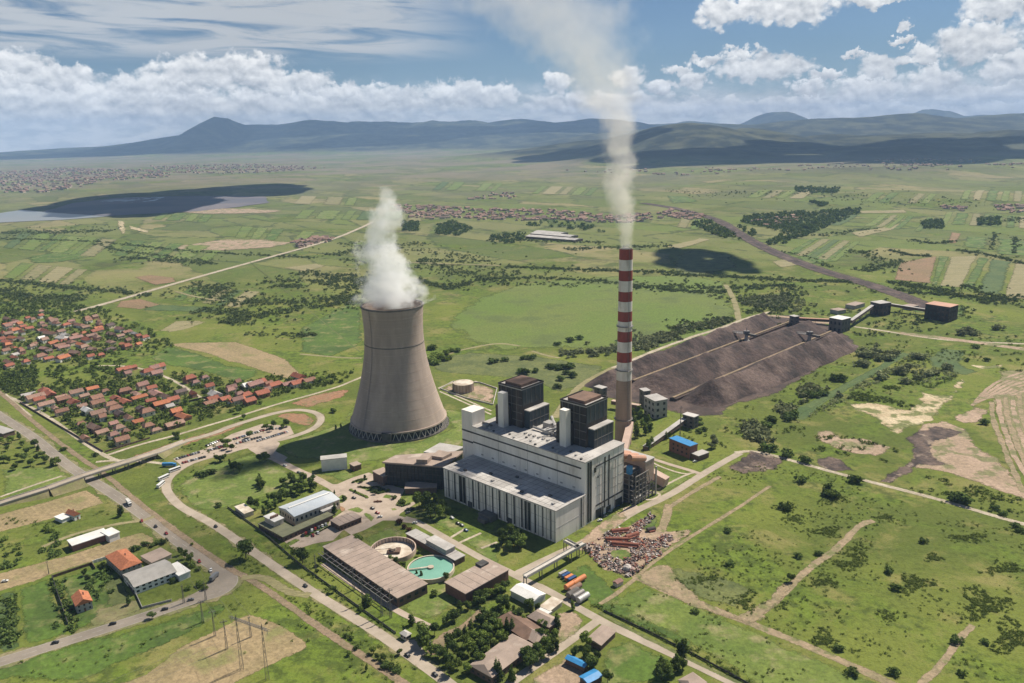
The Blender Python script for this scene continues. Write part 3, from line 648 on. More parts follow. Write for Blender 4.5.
road('plant_road', [(515,575),(545,560),(583,543),(607,530),(632,512),(669,496),(698,477),(720,464),(740,453)], 7.5, MATS['concrete road'], 'road along the right side of the power station', step=8, jit=0.08)
road('gravel_road', [(735,453),(747,451),(764,453),(798,462.5),(851,477),(882.5,485),(922,495),(961.5,506),(1001,518),(1060,534)], 5, MATS['pale gravel'], 'pale gravel road running right from the coal yard', jit=0.15)
road('plant_road', [(599,620),(559,649),(516,679),(490,700)], 6, MATS['concrete road'], step=8)
road('plant_road', zs((300,560),5.55,[(130,20),(300,140),(450,230),(590,310),(680,350),(740,380)]), 5, MATS['paving'], step=8, jit=0.1)
patch('yard', zs((300,560),5.55,[(530,460),(640,440),(700,520),(620,560)]), MATS['concrete road'])
patch('brown_path', zs((420,583),5.12,[(65,290),(120,250),(200,215),(310,118),(345,125),(300,190),(230,240),(150,280),(125,350),(60,380),(20,345)]), MATS['ballast'], 4, 1)
patch('bare_soil', zs((420,583),5.12,[(700,150),(800,140),(850,190),(840,240),(760,300),(710,330),(690,280)]), MATS['clay'], 5, 2)
patch('bare_soil', zs((540,620),5.689,[(-60,330),(120,230),(180,190),(240,240),(350,358),(-60,420)]), MATS['clay'], 5, 1)
road('dirt_track', zs((600,480),2.415,[(60,215),(90,235),(160,270),(360,345),(500,400),(690,485),(800,540)]), 6, MATS['dirt track'], 'brown dirt track across the right meadow', jit=0.3)
road('dirt_track', zs((600,480),2.415,[(360,342),(430,290),(500,215),(560,175),(590,150),(630,105),(660,98)]), 5, MATS['dirt track'], jit=0.4)
road('dirt_track', zs((600,480),2.415,[(770,500),(830,440),(860,390),(900,350)]), 4, MATS['dirt track'], jit=0.4)
road('dirt_track', zs((600,480),2.415,[(0,300),(60,262),(130,195),(230,130),(330,70),(410,15)]), 3, MATS['dirt track'], jit=0.3)
road('track', zs((600,480),2.415,[(-2,320),(60,355),(150,400),(260,455),(380,510)]), 2.5, MATS['scrub ground'], jit=0.3)
patch('bare_soil', zs((600,480),2.415,[(88,240),(128,208),(165,205),(190,235),(240,290),(330,325),(410,285),(440,250),(470,235),(460,270),(400,340),(350,352),(200,300)]), MATS['dirt track'], 6, 5)
patch('scrub_ground', zs((600,480),2.415,[(170,210),(300,230),(380,270),(330,310),(240,290),(180,250)]), MATS['scrub ground'], 8, 5)
road('dirt_track', zs((600,440),6.833,[(470,440),(450,560),(400,640),(340,700)]), 6, MATS['dirt track'], jit=0.3)
road('dirt_track', zs((600,440),6.833,[(820,250),(640,350),(520,430),(470,460)]), 4, MATS['dirt track'], jit=0.3)
patch('lawn', zs((600,440),6.833,[(350,320),(440,200),(600,240),(650,260),(440,370),(300,420),(280,400)]), MATS['lawn'])
road('footpath', zs((600,440),6.833,[(350,150),(430,190),(570,235),(640,225)]), 2.2, MATS['pale gravel'])
road('footpath', zs((600,440),6.833,[(390,340),(560,250),(640,222)]), 2.2, MATS['pale gravel'])
road('footpath', zs((600,440),6.833,[(330,350),(430,370),(350,415),(280,400)]), 2.2, MATS['pale gravel'])
road('plant_road', zs((600,440),6.833,[(360,130),(500,175),(640,215),(690,235)]), 5, MATS['paving'])
patch('yard', zs((600,440),6.833,[(160,470),(240,440),(270,460),(240,500),(160,530)]), MATS['paving'], 4, 1)
patch('yard', zs((600,440),6.833,[(0,560),(160,470),(200,540),(60,640),(-90,760),(-240,760)]), MATS['clay'], 4, 1)
for k_, (a, b_) in enumerate((((60,165),(180,120)),((60,165),(440,330)),((70,190),(440,355)),((320,115),(480,165)))):
    p1 = (430+a[0]/7.19, 365+a[1]/7.19); p2 = (430+b_[0]/7.19, 365+b_[1]/7.19); road('footpath', [p1, p2], 2.4, MATS['pale gravel'], sm=0)
patch('yard', [(440,389),(453,382),(480,383),(497,390),(494,404),(465,398)], MATS['clay'], label='gravel yard round the oil tank')
for a, b_ in (((500,235),(590,180)),((550,268),(690,205)),((690,300),(790,262))):
    road('footpath', [(370+a[0]/6.207, 500+a[1]/6.207), (370+b_[0]/6.207, 500+b_[1]/6.207)], 2.2, MATS['pale gravel'], sm=0)

# --- coal yard, spoil and quarry on the right
patch('coal_yard', zs((560,280),3.413,[(70,395),(90,370),(180,305),(245,272),(540,172),(640,130),(700,118),(800,118),(870,132),(930,160),(1010,205),(1020,225),(900,300),(800,352),(740,395),(600,432),(560,460),(480,470),(400,455),(340,440),(240,420),(180,410)]), MATS['coal yard floor'], 20, 5, label='sooty floor of the coal yard')
road('track', zs((560,280),3.413,[(-20,470),(30,400),(80,350),(180,300)]), 8, MATS['straw pale'], jit=0.3)
road('track', zs((560,280),3.413,[(180,300),(400,210),(560,160),(640,128),(720,108)]), 6, MATS['pale gravel'], jit=0.3)
road('gravel_road', zs((560,280),3.413,[(700,120),(800,128),(900,150),(1000,140)]), 10, MATS['clay'])
Q4 = ((764,340), 3.796)
patch('sand_pit', zs(*Q4,[(310,240),(400,232),(480,250),(540,262),(590,235),(590,195),(690,208),(730,165),(770,132),(750,190),(700,240),(660,300),(560,340),(520,362),(455,345),(400,290),(330,262)]), MATS['sand'], 9, 7, label='pale sand pit')
patch('bare_soil', zs(*Q4,[(770,92),(850,98),(910,92),(900,105),(830,112)]), MATS['sand'], 9, 3)
patch('bare_soil', zs(*Q4,[(600,320),(680,300),(770,340),(830,420),(900,450),(960,510),(987,560),(1100,660),(985,606),(860,565),(700,505),(560,490),(540,440)]), MATS['clay'], 12, 6)
patch('bare_soil', zs(*Q4,[(700,290),(800,250),(860,265),(830,310),(760,320)]), MATS['clay'], 12, 6)
patch('coal_dirt', zs(*Q4,[(530,372),(600,335),(640,322),(700,335),(775,352),(700,380),(650,400),(640,440),(720,475),(600,478),(520,520),(490,552),(435,540),(490,490),(560,445)]), MATS['coal dirt'], 8, 6, label='black coal dirt across the gravel road')
patch('bare_soil', zs(*Q4,[(200,345),(250,340),(300,372),(380,370),(490,408),(450,448),(360,435),(280,420),(190,375)]), MATS['clay'], 9, 4)
patch('coal_dirt', zs(*Q4,[(190,445),(250,438),(300,455),(350,500),(280,500),(200,478)]), MATS['coal dirt'], 8, 4)
patch('coal_dirt', zs((560,280),3.413,[(560,640),(640,590),(720,600),(780,610),(740,650),(620,665)]), MATS['coal dirt'], 6, 3)
patch('coal_dirt', zs(*Q4,[(-60,415),(0,430),(50,440),(20,480),(-60,460)]), MATS['coal dirt'], 6, 3)
patch('reed_bed', zs(*Q4,[(600,70),(680,30),(780,40),(760,95),(820,120),(760,140),(640,100)]), MATS['dark crop'], 12, 6)
patch('quarry_floor', zs(*Q4,[(880,120),(960,110),(1150,120),(1150,620),(1000,560),(960,480),(930,380),(880,290),(860,230)]), MATS['verge'], 12, 6)
for k_ in range(7):
    o_ = k_*26
    road('quarry_bench', zs(*Q4,[(790+o_*0.3,250-o_*0.2),(840+o_*0.6,190+o_*.15),(900+o_*.5,150+o_*.3),(1000,115+o_*.5),(1150,100+o_*.5)]), 3.4, MATS['clay'], jit=0.5)
    road('quarry_bench', zs(*Q4,[(865+o_,235-o_*0.35),(868+o_,300-o_*.3),(900+o_,380-o_*.2),(935+o_,470-o_*.1),(985+o_+40*math.sin(k_),580)]), 4.6, MATS['clay' if k_ % 2 else 'dirt track'], jit=0.5)
# drainage ditches with rank grass
for pts in (zs(*Q4,[(130,300),(250,210),(400,130),(540,50)]), zs((560,280),3.413,[(800,460),(900,400),(1100,300)])):
    road('ditch', pts, 9, MATS['dark crop'], jit=0.5)

# --- coal heaps: long ridged bodies between the two conveyors
def heap(name, a, b, width, hgt, label, seed):
    a = G(*a); b = G(*b); L = (b-a).length; d = (b-a)/L; u = Vector((-d.y, d.x, 0)); nu, nv = int(L/2.5), 22; V = []; 
    for i in range(nu+1):
        s_ = i/nu*L; e = min(1, min(s_, L-s_)/(hgt*1.6))
        for j in range(nv+1):
            t = j/nv*2-1; w = width/2*(1+0.16*(float(fbm(s_, seed*50, 60, 2, seed))-.5)*2)*(0.55+0.45*math.sqrt(max(e, 0)))
            p = a+d*s_+u*(t*w); prof = max(0, 1-abs(t))**0.85
            z = hgt*prof*e*(0.62+0.75*float(fbm(s_, t*20, 38, 4, seed+3)))+0.7*(float(fbm(p.x, p.y, 7, 3, seed))-.5)*min(1, prof*4)*2
            V.append((p.x, p.y, 0.0 if abs(t) > 0.999 or e <= 0 else max(0.25, z)))
    Qh = [(i*(nv+1)+j, (i+1)*(nv+1)+j, (i+1)*(nv+1)+j+1, i*(nv+1)+j+1) for i in range(nu) for j in range(nv)]
    me = npmesh(name, V, Qh, MATS['coal']); me.flip_normals() if me.polygons[len(Qh)//2].normal.z < 0 else None
    return tag(link(name, me), label, 'coal heap', 'coal heaps in the coal yard')
Z6 = ((560,280), 3.413)
def z6(x, y): return (560+x/3.413, 280+y/3.413)
heap('coal_heap', z6(115,372), z6(720,140), 46, 17, 'long dark coal heap at the far edge of the coal yard', 1)
heap('coal_heap', z6(270,385), z6(880,165), 66, 19, 'broad coal heap in the middle between the two conveyors', 2)
heap('coal_heap', z6(455,425), z6(975,215), 62, 21, 'nearest coal heap on the meadow side of the coal yard', 3)

# ================================================================ large structures
mat('tower concrete', (0.45,0.355,0.295), (0.33,0.262,0.22), 0.05, 0.9, fine=0.14, bands=0.38, stretch=(1,1,0.22), col3=(0.29,0.235,0.195), scale3=0.03, thr3=(0.58,0.80))
mat('dark concrete', (0.16,0.145,0.13), (0.11,0.10,0.09), 0.2, 0.9)
mat('pale concrete', (0.56,0.52,0.47), (0.46,0.43,0.38), 0.08, 0.85, fine=0.12, stretch=(1,1,0.4), col3=(0.36,0.33,0.29), scale3=0.12, thr3=(0.6,0.8))
mat('white panel', (0.84,0.795,0.725), (0.70,0.66,0.595), 0.07, 0.7, fine=0.2, stretch=(1,1,0.22), col3=(0.50,0.45,0.39), scale3=0.14, thr3=(0.54,0.76))
mat('roof felt', (0.43,0.405,0.38), (0.335,0.315,0.295), 0.06, 0.9, fine=0.25, col3=(0.53,0.505,0.475), scale3=0.04, thr3=(0.5,0.7))
mat('roof brown', (0.36,0.28,0.23), (0.28,0.22,0.18), 0.10, 0.9, fine=0.3, stretch=(1,1,1), col3=(0.46,0.38,0.32), scale3=0.05)
mat('dark window', (0.016,0.019,0.021), (0.03,0.034,0.036), 0.3, 0.35, spec=0.25)
mat('seam', (0.055,0.052,0.05), (0.09,0.085,0.08), 0.3)
mat('dark cladding', (0.024,0.021,0.021), (0.045,0.036,0.032), 0.12, 0.55, fine=0.5, stretch=(1,1,0.3), col3=(0.10,0.075,0.06), scale3=0.09, thr3=(0.55,0.72))
mat('blue cladding', (0.035,0.050,0.064), (0.022,0.029,0.037), 0.10, 0.45, fine=0.4, stretch=(1,1,0.3), col3=(0.10,0.10,0.10), scale3=0.2)
mat('rust roof', (0.20,0.125,0.09), (0.14,0.09,0.065), 0.15, 0.85, fine=0.3)
mat('steel', (0.16,0.155,0.155), (0.22,0.20,0.185), 0.4, 0.55, metal=0.3)
mat('light steel', (0.42,0.41,0.40), (0.33,0.31,0.29), 0.2, 0.5, metal=0.2)
mat('stack white', (0.72,0.67,0.62), (0.58,0.52,0.47), 0.12, 0.75, fine=0.25, bands=0.2, col3=(0.45,0.38,0.33), scale3=0.25, thr3=(0.55,0.75), stretch=(1,1,0.3))
mat('stack red', (0.28,0.06,0.045), (0.20,0.05,0.04), 0.12, 0.75, fine=0.3, bands=0.2, stretch=(1,1,0.3))
mat('stack concrete', (0.38,0.27,0.21), (0.29,0.205,0.16), 0.05, 0.9, fine=0.2, bands=0.4, stretch=(1,1,0.25), col3=(0.24,0.18,0.145), scale3=0.06)
mat('duct salmon', (0.50,0.27,0.18), (0.42,0.24,0.17), 0.1, 0.7, fine=0.2)
mat('duct pink', (0.50,0.37,0.30), (0.42,0.31,0.25), 0.1, 0.8, fine=0.2)
mat('brick', (0.22,0.105,0.075), (0.17,0.09,0.068), 0.4, 0.9, fine=0.3)
mat('brown wall', (0.17,0.105,0.08), (0.12,0.08,0.06), 0.4, 0.9, fine=0.3)
mat('cream wall', (0.60,0.52,0.42), (0.50,0.43,0.34), 0.3, 0.85, fine=0.15)
mat('grey wall', (0.40,0.38,0.35), (0.31,0.29,0.27), 0.3, 0.85, fine=0.15)
mat('white wall', (0.78,0.76,0.72), (0.68,0.66,0.62), 0.2, 0.8, fine=0.1)
mat('blue sheet', (0.05,0.25,0.52), (0.04,0.20,0.42), 0.3, 0.45, fine=0.2)
mat('blue grey sheet', (0.42,0.46,0.50), (0.52,0.54,0.55), 0.06, 0.4, fine=0.15, stretch=(1,1,1))
mat('grey sheet', (0.40,0.375,0.34), (0.32,0.30,0.27), 0.1, 0.6, fine=0.15)
mat('white sheet', (0.75,0.73,0.69), (0.62,0.60,0.56), 0.1, 0.5, fine=0.1)
mat('green felt', (0.20,0.20,0.12), (0.15,0.15,0.09), 0.15, 0.9, fine=0.3)
mat('tank paint', (0.50,0.40,0.33), (0.38,0.27,0.21), 0.15, 0.7, stretch=(1,1,0.3), fine=0.2)
mat('teal water', (0.20,0.40,0.31), (0.15,0.33,0.25), 0.03, 0.25, fine=0.08)
mat('tank floor', (0.62,0.56,0.47), (0.42,0.34,0.26), 0.12, 0.9)
for nme, cc in (('tile orange',(0.46,0.17,0.085)),('tile red',(0.34,0.12,0.075)),('tile brown',(0.27,0.145,0.10)),('tile faded',(0.32,0.20,0.15)),('tile dark',(0.14,0.10,0.09)),('tile pink',(0.32,0.18,0.15))):
    mat(nme, cc, tuple(c*0.72 for c in cc), 0.6, 0.85, fine=0.4, obj=True, island=-0.35)
mat('render white', (0.70,0.67,0.61), (0.60,0.57,0.52), 0.4, 0.85, obj=True, island=-0.3)
mat('render cream', (0.58,0.49,0.37), (0.48,0.41,0.31), 0.4, 0.85, obj=True, island=-0.3)
mat('render brick', (0.32,0.17,0.12), (0.26,0.15,0.11), 0.4, 0.9, obj=True, island=-0.3)
TH = math.radians(47)
def rebase(r, off):
    off = Vector(off); r.location = Vector(r.location)+Matrix.Rotation(r.rotation_euler.z, 3, 'Z') @ off
    for c_ in r.children: c_.location = -off

def part(mb, name, m, root, label=None, smooth=False):
    o = mb.build(name, MATS[m], root, smooth)
    if label: o['label'] = label
    return o

# ---------------------------------------------------------------- power station
ps = empty('power_station', 'huge pale panelled power station hall with two dark boiler towers on its roof', 'power station', PZ(556,543,0), TH)
L_, D1, D2, H1, H2 = 124.0, 36.0, 88.0, 26.0, 53.0
th_ = part(MB().box(0, D1, 0, L_, 0, H1), 'turbine_hall', 'white panel', ps)
part(MB().box(-0.6, D1-0.05, -0.6, L_+0.6, H1+0.003, H1+0.9), 'roof', 'roof felt', th_)
mb = MB()
for k in range(22): mb.box(1+k*0, D1-1, 2+k*5.6, 2.12+k*5.6, H1+0.9, H1+0.98)
for k in range(5): mb.box(4+k*7, 4.15+k*7, 0.5, L_-0.5, H1+0.9, H1+0.97)
part(mb, 'roof_seam', 'seam', th_)
mh_ = part(MB().box(D1, D2, 0.3, L_, 0, H2), 'main_hall', 'white panel', ps)
part(MB().box(D1-0.5, D2+0.4, -0.2, L_+0.5, H2+0.003, H2+0.8), 'roof', 'roof felt', mh_)
mb = MB()
for k in range(24): mb.box(D1, D1+14, 3+k*5.1, 3.12+k*5.1, H2+0.8, H2+0.9)
part(mb, 'roof_seam', 'seam', mh_)
# vertical window strips of the turbine hall: narrow ones, two broad ones
ys = [5.0, 13.0, 20.5, 34.5, 42.5, 50.5, 58.5, 66.0, 74.0, 82.0, 88.5, 110.5, 118.0]
for y in ys: part(MB().box(-0.25, 0.3, y-0.65, y+0.65, 1.5, H1-0.6), 'window_strip', 'dark window', th_)
for y0, y1 in ((25.0, 27.9), (28.6, 31.5), (97.0, 100.5), (101.3, 105.0)): part(MB().box(-0.25, 0.3, y0, y1, 1.5, H1-1.0), 'window_strip', 'dark window', th_)
mb = MB()
for y in range(1, 124, 4): mb.box(-0.35, 0.0, y, y+0.35, 0, H1-0.2)
for z in (8.5, 17): mb.box(-0.12, 0.0, 0, L_, z, z+0.2)
part(mb, 'panel_seam', 'grey wall', th_)
for y in (45, 90): part(MB().box(-0.4, 0.2, y, y+5, 0, 5), 'door', 'seam', th_)
# side of the turbine hall
part(MB().box(30.2, 31.4, -0.3, 0.2, 1, H1-0.5), 'window_strip', 'dark window', th_)
part(MB().box(0.5, 35.5, -0.12, 0, 11.8, 12.0), 'panel_seam', 'grey wall', th_)
# long dark bands of the main hall
for z in (38.5, 47.0): part(MB().box(D1-0.3, D1+0.3, 4, L_-0.3, z, z+1.2), 'band', 'seam', mh_)
for y in (28, 60, 93): part(MB().box(D1-0.2, D1, y, y+.2, H1, H2), 'panel_seam', 'grey wall', mh_)
for k in range(9): part(MB().box(D1-0.22, D1+.1, 10+k*12.7, 12.5+k*12.7, H1+3.2, H1+4.4), 'vent', 'grey wall', mh_)
for x0, x1 in ((39.0, 41.4), (42.2, 44.4)): part(MB().box(x0, x1, 0.0, 0.5, 1, H2-1), 'window_strip', 'dark window', mh_)
for x0, x1 in ((61.0, 62.6), (66.5, 68.1)): part(MB().box(x0, x1, 0.0, 0.5, 6, H2-3), 'window_strip', 'dark window', mh_)
part(MB().box(50, D2-0.5, 0.05, 0.5, 45.0, 46.2), 'band', 'seam', mh_)
part(MB().box(50, D2-0.5, 0.05, 0.5, 11.0, 12.4), 'band', 'seam', mh_)
part(MB().box(47.5, 50.2, 0.02, 0.5, 41, 45), 'window', 'dark window', mh_)
part(MB().box(52, 53.5, 0.02, 0.5, 35, 36.5), 'window', 'dark window', mh_)
mb = MB()
for z in (20, 28, 36.5): mb.box(50, D2-0.2, 0.18, 0.3, z, z+0.2)
for x in (55, 73, 80): mb.box(x, x+0.15, 0.18, 0.3, 0, H2)
part(mb, 'panel_seam', 'grey wall', mh_)
for x0, x1, z1 in ((50, 60, 8), (64, 70, 5.5), (76, 86, 7)): part(MB().box(x0, x1, -0.1, 0.4, 0, z1), 'gate', 'dark window', mh_)
part(MB().box(36.5, 52, L_+0.55, L_+14, 0, 66), 'stair_tower', 'white panel', ps)
for z in (46.5, 37.0): part(MB().box(36.3, 36.6, L_+0.55, L_+14.1, z, z+1.5), 'band', 'seam', ps)
for y0, y1, yn0, yn1 in ((17.5, 44, 11, 17.4), (86.5, 114, 80, 86.4)):
    bt = part(MB().box(59.5, 88, y0, y1, H2+0.8, 88), 'boiler_tower', 'dark cladding', ps)
    part(MB().box(59.3, 88.2, y0-0.2, y1+0.2, 88.003, 88.9), 'roof', 'roof felt', bt)
    mb = MB(); mb.box(59.2, 59.9, y0-0.3, y1+0.3, 88.9, 90.1); mb.box(87.6, 88.3, y0-0.3, y1+0.3, 88.9, 90.1); mb.box(59.9, 87.6, y0-0.3, y0+0.3, 88.9, 90.1); mb.box(59.9, 87.6, y1-0.3, y1+0.3, 88.9, 90.1)
    part(mb, 'parapet', 'dark cladding', bt)
    part(MB().box(63, 85, y0+4, y1-5, 88.95, 91.6), 'roof_vent', 'rust roof', bt)
    part(MB().box(60.2, 87.7, y0-0.25, y0, 74, 87.5), 'side_cladding', 'blue cladding', bt)
    mb = MB()
    for z in (60, 67, 74, 81): mb.box(59.25, 59.5, y0, y1, z, z+0.5)
    for y in (y0+6, y0+12, y0+18, y0+24): mb.box(59.2, 59.5, y, y+0.4, H2+1, 88)
    for x in (65, 71, 77, 83): mb.box(x, x+0.3, y0-0.45, y0-0.25, 74, 87.5)
    part(mb, 'cladding_rib', 'steel', bt)
    an = part(MB().box(62, 88, yn0, y0-0.3, H2+0.8, 69.5), 'annex', 'blue cladding', ps)
    part(MB().box(61.8, 88.2, yn0-0.2, y0-0.3, 69.503, 70.3), 'roof', 'roof felt', an)
    mb = MB()
    for x in range(66, 88, 5): mb.box(x, x+0.3, yn0-0.15, yn0, H2+1, 69.4)
    mb.box(62, 88, yn0-0.2, yn0, 61, 61.4); part(mb, 'cladding_rib', 'steel', an)
    part(MB().box(49.8, 56, y0+13, y0+19.5, H2+0.85, 85), 'lift_shaft', 'white panel', ps)
    part(MB().box(56.1, 59.2, y0+12, y0+21, H2+0.85, 72), 'bridge_bay', 'dark cladding', ps)
    part(MB().box(54, 59.2, y0+21.5, y0+26.4, H2+0.85, 71), 'side_bay', 'dark cladding', ps)
# roof clutter between the towers
mb = MB(); mb.tube((62, 48, H2+2), (86, 76, H2+6), 1.6); mb.tube((62, 55, H2+3), (86, 55, H2+3), 1.4); mb.tube((64, 50, H2+2), (64, 78, H2+3), 1.1); mb.box(62, 70, 58, 66, H2+0.85, H2+4); mb.box(72, 80, 66, 74, H2+0.85, H2+6); mb.tube((58, 60, H2+5), (74, 48, H2+9), 0.9)
part(mb, 'roof_plant', 'light steel', ps)
mb = MB()
for k in range(8): mb.box(60+k*3.2, 60.3+k*3.2, 47+(k % 3)*5, 47.3+(k % 3)*5, H2+0.85, H2+7)
mb.box(60, 84, 50, 50.5, H2+6, H2+6.6); mb.box(60, 84, 60, 60.5, H2+6, H2+6.6)
part(MB().box(40, 44, 112, 116, H2+0.85, H2+3), 'roof_hatch', 'grey wall', ps); part(MB().box(46, 47, 110, 122, H2+0.85, H2+2.5), 'roof_screen', 'steel', ps)
part(mb, 'roof_frame', 'steel', ps)
mb = MB()
for k in range(6): mb.box(50.5, 53, 50+k*5, 52+k*5, H2+0.85, H2+2.0)
part(mb, 'roof_vent', 'light steel', ps)
for k in range(11): part(MB().box(6+(k%3)*9, 8+(k%3)*9, 7+k*10.7, 9.6+k*10.7, H1+.92, H1+2.1), 'roof_vent', ('light steel','seam')[k%2], th_)
for k in range(14): part(MB().box(37.5+(k%3)*3.4, 39+(k%3)*3.4, 5+k*7.9, 6.6+k*7.9, H2+.82, H2+1.9), 'roof_vent', ('seam','light steel')[k%2], mh_)
for x in (57.5, 75.5): part(MB().tube((x,-.25,1),(x,-.25,44), .28, n=6), 'drain_pipe', 'light steel', mh_)
part(MB().tube((34,-.3,1),(34,-.3,H1+1), .25, n=6), 'drain_pipe', 'steel', th_)
mb = MB().box(86,86.12,-.6,-.5,0,H2+1).box(86.9,87.02,-.6,-.5,0,H2+1)
for k in range(40): mb.box(86,87.02,-.58,-.52,k*1.34,k*1.34+.12)
part(mb, 'ladder', 'steel', mh_)
# foot of the turbine hall
mb = MB(); mb.box(-9, -1, 60, 74, 0, 4.5); mb.box(-14, -9.1, 62, 70, 0, 3)
part(mb, 'lean_to', 'dark concrete', ps)

# ---------------------------------------------------------------- flue gas cleaning behind the station
for nme, y0, y1, lab in (('filter_house', -8, 25, 'filter house framed in dark steel behind the right end of the power station'), ('filter_house', 74, 102, 'filter house framed in dark steel hidden behind the left boiler tower')):
    r = empty(nme, lab, 'filter house', PZ(556,543,0), TH)
    part(MB().box(108, 121, y0, y1, 12, 32), 'casing', 'duct pink', r)
    part(MB().box(107.6, 121.4, y0-.4, y1+.4, 32.003, 32.8), 'roof', 'roof felt', r)
    part(MB().box(94, 107.9, y0+6, y1-1, 14, 27), 'casing', 'dark concrete', r)
    fr = MB(); X_s = (90, 95, 100, 105, 110, 116, 121)
    for x in X_s:
        for y in (y0-2.5, y0+4, (y0+y1)/2, y1+0.2): fr.box(x-.4, x+.4, y-.4, y+.4, 0, 26 if x < 109 else 12)
    for z in (4, 8, 12, 16.5, 21, 25.5):
        xe = 121 if z <= 12 else 109
        fr.box(90, xe, y0-2.9, y0-2.2, z, z+.6); fr.box(90, 90.5, y0, y1, z, z+.5); fr.box(90, xe, y0+3.8, y0+4.3, z, z+.5)
    for k in range(5): fr.bar((90+k*6, y0-2.5, 1), (96+k*6, y0-2.5, 16), 0.4, 0.4); fr.bar((96+k*4, y0-2.5, 14), (92+k*4, y0-2.5, 25), 0.4, 0.4)
    part(fr, 'steel_frame', 'steel', r)
    for k in range(4):
        for j in range(2):
            x, y = 110+k*3.2, y0+6+j*14; hp = MB(); hp.add([(x-1.7,y-5,12),(x+1.7,y-5,12),(x+1.7,y+5,12),(x-1.7,y+5,12),(x,y,5)], [(0,1,2,3),(1,0,4),(2,1,4),(3,2,4),(0,3,4)]); part(hp, 'hopper', 'dark concrete', r)
    part(MB().box(90, 121, y0, y1-1, 0, 0.5), 'base', 'dark concrete', r)
    part(MB().box(92, 110, y0+1.5, y1-3, 0.55, 12), 'machine_hall', 'seam', r); part(MB().box(93, 104, y0-1.5, y0+1, 0.55, 5), 'pump_box', 'light steel', r)
    for k in range(4):
        part(MB().tube((88.5, y0+3+k*7.5, 42), (110, y0+3+k*7.5, 34.5), 2.7, n=12), 'duct', 'duct salmon', r, smooth=False)
    part(MB().box(88.6, 92, y0+2, y0+6, 27, 34), 'blue_box', 'blue sheet', r)
    part(MB().tube((119, y0-3.4, 0), (119, y0-3.4, 26), 0.8), 'vent_pipe', 'light steel', r)
    rebase(r, (100, y0, 0))
CHX, CHY = G(623, 443)[:2]; chl = Matrix.Rotation(-TH, 4, 'Z') @ (Vector((CHX, CHY, 0))-PZ(556,543,0))
r = empty('flue_duct', 'pinkish square flue duct running from the filter house towards the chimney foot', 'duct', PZ(556,543,0), TH)
mb = MB(); a = chl+Vector((6, -4, 22)); mb.bar(a, (133, 34, 15), 6.5, 7); part(mb, 'duct', 'duct pink', r)
mb = MB(); mb.bar((133, 37, 15), (136, 4, 13), 7.5, 8); mb.bar((136, 4, 13), (137, -12, 9), 7.5, 8); part(mb, 'duct', 'duct pink', r)
mb = MB()
for t in (0.2, 0.5, 0.8):
    p = a.lerp(Vector((133, 34, 15)), t); part(MB().box(p.x-.6, p.x+.6, p.y-.6, p.y+.6, 0, p.z-6.9), 'support', 'dark concrete', r)
for y_ in (18, 6, -8): part(MB().box(134.4, 135.8, y_, y_+1.2, 0, 5.5 if y_ > 0 else 1.5), 'support', 'dark concrete', r)
rebase(r, (128, 18, 0))

# ---------------------------------------------------------------- chimney
ch = empty('chimney', 'tall slender chimney banded red and white above bare concrete, smoking', 'chimney', (CHX, CHY, 0))
RB, RT, ZT = 8.3, 6.3, zof((CHX, CHY), 248.6)
def cr(z): return RT+(RB-RT)*max(0, 1-z/ZT)**1.3
ylv = [248.6,259.2,269.9,280.2,290.9,300.8,310.7,320.6,330.5,340.8,351,361,379.2]; zl = [zof((CHX, CHY), y) for y in ylv]
def seg(z0, z1, n=8): return MB().lathe([(cr(z0+(z1-z0)*i/n), z0+(z1-z0)*i/n) for i in range(n+1)], 48)
part(seg(0, zl[-1], 20), 'shaft', 'stack concrete', ch, smooth=True)
for i in range(12):
    part(seg(zl[i+1], zl[i]), 'red_band' if i % 2 == 0 else 'white_band', 'stack red' if i % 2 == 0 else 'stack white', ch, smooth=True)
part(MB().lathe([(RT, ZT), (RT-0.7, ZT), (RT-0.8, ZT-14), (0.01, ZT-14)], 48), 'flue_mouth', 'dark concrete', ch)
for y in (326, 369.5, 418.5):
    z = zof((CHX, CHY), y); q = cr(z)
    pf = part(MB().lathe([(q-.2, z), (q+1.3, z), (q+1.3, z+0.35), (q-.2, z+0.35)], 40), 'platform', 'steel', ch)
    mb = MB().lathe([(q+1.25, z+1.4), (q+1.35, z+1.4), (q+1.35, z+1.5), (q+1.25, z+1.5), (q+1.25, z+1.4)], 40)
    for k in range(20): t = k*math.pi/10; mb.tube(((q+1.3)*math.cos(t), (q+1.3)*math.sin(t), z+.3), ((q+1.3)*math.cos(t), (q+1.3)*math.sin(t), z+1.45), .06, n=4)
    part(mb, 'railing', 'steel', pf)
mb = MB(); lad = math.radians(-70)
for s_ in (-.3, .3):
    for i in range(12):
        z0, z1 = i*ZT/12, (i+1)*ZT/12; mb.tube(((cr(z0)+.3)*math.cos(lad)+s_, (cr(z0)+.3)*math.sin(lad), z0), ((cr(z1)+.3)*math.cos(lad)+s_, (cr(z1)+.3)*math.sin(lad), z1), 0.09, n=4)
part(mb, 'ladder', 'steel', ch)

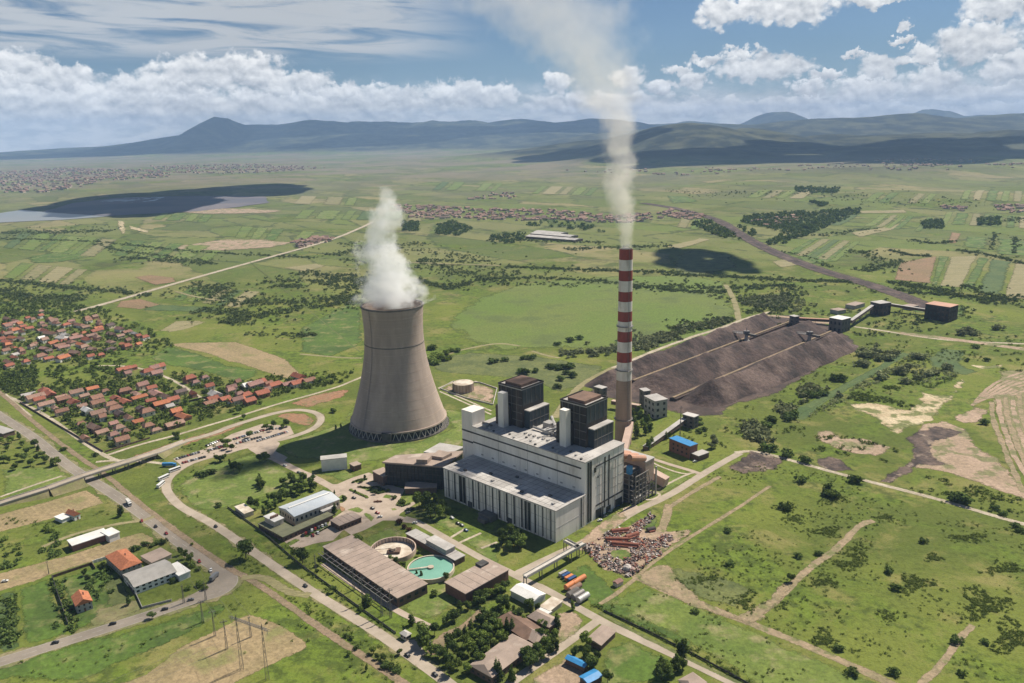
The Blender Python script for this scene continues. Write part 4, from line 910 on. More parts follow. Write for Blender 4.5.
# ---------------------------------------------------------------- cooling tower
CT = PZ(399.3, 424.5, 0); CTZ = 132.0
ct = empty('cooling_tower', 'giant concrete cooling tower of waisted hyperbola shape with white steam rising', 'cooling tower', CT)
def ctr(z):
    zt = 104.0; rt = 30.6
    return rt*math.sqrt(1+((z-zt)/(zt-9)*1.0)**2*((50.5/rt)**2-1)) if z < zt else rt*math.sqrt(1+((z-zt)/58.0)**2*0.45)
prof = [(ctr(9+i*(CTZ-9)/40), 9+i*(CTZ-9)/40) for i in range(41)]
part(MB().lathe(prof+[(prof[-1][0]-0.9, CTZ)]+[(r_-0.9, z_) for r_, z_ in prof[::-1]]+[prof[0]], 96), 'shell', 'tower concrete', ct, smooth=True)
part(MB().lathe([(ctr(CTZ), CTZ-1.4), (ctr(CTZ)+.6, CTZ-1.0), (ctr(CTZ)+.6, CTZ+.3), (ctr(CTZ)-1.0, CTZ+.3), (ctr(CTZ)-1.0, CTZ-1.4)], 96), 'rim', 'dark concrete', ct)
mb = MB()
for z in (92,): mb.lathe([(ctr(z)-.1, z), (ctr(z)+.22, z), (ctr(z+.9)+.22, z+.9), (ctr(z+.9)-.1, z+.9)], 96)
part(mb, 'ring_beam', 'dark concrete', ct)
part(MB().lathe([(49.2, 8.6), (51.4, 8.6), (51.2, 10.2), (49.2, 10.2), (49.2, 8.6)], 96), 'ring_beam', 'tower concrete', ct)
part(MB().lathe([(46, 0), (46.2, 8.9)], 64), 'fill', 'seam', ct)
mb = MB()
for k in range(12):
    z = 20+k*9.3; mb.lathe([(ctr(z)-.05, z), (ctr(z)+.10, z), (ctr(z+.3)+.10, z+.3), (ctr(z+.3)-.05, z+.3)], 96)
part(mb, 'lift_joint', 'tank paint', ct)
mb = MB()
for k in range(36):
    z0_, z1_ = 10+k*3.38, 10+(k+1)*3.38; t_ = math.radians(-128)
    for d_ in (-.012, .012): mb.tube(((ctr(z0_)+.45)*math.cos(t_+d_), (ctr(z0_)+.45)*math.sin(t_+d_), z0_), ((ctr(z1_)+.45)*math.cos(t_+d_), (ctr(z1_)+.45)*math.sin(t_+d_), z1_), .12, n=4, cap=False)
part(mb, 'ladder', 'steel', ct)
part(MB().lathe([(53.6, 0), (53.6, 1.6), (53.0, 1.6), (53.0, 0.4), (46, 0.4)], 96), 'basin', 'dark concrete', ct)
me = None; NL = 48
for k in range(NL):
    for s_ in (0, 1):
        t0 = 2*math.pi*k/NL; t1 = t0+(math.pi/NL)*(1 if s_ else -1)
        lg = MB().tube((52.6*math.cos(t0), 52.6*math.sin(t0), 0.3), (50.2*math.cos(t1), 50.2*math.sin(t1), 9.3), 0.30, n=6, cap=False); part(lg, 'leg', 'pale concrete', ct)
a_ = math.radians(-96); mb = MB(); mb.box(-5, 5, -1.5, 1.5, 0, 10.5)
go = part(mb, 'gate', 'seam', ct); go.location = (52.8*math.cos(a_), 52.8*math.sin(a_), 0); go.rotation_euler.z = a_+math.pi/2

# ---------------------------------------------------------------- generic buildings from surveyed roof corners
def frame(B, A, C, h):
    """B nearest, A left, C right roof corner in the picture, h height -> origin, angle, length along x (B-C), length along y (B-A)"""
    b, a, c = PZ(*B, h), PZ(*A, h), PZ(*C, h); va = a-b; vc = c-b
    ta = math.atan2(va.y, va.x)-math.pi/2; tc = math.atan2(vc.y, vc.x); d = (ta-tc+math.pi) % (2*math.pi)-math.pi
    t = tc+d*(va.length/(va.length+vc.length)); b.z = 0
    return b, t, vc.length, va.length
def windows(root, w, d, h, rows=1, step=4.5, ww=1.8, wh=1.4, m='dark window', faces='xy', z0=1.2):
    st = h/rows
    for r_ in range(rows):
        z = z0+r_*st
        if 'x' in faces:
            n = max(1, int(d/step))
            for i in range(n): part(MB().box(-0.06, 0.1, d*(i+.5)/n-ww/2, d*(i+.5)/n+ww/2, z, min(z+wh, h-.3)), 'window', m, root)
        if 'y' in faces:
            n = max(1, int(w/step))
            for i in range(n): part(MB().box(w*(i+.5)/n-ww/2, w*(i+.5)/n+ww/2, -0.06, 0.1, z, min(z+wh, h-.3)), 'window', m, root)
def block(name, label, cat, B, A, C, h, wall, roof, rt='flat', rise=2.0, ov=0.5, win=None, group=None, axis=None, seams=0, roofh=0.5):
    b, t, w, d = frame(B, A, C, h); r = empty(name, label, cat, b, t, group)
    wl_ = part(MB().box(0, w, 0, d, 0, h-(0 if rt == 'flat' else 0.2)), 'wall', wall, r)
    if rt == 'flat':
        rf = part(MB().box(-ov, w+ov, -ov, d+ov, h+.003, h+roofh), 'roof', roof, r)
        if seams:
            mb = MB()
            if d > w:
                for k in range(1, int(d/seams)): mb.box(-ov, w+ov, k*seams, k*seams+.18, h+roofh, h+roofh+.06)
            else:
                for k in range(1, int(w/seams)): mb.box(k*seams, k*seams+.18, -ov, d+ov, h+roofh, h+roofh+.06)
            part(mb, 'roof_seam', 'seam', rf)
    else:
        axis = axis or ('y' if d > w else 'x')
        rf = part(MB().gable(0, w, 0, d, h, h+rise, ov, axis, rise*1.3 if rt == 'hip' else 0), 'roof', roof, r)
        if rt == 'gable':
            g = MB()
            if axis == 'y':
                for y_ in (0.02, d-.22): g.add([(0,y_,h-.2),(w,y_,h-.2),(w/2,y_,h+rise-.25),(0,y_+.2,h-.2),(w,y_+.2,h-.2),(w/2,y_+.2,h+rise-.25)], [(0,1,2),(3,5,4),(0,3,4,1),(1,4,5,2),(2,5,3,0)])
            else:
                for x_ in (0.02, w-.22): g.add([(x_,0,h-.2),(x_,d,h-.2),(x_,d/2,h+rise-.25),(x_+.2,0,h-.2),(x_+.2,d,h-.2),(x_+.2,d/2,h+rise-.25)], [(0,2,1),(3,4,5),(0,1,4,3),(1,2,5,4),(2,0,3,5)])
            part(g, 'gable_wall', wall, r)
    if win: windows(r, w, d, h, **win)
    r['w'] = w; r['d'] = d
    return r
# black glass office block, built round its own four roof corners
hA = 22.0; pts = [PZ(*p, hA) for p in ((384,462),(442,466.3),(463,451),(397,455.5))]; o0 = pts[0].copy(); o0.z = 0
ab = empty('office_block', 'dark glass office block joined to the left end of the turbine hall', 'office building', o0)
lp = [(p.x-o0.x, p.y-o0.y) for p in pts]
def shrink(poly, d):
    cx = sum(p[0] for p in poly)/len(poly); cy = sum(p[1] for p in poly)/len(poly)
    return [(p[0]+(p[0]-cx)/math.hypot(p[0]-cx, p[1]-cy)*d, p[1]+(p[1]-cy)/math.hypot(p[0]-cx, p[1]-cy)*d) for p in poly]
part(MB().prism(shrink(lp, -0.6), 0, hA-1.2), 'glass_wall', 'dark window', ab)
for z in (0.0, 4.6, 9.2, 13.8): part(MB().prism(shrink(lp, -0.45), z+3.8, z+4.2), 'floor_band', 'seam', ab)
part(MB().prism(shrink(lp, 1.6), hA-1.2, hA+.2), 'roof', 'roof brown', ab)
e1 = Vector((lp[1][0], lp[1][1], 0)).normalized(); e2 = Vector((-e1.y, e1.x, 0))
mb = MB(); ln = math.hypot(*lp[1])
for k in range(16):
    p = e1*(ln*(k+.3)/16)+e2*0.2; mb.add([p+e1*-.15-e2*.5+Vector((0,0,0)), p+e1*.15-e2*.5, p+e1*.15, p+e1*-.15, p+e1*-.15-e2*.5+Vector((0,0,hA-1.3)), p+e1*.15-e2*.5+Vector((0,0,hA-1.3)), p+e1*.15+Vector((0,0,hA-1.3)), p+e1*-.15+Vector((0,0,hA-1.3))], [(0,3,2,1),(4,5,6,7),(0,1,5,4),(1,2,6,5),(2,3,7,6),(3,0,4,7)])
part(mb, 'mullion', 'seam', ab)
pj = [PZ(*p, hA+4) for p in zs((330,455), 8.533, [(735,38),(830,42),(870,2),(790,-6)])]
pn = part(MB().prism([(p.x-o0.x, p.y-o0.y) for p in pj], hA+.2, hA+4), 'penthouse', 'roof brown', ab)
for q, z1 in ((((858,5),(960,20),(1040,-20),(930,-45)), 3.0),):
    pj = [PZ(*p, hA+z1) for p in zs((330,455), 8.533, q)]; part(MB().prism([(p.x-o0.x, p.y-o0.y) for p in pj], hA+.2, hA+z1), 'penthouse', 'roof brown', ab)
r = empty('low_annex', 'pale flat-roofed annex behind the dark office block', 'building', PZ(430,462,0)); o1 = r.location.copy()
pj = [PZ(*p, 14) for p in ((424,452),(446,455),(464,447),(440,443))]; pl_ = [(p.x-o1.x, p.y-o1.y) for p in pj]
part(MB().prism(pl_, 0, 13.6), 'wall', 'grey wall', r); part(MB().prism(shrink(pl_, .6), 13.6, 14.2), 'roof', 'roof felt', r)
block('entrance_hall', 'low brown entrance hall at the foot of the dark office block', 'building', zs((330,455),8.533,[(640,290)])[0], zs((330,455),8.533,[(690,238)])[0], zs((330,455),8.533,[(905,262)])[0], 5, 'brown wall', 'roof brown')
block('gate_building', 'small brown block beside the left corner of the dark office block', 'building', (383,477), (378.5,470), (389,472), 9, 'brown wall', 'roof brown', win=dict(step=4))
wb = block('white_hall', 'windowless white hall standing between the cooling tower shadow and the forecourt', 'hall', (346.5,457.6), (322,463), (353,454.2), 11.5, 'white wall', 'roof felt')
part(MB().box(.3, wb['w']-.3, -.1, .1, .5, 11), 'end_panel', 'blue cladding', wb)
# (the long white face runs along the frame's y side)
block('brick_annex', 'low brick annex at the right end of the windowless white hall', 'building', (354,466.5), (350.5,463.5), (360.5,464), 5, 'brick', 'roof brown')
gy_ = block('gym_hall', 'long hall with a blue-grey metal roof left of the forecourt', 'hall', (294.4,516.4), (280,506.7), (338.7,498.7), 9, 'cream wall', 'blue grey sheet', rt='gable', rise=2.4, win=dict(step=4, wh=2.5, z0=4))
part(MB().box(2, gy_['w']-2, gy_['d']*.5-.9, gy_['d']*.5+.9, 11.2, 11.9), 'roof_light', 'white sheet', gy_)
block('hall_annex', 'small lean-to at the right side of the blue-grey roofed hall', 'building', (323,512), (317,507), (335,506), 5.5, 'cream wall', 'roof felt')
cn = block('canteen', 'low L-shaped building with a mossy flat roof below the blue-grey hall', 'building', (283,537.3), (259.3,523.6), (297.7,530.2), 4.2, 'brown wall', 'green felt', win=dict(step=3.5))
w, d = cn['w'], cn['d']; part(MB().box(w+.6, w+33, .3, 7.5, 0, 4.0), 'wing', 'brown wall', cn); part(MB().box(w+.6, w+33.6, -.2, 8, 4.003, 4.6), 'wing_roof', 'green felt', cn)
bx = part(MB().box(w*.35, w*.95, d*.55, d*.95, 4.7, 9), 'upper_room', 'cream wall', cn); part(MB().box(w*.32, w*.98, d*.52, d*.98, 9.003, 9.5), 'roof', 'white sheet', bx)
for k in range(5): part(MB().tube((w*(.42+.11*k), d*.72, 9.5), (w*(.42+.11*k), d*.72, 11.5), .7, n=10), 'roof_fan', 'tile faded', bx)
block('shop_building', 'small brown flat-roofed building beside the parked cars of the forecourt', 'building', (339.5,526), (330.7,520.4), (361,517.2), 4.6, 'brown wall', 'roof brown', win=dict(step=3), seams=5)
block('square_hut', 'small square hut with a cream roof at the edge of the shrubbery', 'hut', (244.5,514), (233.5,507.5), (254,511.5), 3.6, 'cream wall', 'tank floor')
lh = block('workshop', 'very long brown workshop with a streaked flat roof beside the two round basins', 'workshop', (397.5,598.4), (323,547), (427.4,584.3), 7, 'brown wall', 'roof brown', seams=6, win=dict(step=5, ww=3, wh=2.2, z0=3, faces='xy'))
w, d = lh['w'], lh['d']
fr = MB()
for k in range(int(d/7)):
    y = 3+k*7; fr.box(-6.3, -6, y, y+.3, 0, 5.6); fr.bar((-6.2, y, 5.6), (0, y, 6.4), .3, .4)
fr.box(-6.4, -6.0, 3, d-3, 5.2, 5.7); fr.box(-3.4, -3.1, 3, d-3, 5.6, 6.0); part(fr, 'pipe_rack', 'steel', lh)
rb_ = block('store_hall', 'red-brown hall with a flat pinkish roof right of the teal basin', 'hall', (465.5,594), (444.4,583), (509,570.4), 7.5, 'brick', 'roof brown', seams=7)
part(MB().box(rb_['w']*.72, rb_['w']*.9, rb_['d']*.75, rb_['d']+1, 8.0, 9.4), 'roof_vent', 'seam', rb_)
sb = block('pump_house', 'stepped flat-roofed pump house behind the two round basins', 'pump house', (455,560.5), (408,533), (463,555), 4.5, 'brown wall', 'roof felt', seams=8)
w, d = sb['w'], sb['d']; us = part(MB().box(0.4, w-.4, d*.18, d*.58, 5.05, 8.2), 'upper_storey', 'grey wall', sb); part(MB().box(0, w, d*.17, d*.59, 8.203, 8.7), 'roof', 'roof felt', us)
ws = block('arched_shed', 'white shed with a rounded metal roof beside the pipe bridge', 'shed', (533,601.4), (511,590), (545,593.5), 5, 'white wall', 'white sheet', rt='gable', rise=1.6)
block('canopy', 'flat cream canopy at the roadside next to the arched white shed', 'canopy', (550,611), (541,606), (561,601), 3.2, 'cream wall', 'tank floor')
block('white_hut', 'tiny white hut squeezed against the lower corner of the arched white shed', 'hut', (547,614.5), (537,609), (551,612), 3, 'white wall', 'white sheet')
for B, A, C, lab in (((492,677),(470,665),(534,645),'large brown pitched roof of the school among dark trees at the bottom edge'),
                     ((526,640),(500,617),(540,628),'dark brown pitched roof sunk among conifers above the largest school roof'),
                     ((535,643),(521,632),(547,634),'small tan flat-pitched building at the end of the dark brown roof'),
                     ((549,627),(527,617),(560,620),'small tan roofed house behind the conifers by the bare yard')):
    block('school_building', lab, 'school', B, A, C, 5, 'brown wall', 'rust roof' if lab.startswith('dark') else 'roof brown', rt='hip', rise=2.6, win=dict(step=4))
block('barn', 'brown roofed barn with a collapsed end beside the road fork', 'barn', (601,645), (586,640), (617,632), 4, 'brown wall', 'roof brown', rt='gable', rise=1.2)
block('blue_roof', 'bright blue sheet roof of a long open shed at the bottom edge', 'shed', (584,667), (565,659), (589,664), 4, 'brown wall', 'blue sheet', rt='gable', rise=1.0, axis='y')
block('blue_roof', 'second blue sheet roof set across the end of the long blue shed', 'shed', (588,683), (581,676), (601,675), 4, 'brown wall', 'blue sheet', rt='gable', rise=1.0)
block('round_roof_house', 'greyish roofed house at the very bottom right of the road fork', 'house', (692,690), (679,680), (706,682), 4, 'cream wall', 'roof brown', rt='hip', rise=2)
block('gatehouse', 'little round-edged gatehouse where the yard road meets the access road', 'gatehouse', (406,636.5), (400,633), (411,633.5), 3.4, 'cream wall', 'roof felt', rt='hip', rise=1.2, win=dict(step=2))
fb = block('factory', 'grey roofed factory with rows of windows by the road bend at the lower left', 'factory', (134.3,587), (126,573.5), (175,570.5), 6, 'white wall', 'grey sheet', rt='gable', rise=2.6, axis='x', win=dict(rows=2, step=4, ww=2, wh=1.5))
block('factory_wing', 'lower grey sheet-roofed wing at the right end of the grey factory', 'factory', (179,576), (172,565), (186,570), 4.5, 'white wall', 'white sheet')
def family_house(lab, B, A, C, h, roof, wall, rise=3, rt='gable', axis=None, step=3):
    r = block('house', lab, 'house', B, A, C, h, wall, roof, rt=rt, rise=rise, axis=axis, win=dict(rows=2 if h > 5 else 1, step=step, ww=1.1, wh=1.3))
    w, d = r['w'], r['d']; part(MB().box(w*.6, w*.6+.7, d*.5, d*.5+.7, h+rise*.4, h+rise+1), 'chimney', 'render brick', r); part(MB().box(w*.45, w*.45+1.1, -.08, .1, 0, 2.2), 'door', 'brick', r); return r
family_house('orange roofed house touching the upper corner of the grey factory', (121,570), (112,554), (138,560.5), 6, 'tile orange', 'grey wall', 3, 'hip')
family_house('orange roofed house standing alone in the dark green garden at the lower left', (76,606), (71,597), (92,601), 6, 'tile orange', 'grey wall', 3.4, 'gable', 'y')
family_house('red roofed farmhouse with a white lean-to beside the straw field at the left', (74,516), (66,513), (80,513.5), 4.5, 'tile orange', 'white wall', 2.6)
block('lean_to', 'white sheet lean-to at the left side of the red roofed farmhouse', 'shed', (62,520), (55,517), (70,516.5), 3, 'white wall', 'white sheet')
wr = block('warehouse', 'long white-roofed low warehouse between two straw fields at the left', 'warehouse', (72.5,546), (69.3,540), (108,533.5), 5, 'brick', 'white sheet')
block('warehouse_end', 'short white block at the right end of the long white-roofed warehouse', 'building', (109,536.5), (106,530.5), (116,531.5), 5.5, 'white wall', 'white sheet')
block('roadside_shed', 'brown shed with a pale roof cut by the left edge beside the highway', 'shed', (3,434), (-14,425), (10,430), 5, 'brown wall', 'roof felt')
block('yard_wall_shed', 'flat pink-roofed shed between the orange roofed house and the highway', 'shed', (152,563), (140,557), (172,555), 3, 'cream wall', 'roof brown')

# ---------------------------------------------------------------- coal handling
br = block('brick_building', 'square brick building with a bright blue roof beside the gravel path', 'building', (690,447), (669,439), (698,444.5), 12, 'brick', 'brick')
w, d = br['w'], br['d']; part(MB().box(-.3, w+.3, -.3, d+.3, 12.51, 12.9), 'blue_roof', 'blue sheet', br); part(MB().box(2, w+6, -9, -.3, 0, 5), 'annex', 'brown wall', br); part(MB().box(1.6, w+6.4, -9.4, -.3, 5.003, 5.5), 'annex_roof', 'roof felt', br)
for z in (3, 7.5):
    for k in range(4): part(MB().box(-.06, .1, 3+k*(d-4)/4, 5+k*(d-4)/4, z, z+2), 'window', 'dark window', br)
def transfer(lab, B, A, C, h, roof='roof felt', wall='dark concrete', rows=3):
    return block('transfer_tower', lab, 'industrial building', B, A, C, h, wall, roof, win=dict(rows=rows, step=6, ww=3, wh=h/rows*.45, m='dark window'), group='coal handling buildings')
transfer('grey concrete coal bunker house beside the right edge of the chimney', (655,401.5), (645,396), (667,399), 20, 'roof felt', 'grey wall')
transfer('slim dark coal house directly right of the chimney shaft', (644,391.5), (638.5,389), (651,391), 20, 'roof felt', 'dark concrete')
transfer('small square sooty house at the left end of the coal heaps', (602,389), (595.5,386.5), (605.5,387), 12)
transfer('sooty gallery house at the lower end of the inclined gallery above the brick building', (694,417.5), (684,414), (697,415), 13)
transfer('grey box-shaped transfer tower standing above the end of the nearest coal heap', (842,320), (830,317.5), (850,317.5), 20, 'white sheet', 'dark concrete', 2)
transfer('small transfer tower on the far edge of the coal yard', (795,317), (791,315.5), (798,316), 15, 'roof felt')
transfer('square transfer tower halfway along the inclined belt gallery at the right', (880,304), (874,301.5), (888,302), 20, 'roof felt', 'coal', 2)
cb = transfer('big sooty crusher building with an orange roof at the right end of the belts', (950,307.5), (927,303.5), (956,304.5), 24, 'duct salmon', 'coal', 3)
for B, A, C, lab in (((838,311),(833,309),(843,309),'small grey shed left of the halfway transfer tower'),((855,306),(849,304),(860,302.5),'small brown roofed shed behind the boxy transfer tower'),((912,307),(906,305),(915,305),'small pale shed left of the crusher building')):
    block('yard_shed', lab, 'shed', B, A, C, 6, 'grey wall', 'roof brown')
def gallery(lab, a, za, b, zb, w=5, h=4, m='roof felt', step=18, group='conveyor galleries'):
    a = G(*a) if not isinstance(a, Vector) else a.copy(); b = G(*b) if not isinstance(b, Vector) else b.copy(); a.z = 0; b.z = 0
    r = empty('conveyor_gallery', lab, 'conveyor', a, 0, group); d = b-a; L = d.length
    part(MB().bar((0,0,za), (d.x,d.y,zb), w, h), 'gallery', 'brown wall', r); part(MB().bar((0,0,za+.35), (d.x,d.y,zb+.35), w+.6, .34), 'roof', m, r)
    n = max(1, int(L/step))
    for k in range(1, n):
        p = d*(k/n); z = za+(zb-za)*k/n-h
        if z > 0.8: part(MB().tube((p.x-1.8,p.y,0), (p.x-.8,p.y,z), .3, n=5).tube((p.x+1.8,p.y,0), (p.x+.8,p.y,z), .3, n=5), 'trestle', 'steel', r)
    return r
gallery('long inclined gallery climbing right from the gallery house above the brick building', (645,450), 3.5, (686,425), 9)
gallery('gallery joining the two coal houses behind the chimney', (640,413), 9, (612,408), 9, m='duct pink')
gallery('inclined gallery between the boxy transfer tower and the halfway tower', (850,328), 12, (876,312), 17)
gallery('long gallery from the halfway tower to the crusher building', (888,311), 13, (928,315), 9)
gallery('gallery along the far end of the coal yard ending at the boxy transfer tower', (797,322), 7, (832,325), 9, m='duct salmon')
for k, (a, b) in enumerate(((z6(250,352), z6(780,150)), (z6(385,412), z6(925,182)))):
    A_ = G(*a); B_ = G(*b); r = empty('belt_conveyor', ('long belt conveyor between the far and middle coal heaps', 'long belt conveyor between the middle and nearest coal heaps')[k], 'conveyor', A_, 0, 'belt conveyors'); d = B_-A_
    part(MB().bar((0,0,4.2), (d.x,d.y,4.2), 3.4, 1.0), 'belt', 'ballast', r); part(MB().bar((0,0,3.0), (d.x,d.y,3.0), 2.4, 1.2), 'frame', 'steel', r)
    part(MB().bar((0,0,3.0), (d.x,d.y,3.0), 9, 2.95), 'bank', 'coal yard floor', r)
def stacker(lab, p, tip):
    p = G(*p); t = G(*tip); d = (t-p); u = d.normalized(); s_ = Vector((-u.y, u.x, 0)); r = empty('stacker', lab, 'stacker', p, 0, 'stackers on the coal heaps')
    part(MB().box(-5,5,-5,5,0,3), 'carriage', 'steel', r); part(MB().tube((0,0,3), (0,0,12), 3.0, 2.2, 10), 'turntable', 'light steel', r)
    mb = MB()
    for k in (-1.5, 1.5):
        mb.bar(s_*k+Vector((0,0,12.5)), d+s_*k+Vector((0,0,9)), .7, .7); mb.bar(s_*k+Vector((0,0,15)), d+s_*k+Vector((0,0,10)), .5, .5)
        for j in range(12):
            q = d*(j/12)+s_*k; q2 = d*((j+1)/12)+s_*k; mb.bar(q+Vector((0,0,12.3-j*.28)), q2+Vector((0,0,14.6-(j+1)*.4)), .35, .35)
    part(mb, 'boom', 'light steel', r); part(MB().box(-4,4,-3,3,12,17), 'cabin', 'steel', r)
    part(MB().bar(-u*16+Vector((0,0,14)), Vector((0,0,14)), 4, 3), 'counterweight', 'dark concrete', r)
    part(MB().tube((0,0,16), (0,0,22), .5, n=6), 'mast', 'steel', r)
stacker('stacker with its boom lying over the far coal heap', z6(635,212), z6(540,190)); stacker('stacker with its boom lying over the middle coal heap', z6(850,215), z6(765,195))

# ---------------------------------------------------------------- tanks and basins
o = empty('oil_tank', 'squat rusty-streaked round oil tank in a gravel yard behind the power station', 'tank', G(463.6,390.5))
part(MB().lathe([(12.2,0),(12.2,10)], 40), 'shell', 'tank paint', o, smooth=True); part(MB().lathe([(12.4,10),(12.4,10.3),(6,11.2),(0.01,11.6)], 40), 'lid', 'tank floor', o)
mb = MB()
for k in range(20): t = k*math.pi/10; mb.tube((12.4*math.cos(t),12.4*math.sin(t),0),(12.4*math.cos(t),12.4*math.sin(t),10),.22,n=4)
part(mb, 'shell_rib', 'brown wall', o)
mb = MB(); mb.bar((-13.2,0,0.2),(-12.4,-4,10.3),1,.2); part(mb, 'stair', 'steel', o)
def low_wall(name, lab, pts, h, w, m):
    a = [tuple(G(*p)[:2]) for p in pts]; mb = MB()
    for p, q in zip(a[:-1], a[1:]): mb.bar((*p,h), (*q,h), w, h)
    return tag(mb.build(name, MATS[m]), lab, 'wall')
low_wall('bund_wall', 'low concrete wall round the gravel yard of the oil tank', [(440,389),(453,382),(480,383),(497,389),(493,405),(465,398),(440,389)], 1.5, .6, 'pale concrete')
def basin(name, lab, c, R, h, floor, fz, water):
    r = empty(name, lab, 'basin', G(*c)); part(MB().lathe([(R,0),(R,h),(R-0.8,h),(R-0.8,0.1)], 56), 'wall', 'cream wall' if water else 'tank paint', r)
    part(MB().lathe([(R-1.0,fz),(0.01,fz)], 56), 'water' if water else 'floor', floor, r); part(MB().tube((0,0,.1),(0,0,h+.4),2.2,n=16), 'centre_drum', 'tank floor', r)
    part(MB().bar((0,0,h+.5),(-R*.96,-R*.2,h+.5),1.2,.4), 'scraper_bridge', 'tank floor', r); return r
basin('water_basin', 'round basin full of teal water beside the red-brown hall', (431,571), 16.8, 3.2, 'teal water', 2.5, True)
b2 = basin('dry_basin', 'empty round concrete basin with a stained pale floor behind the workshop', (393.5,552.5), 17, 4.0, 'tank floor', 0.3, False)
part(MB().box(-4,5,-3,4,.32,2.2), 'sludge_pit', 'brown wall', b2)
mb = MB()
for k in range(36): t = k*math.pi/18; mb.box(0,0.01,0,0.01,0,0.01) if False else mb.tube((16.0*math.cos(t),16.0*math.sin(t),.3),(16.0*math.cos(t),16.0*math.sin(t),3.8),.3,n=4)
part(mb, 'wall_rib', 'dark concrete', b2)

# ---------------------------------------------------------------- pipe bridge, overpass
def bridge(name, lab, cat, pts, z, w, h, deck, step, prail=False):
    a = [G(*p) if not isinstance(p, Vector) else p for p in pts]; r = empty(name, lab, cat, a[0]); o_ = a[0]
    mb = MB(); mr = MB(); n = 0
    for p, q in zip(a[:-1], a[1:]):
        p = p-o_; q = q-o_; mb.bar((p.x,p.y,z), (q.x,q.y,z), w, h); u = (q-p).normalized(); s_ = Vector((-u.y,u.x,0)); L = (q-p).length; n = int(L/step)
        for sd in (-1,1): mr.bar((p.x+s_.x*sd*w/2,p.y+s_.y*sd*w/2,z+1.0),(q.x+s_.x*sd*w/2,q.y+s_.y*sd*w/2,z+1.0),.2,.9)
        for k in range(n+1):
            c = p+u*(L*k/max(n,1)); lg = MB()
            for sd in (-1,1): lg.tube((c.x+s_.x*sd*w*.35,c.y+s_.y*sd*w*.35,0),(c.x+s_.x*sd*w*.35,c.y+s_.y*sd*w*.35,z-h),.35,n=6)
            lg.bar((c.x-s_.x*w*.45,c.y-s_.y*w*.45,z-h),(c.x+s_.x*w*.45,c.y+s_.y*w*.45,z-h),.6,.5); part(lg, 'pier', 'dark concrete', r)
    part(mb, 'deck', deck, r); part(mr, 'parapet', deck if not prail else 'light steel', r); return r
def lifted(px, py, z): p = PZ(px, py, z); p.z = 0; return p
bridge('pipe_bridge', 'long pale covered pipe bridge crossing over the road at the station corner', 'pipe bridge', [lifted(525,576,9), lifted(584,543,9)], 9, 3.6, 1.2, 'pale concrete', 14)
bridge('pipe_bridge', 'short pale pipe bridge from the turbine hall corner to the long pipe bridge', 'pipe bridge', [lifted(565,540,9), lifted(578,547,9)], 9, 3.4, 1.2, 'pale concrete', 12)
ov = [lifted(81,476,7), lifted(100,470,7.2), lifted(126,462,7), lifted(154,453,5.5)]
def ramp(p, z0, q, z1, nm):
    return p
r = empty('road_bridge', 'road bridge on concrete piers carrying the approach road over the highway', 'bridge', ov[0]); a0 = ov[0]; mb = MB(); mr = MB()
pth = [G(-40,517), lifted(0,503,1.6), lifted(48,488,5.5)]+ov+[G(186,441)]; zz = [0.25, 1.6, 5.5, 7, 7.2, 7, 5.5, 0.25]
pth = [lifted(*proj((p.x,p.y,0)), 0) for p in pth]
for i in range(len(pth)-1):
    p, q = pth[i]-a0, pth[i+1]-a0; mb.bar((p.x,p.y,zz[i]),(q.x,q.y,zz[i+1]),8.5,1.3 if 2 < i < 6 else 1.2); u = (q-p).normalized(); s_ = Vector((-u.y,u.x,0))*4.2
    for sd in (-1,1): mr.bar((p.x+s_.x*sd,p.y+s_.y*sd,zz[i]+.9),(q.x+s_.x*sd,q.y+s_.y*sd,zz[i+1]+.9),.25,.9)
part(mb, 'deck', 'concrete road', r); part(mr, 'parapet', 'pale concrete', r)
for i, t in ((3,.1),(3,.95),(4,.5),(5,.0),(5,.5),(5,.95)):
    c = pth[i].lerp(pth[i+1], t)-a0; z = zz[i]+(zz[i+1]-zz[i])*t; u = (pth[i+1]-pth[i]).normalized(); s_ = Vector((-u.y,u.x,0)); lg = MB()
    for sd in (-3,3): lg.tube((c.x+s_.x*sd,c.y+s_.y*sd,0),(c.x+s_.x*sd,c.y+s_.y*sd,z-1.2),.45,n=8)
    lg.bar((c.x-s_.x*4,c.y-s_.y*4,z-1.2),(c.x+s_.x*4,c.y+s_.y*4,z-1.2),.9,.7); part(lg, 'pier', 'dark concrete', r)
em = MB()
def wedge(p, q, z0, z1):
    u = (q-p).normalized(); s_ = Vector((-u.y,u.x,0)); V = []
    for c, z in ((p,z0),(q,z1)):
        for sd in (-1,1): V.append(c+s_*sd*(4.3+max(z,0)*1.4)+Vector((0,0,0.0)))
        for sd in (-1,1): V.append(c+s_*sd*4.3+Vector((0,0,max(z-.1,0.02))))
    em.add(V, [(0,2,6,4),(3,1,5,7),(2,3,7,6),(1,3,2,0),(4,6,7,5)])
for i in (0,1,2): wedge(pth[i], pth[i+1], zz[i]-1.2, zz[i+1]-1.2)
wedge(pth[6], pth[7], zz[6]-1.2, -.5)
struct(em.build('embankment', MATS['verge']), 'grassy embankment carrying the approach road')

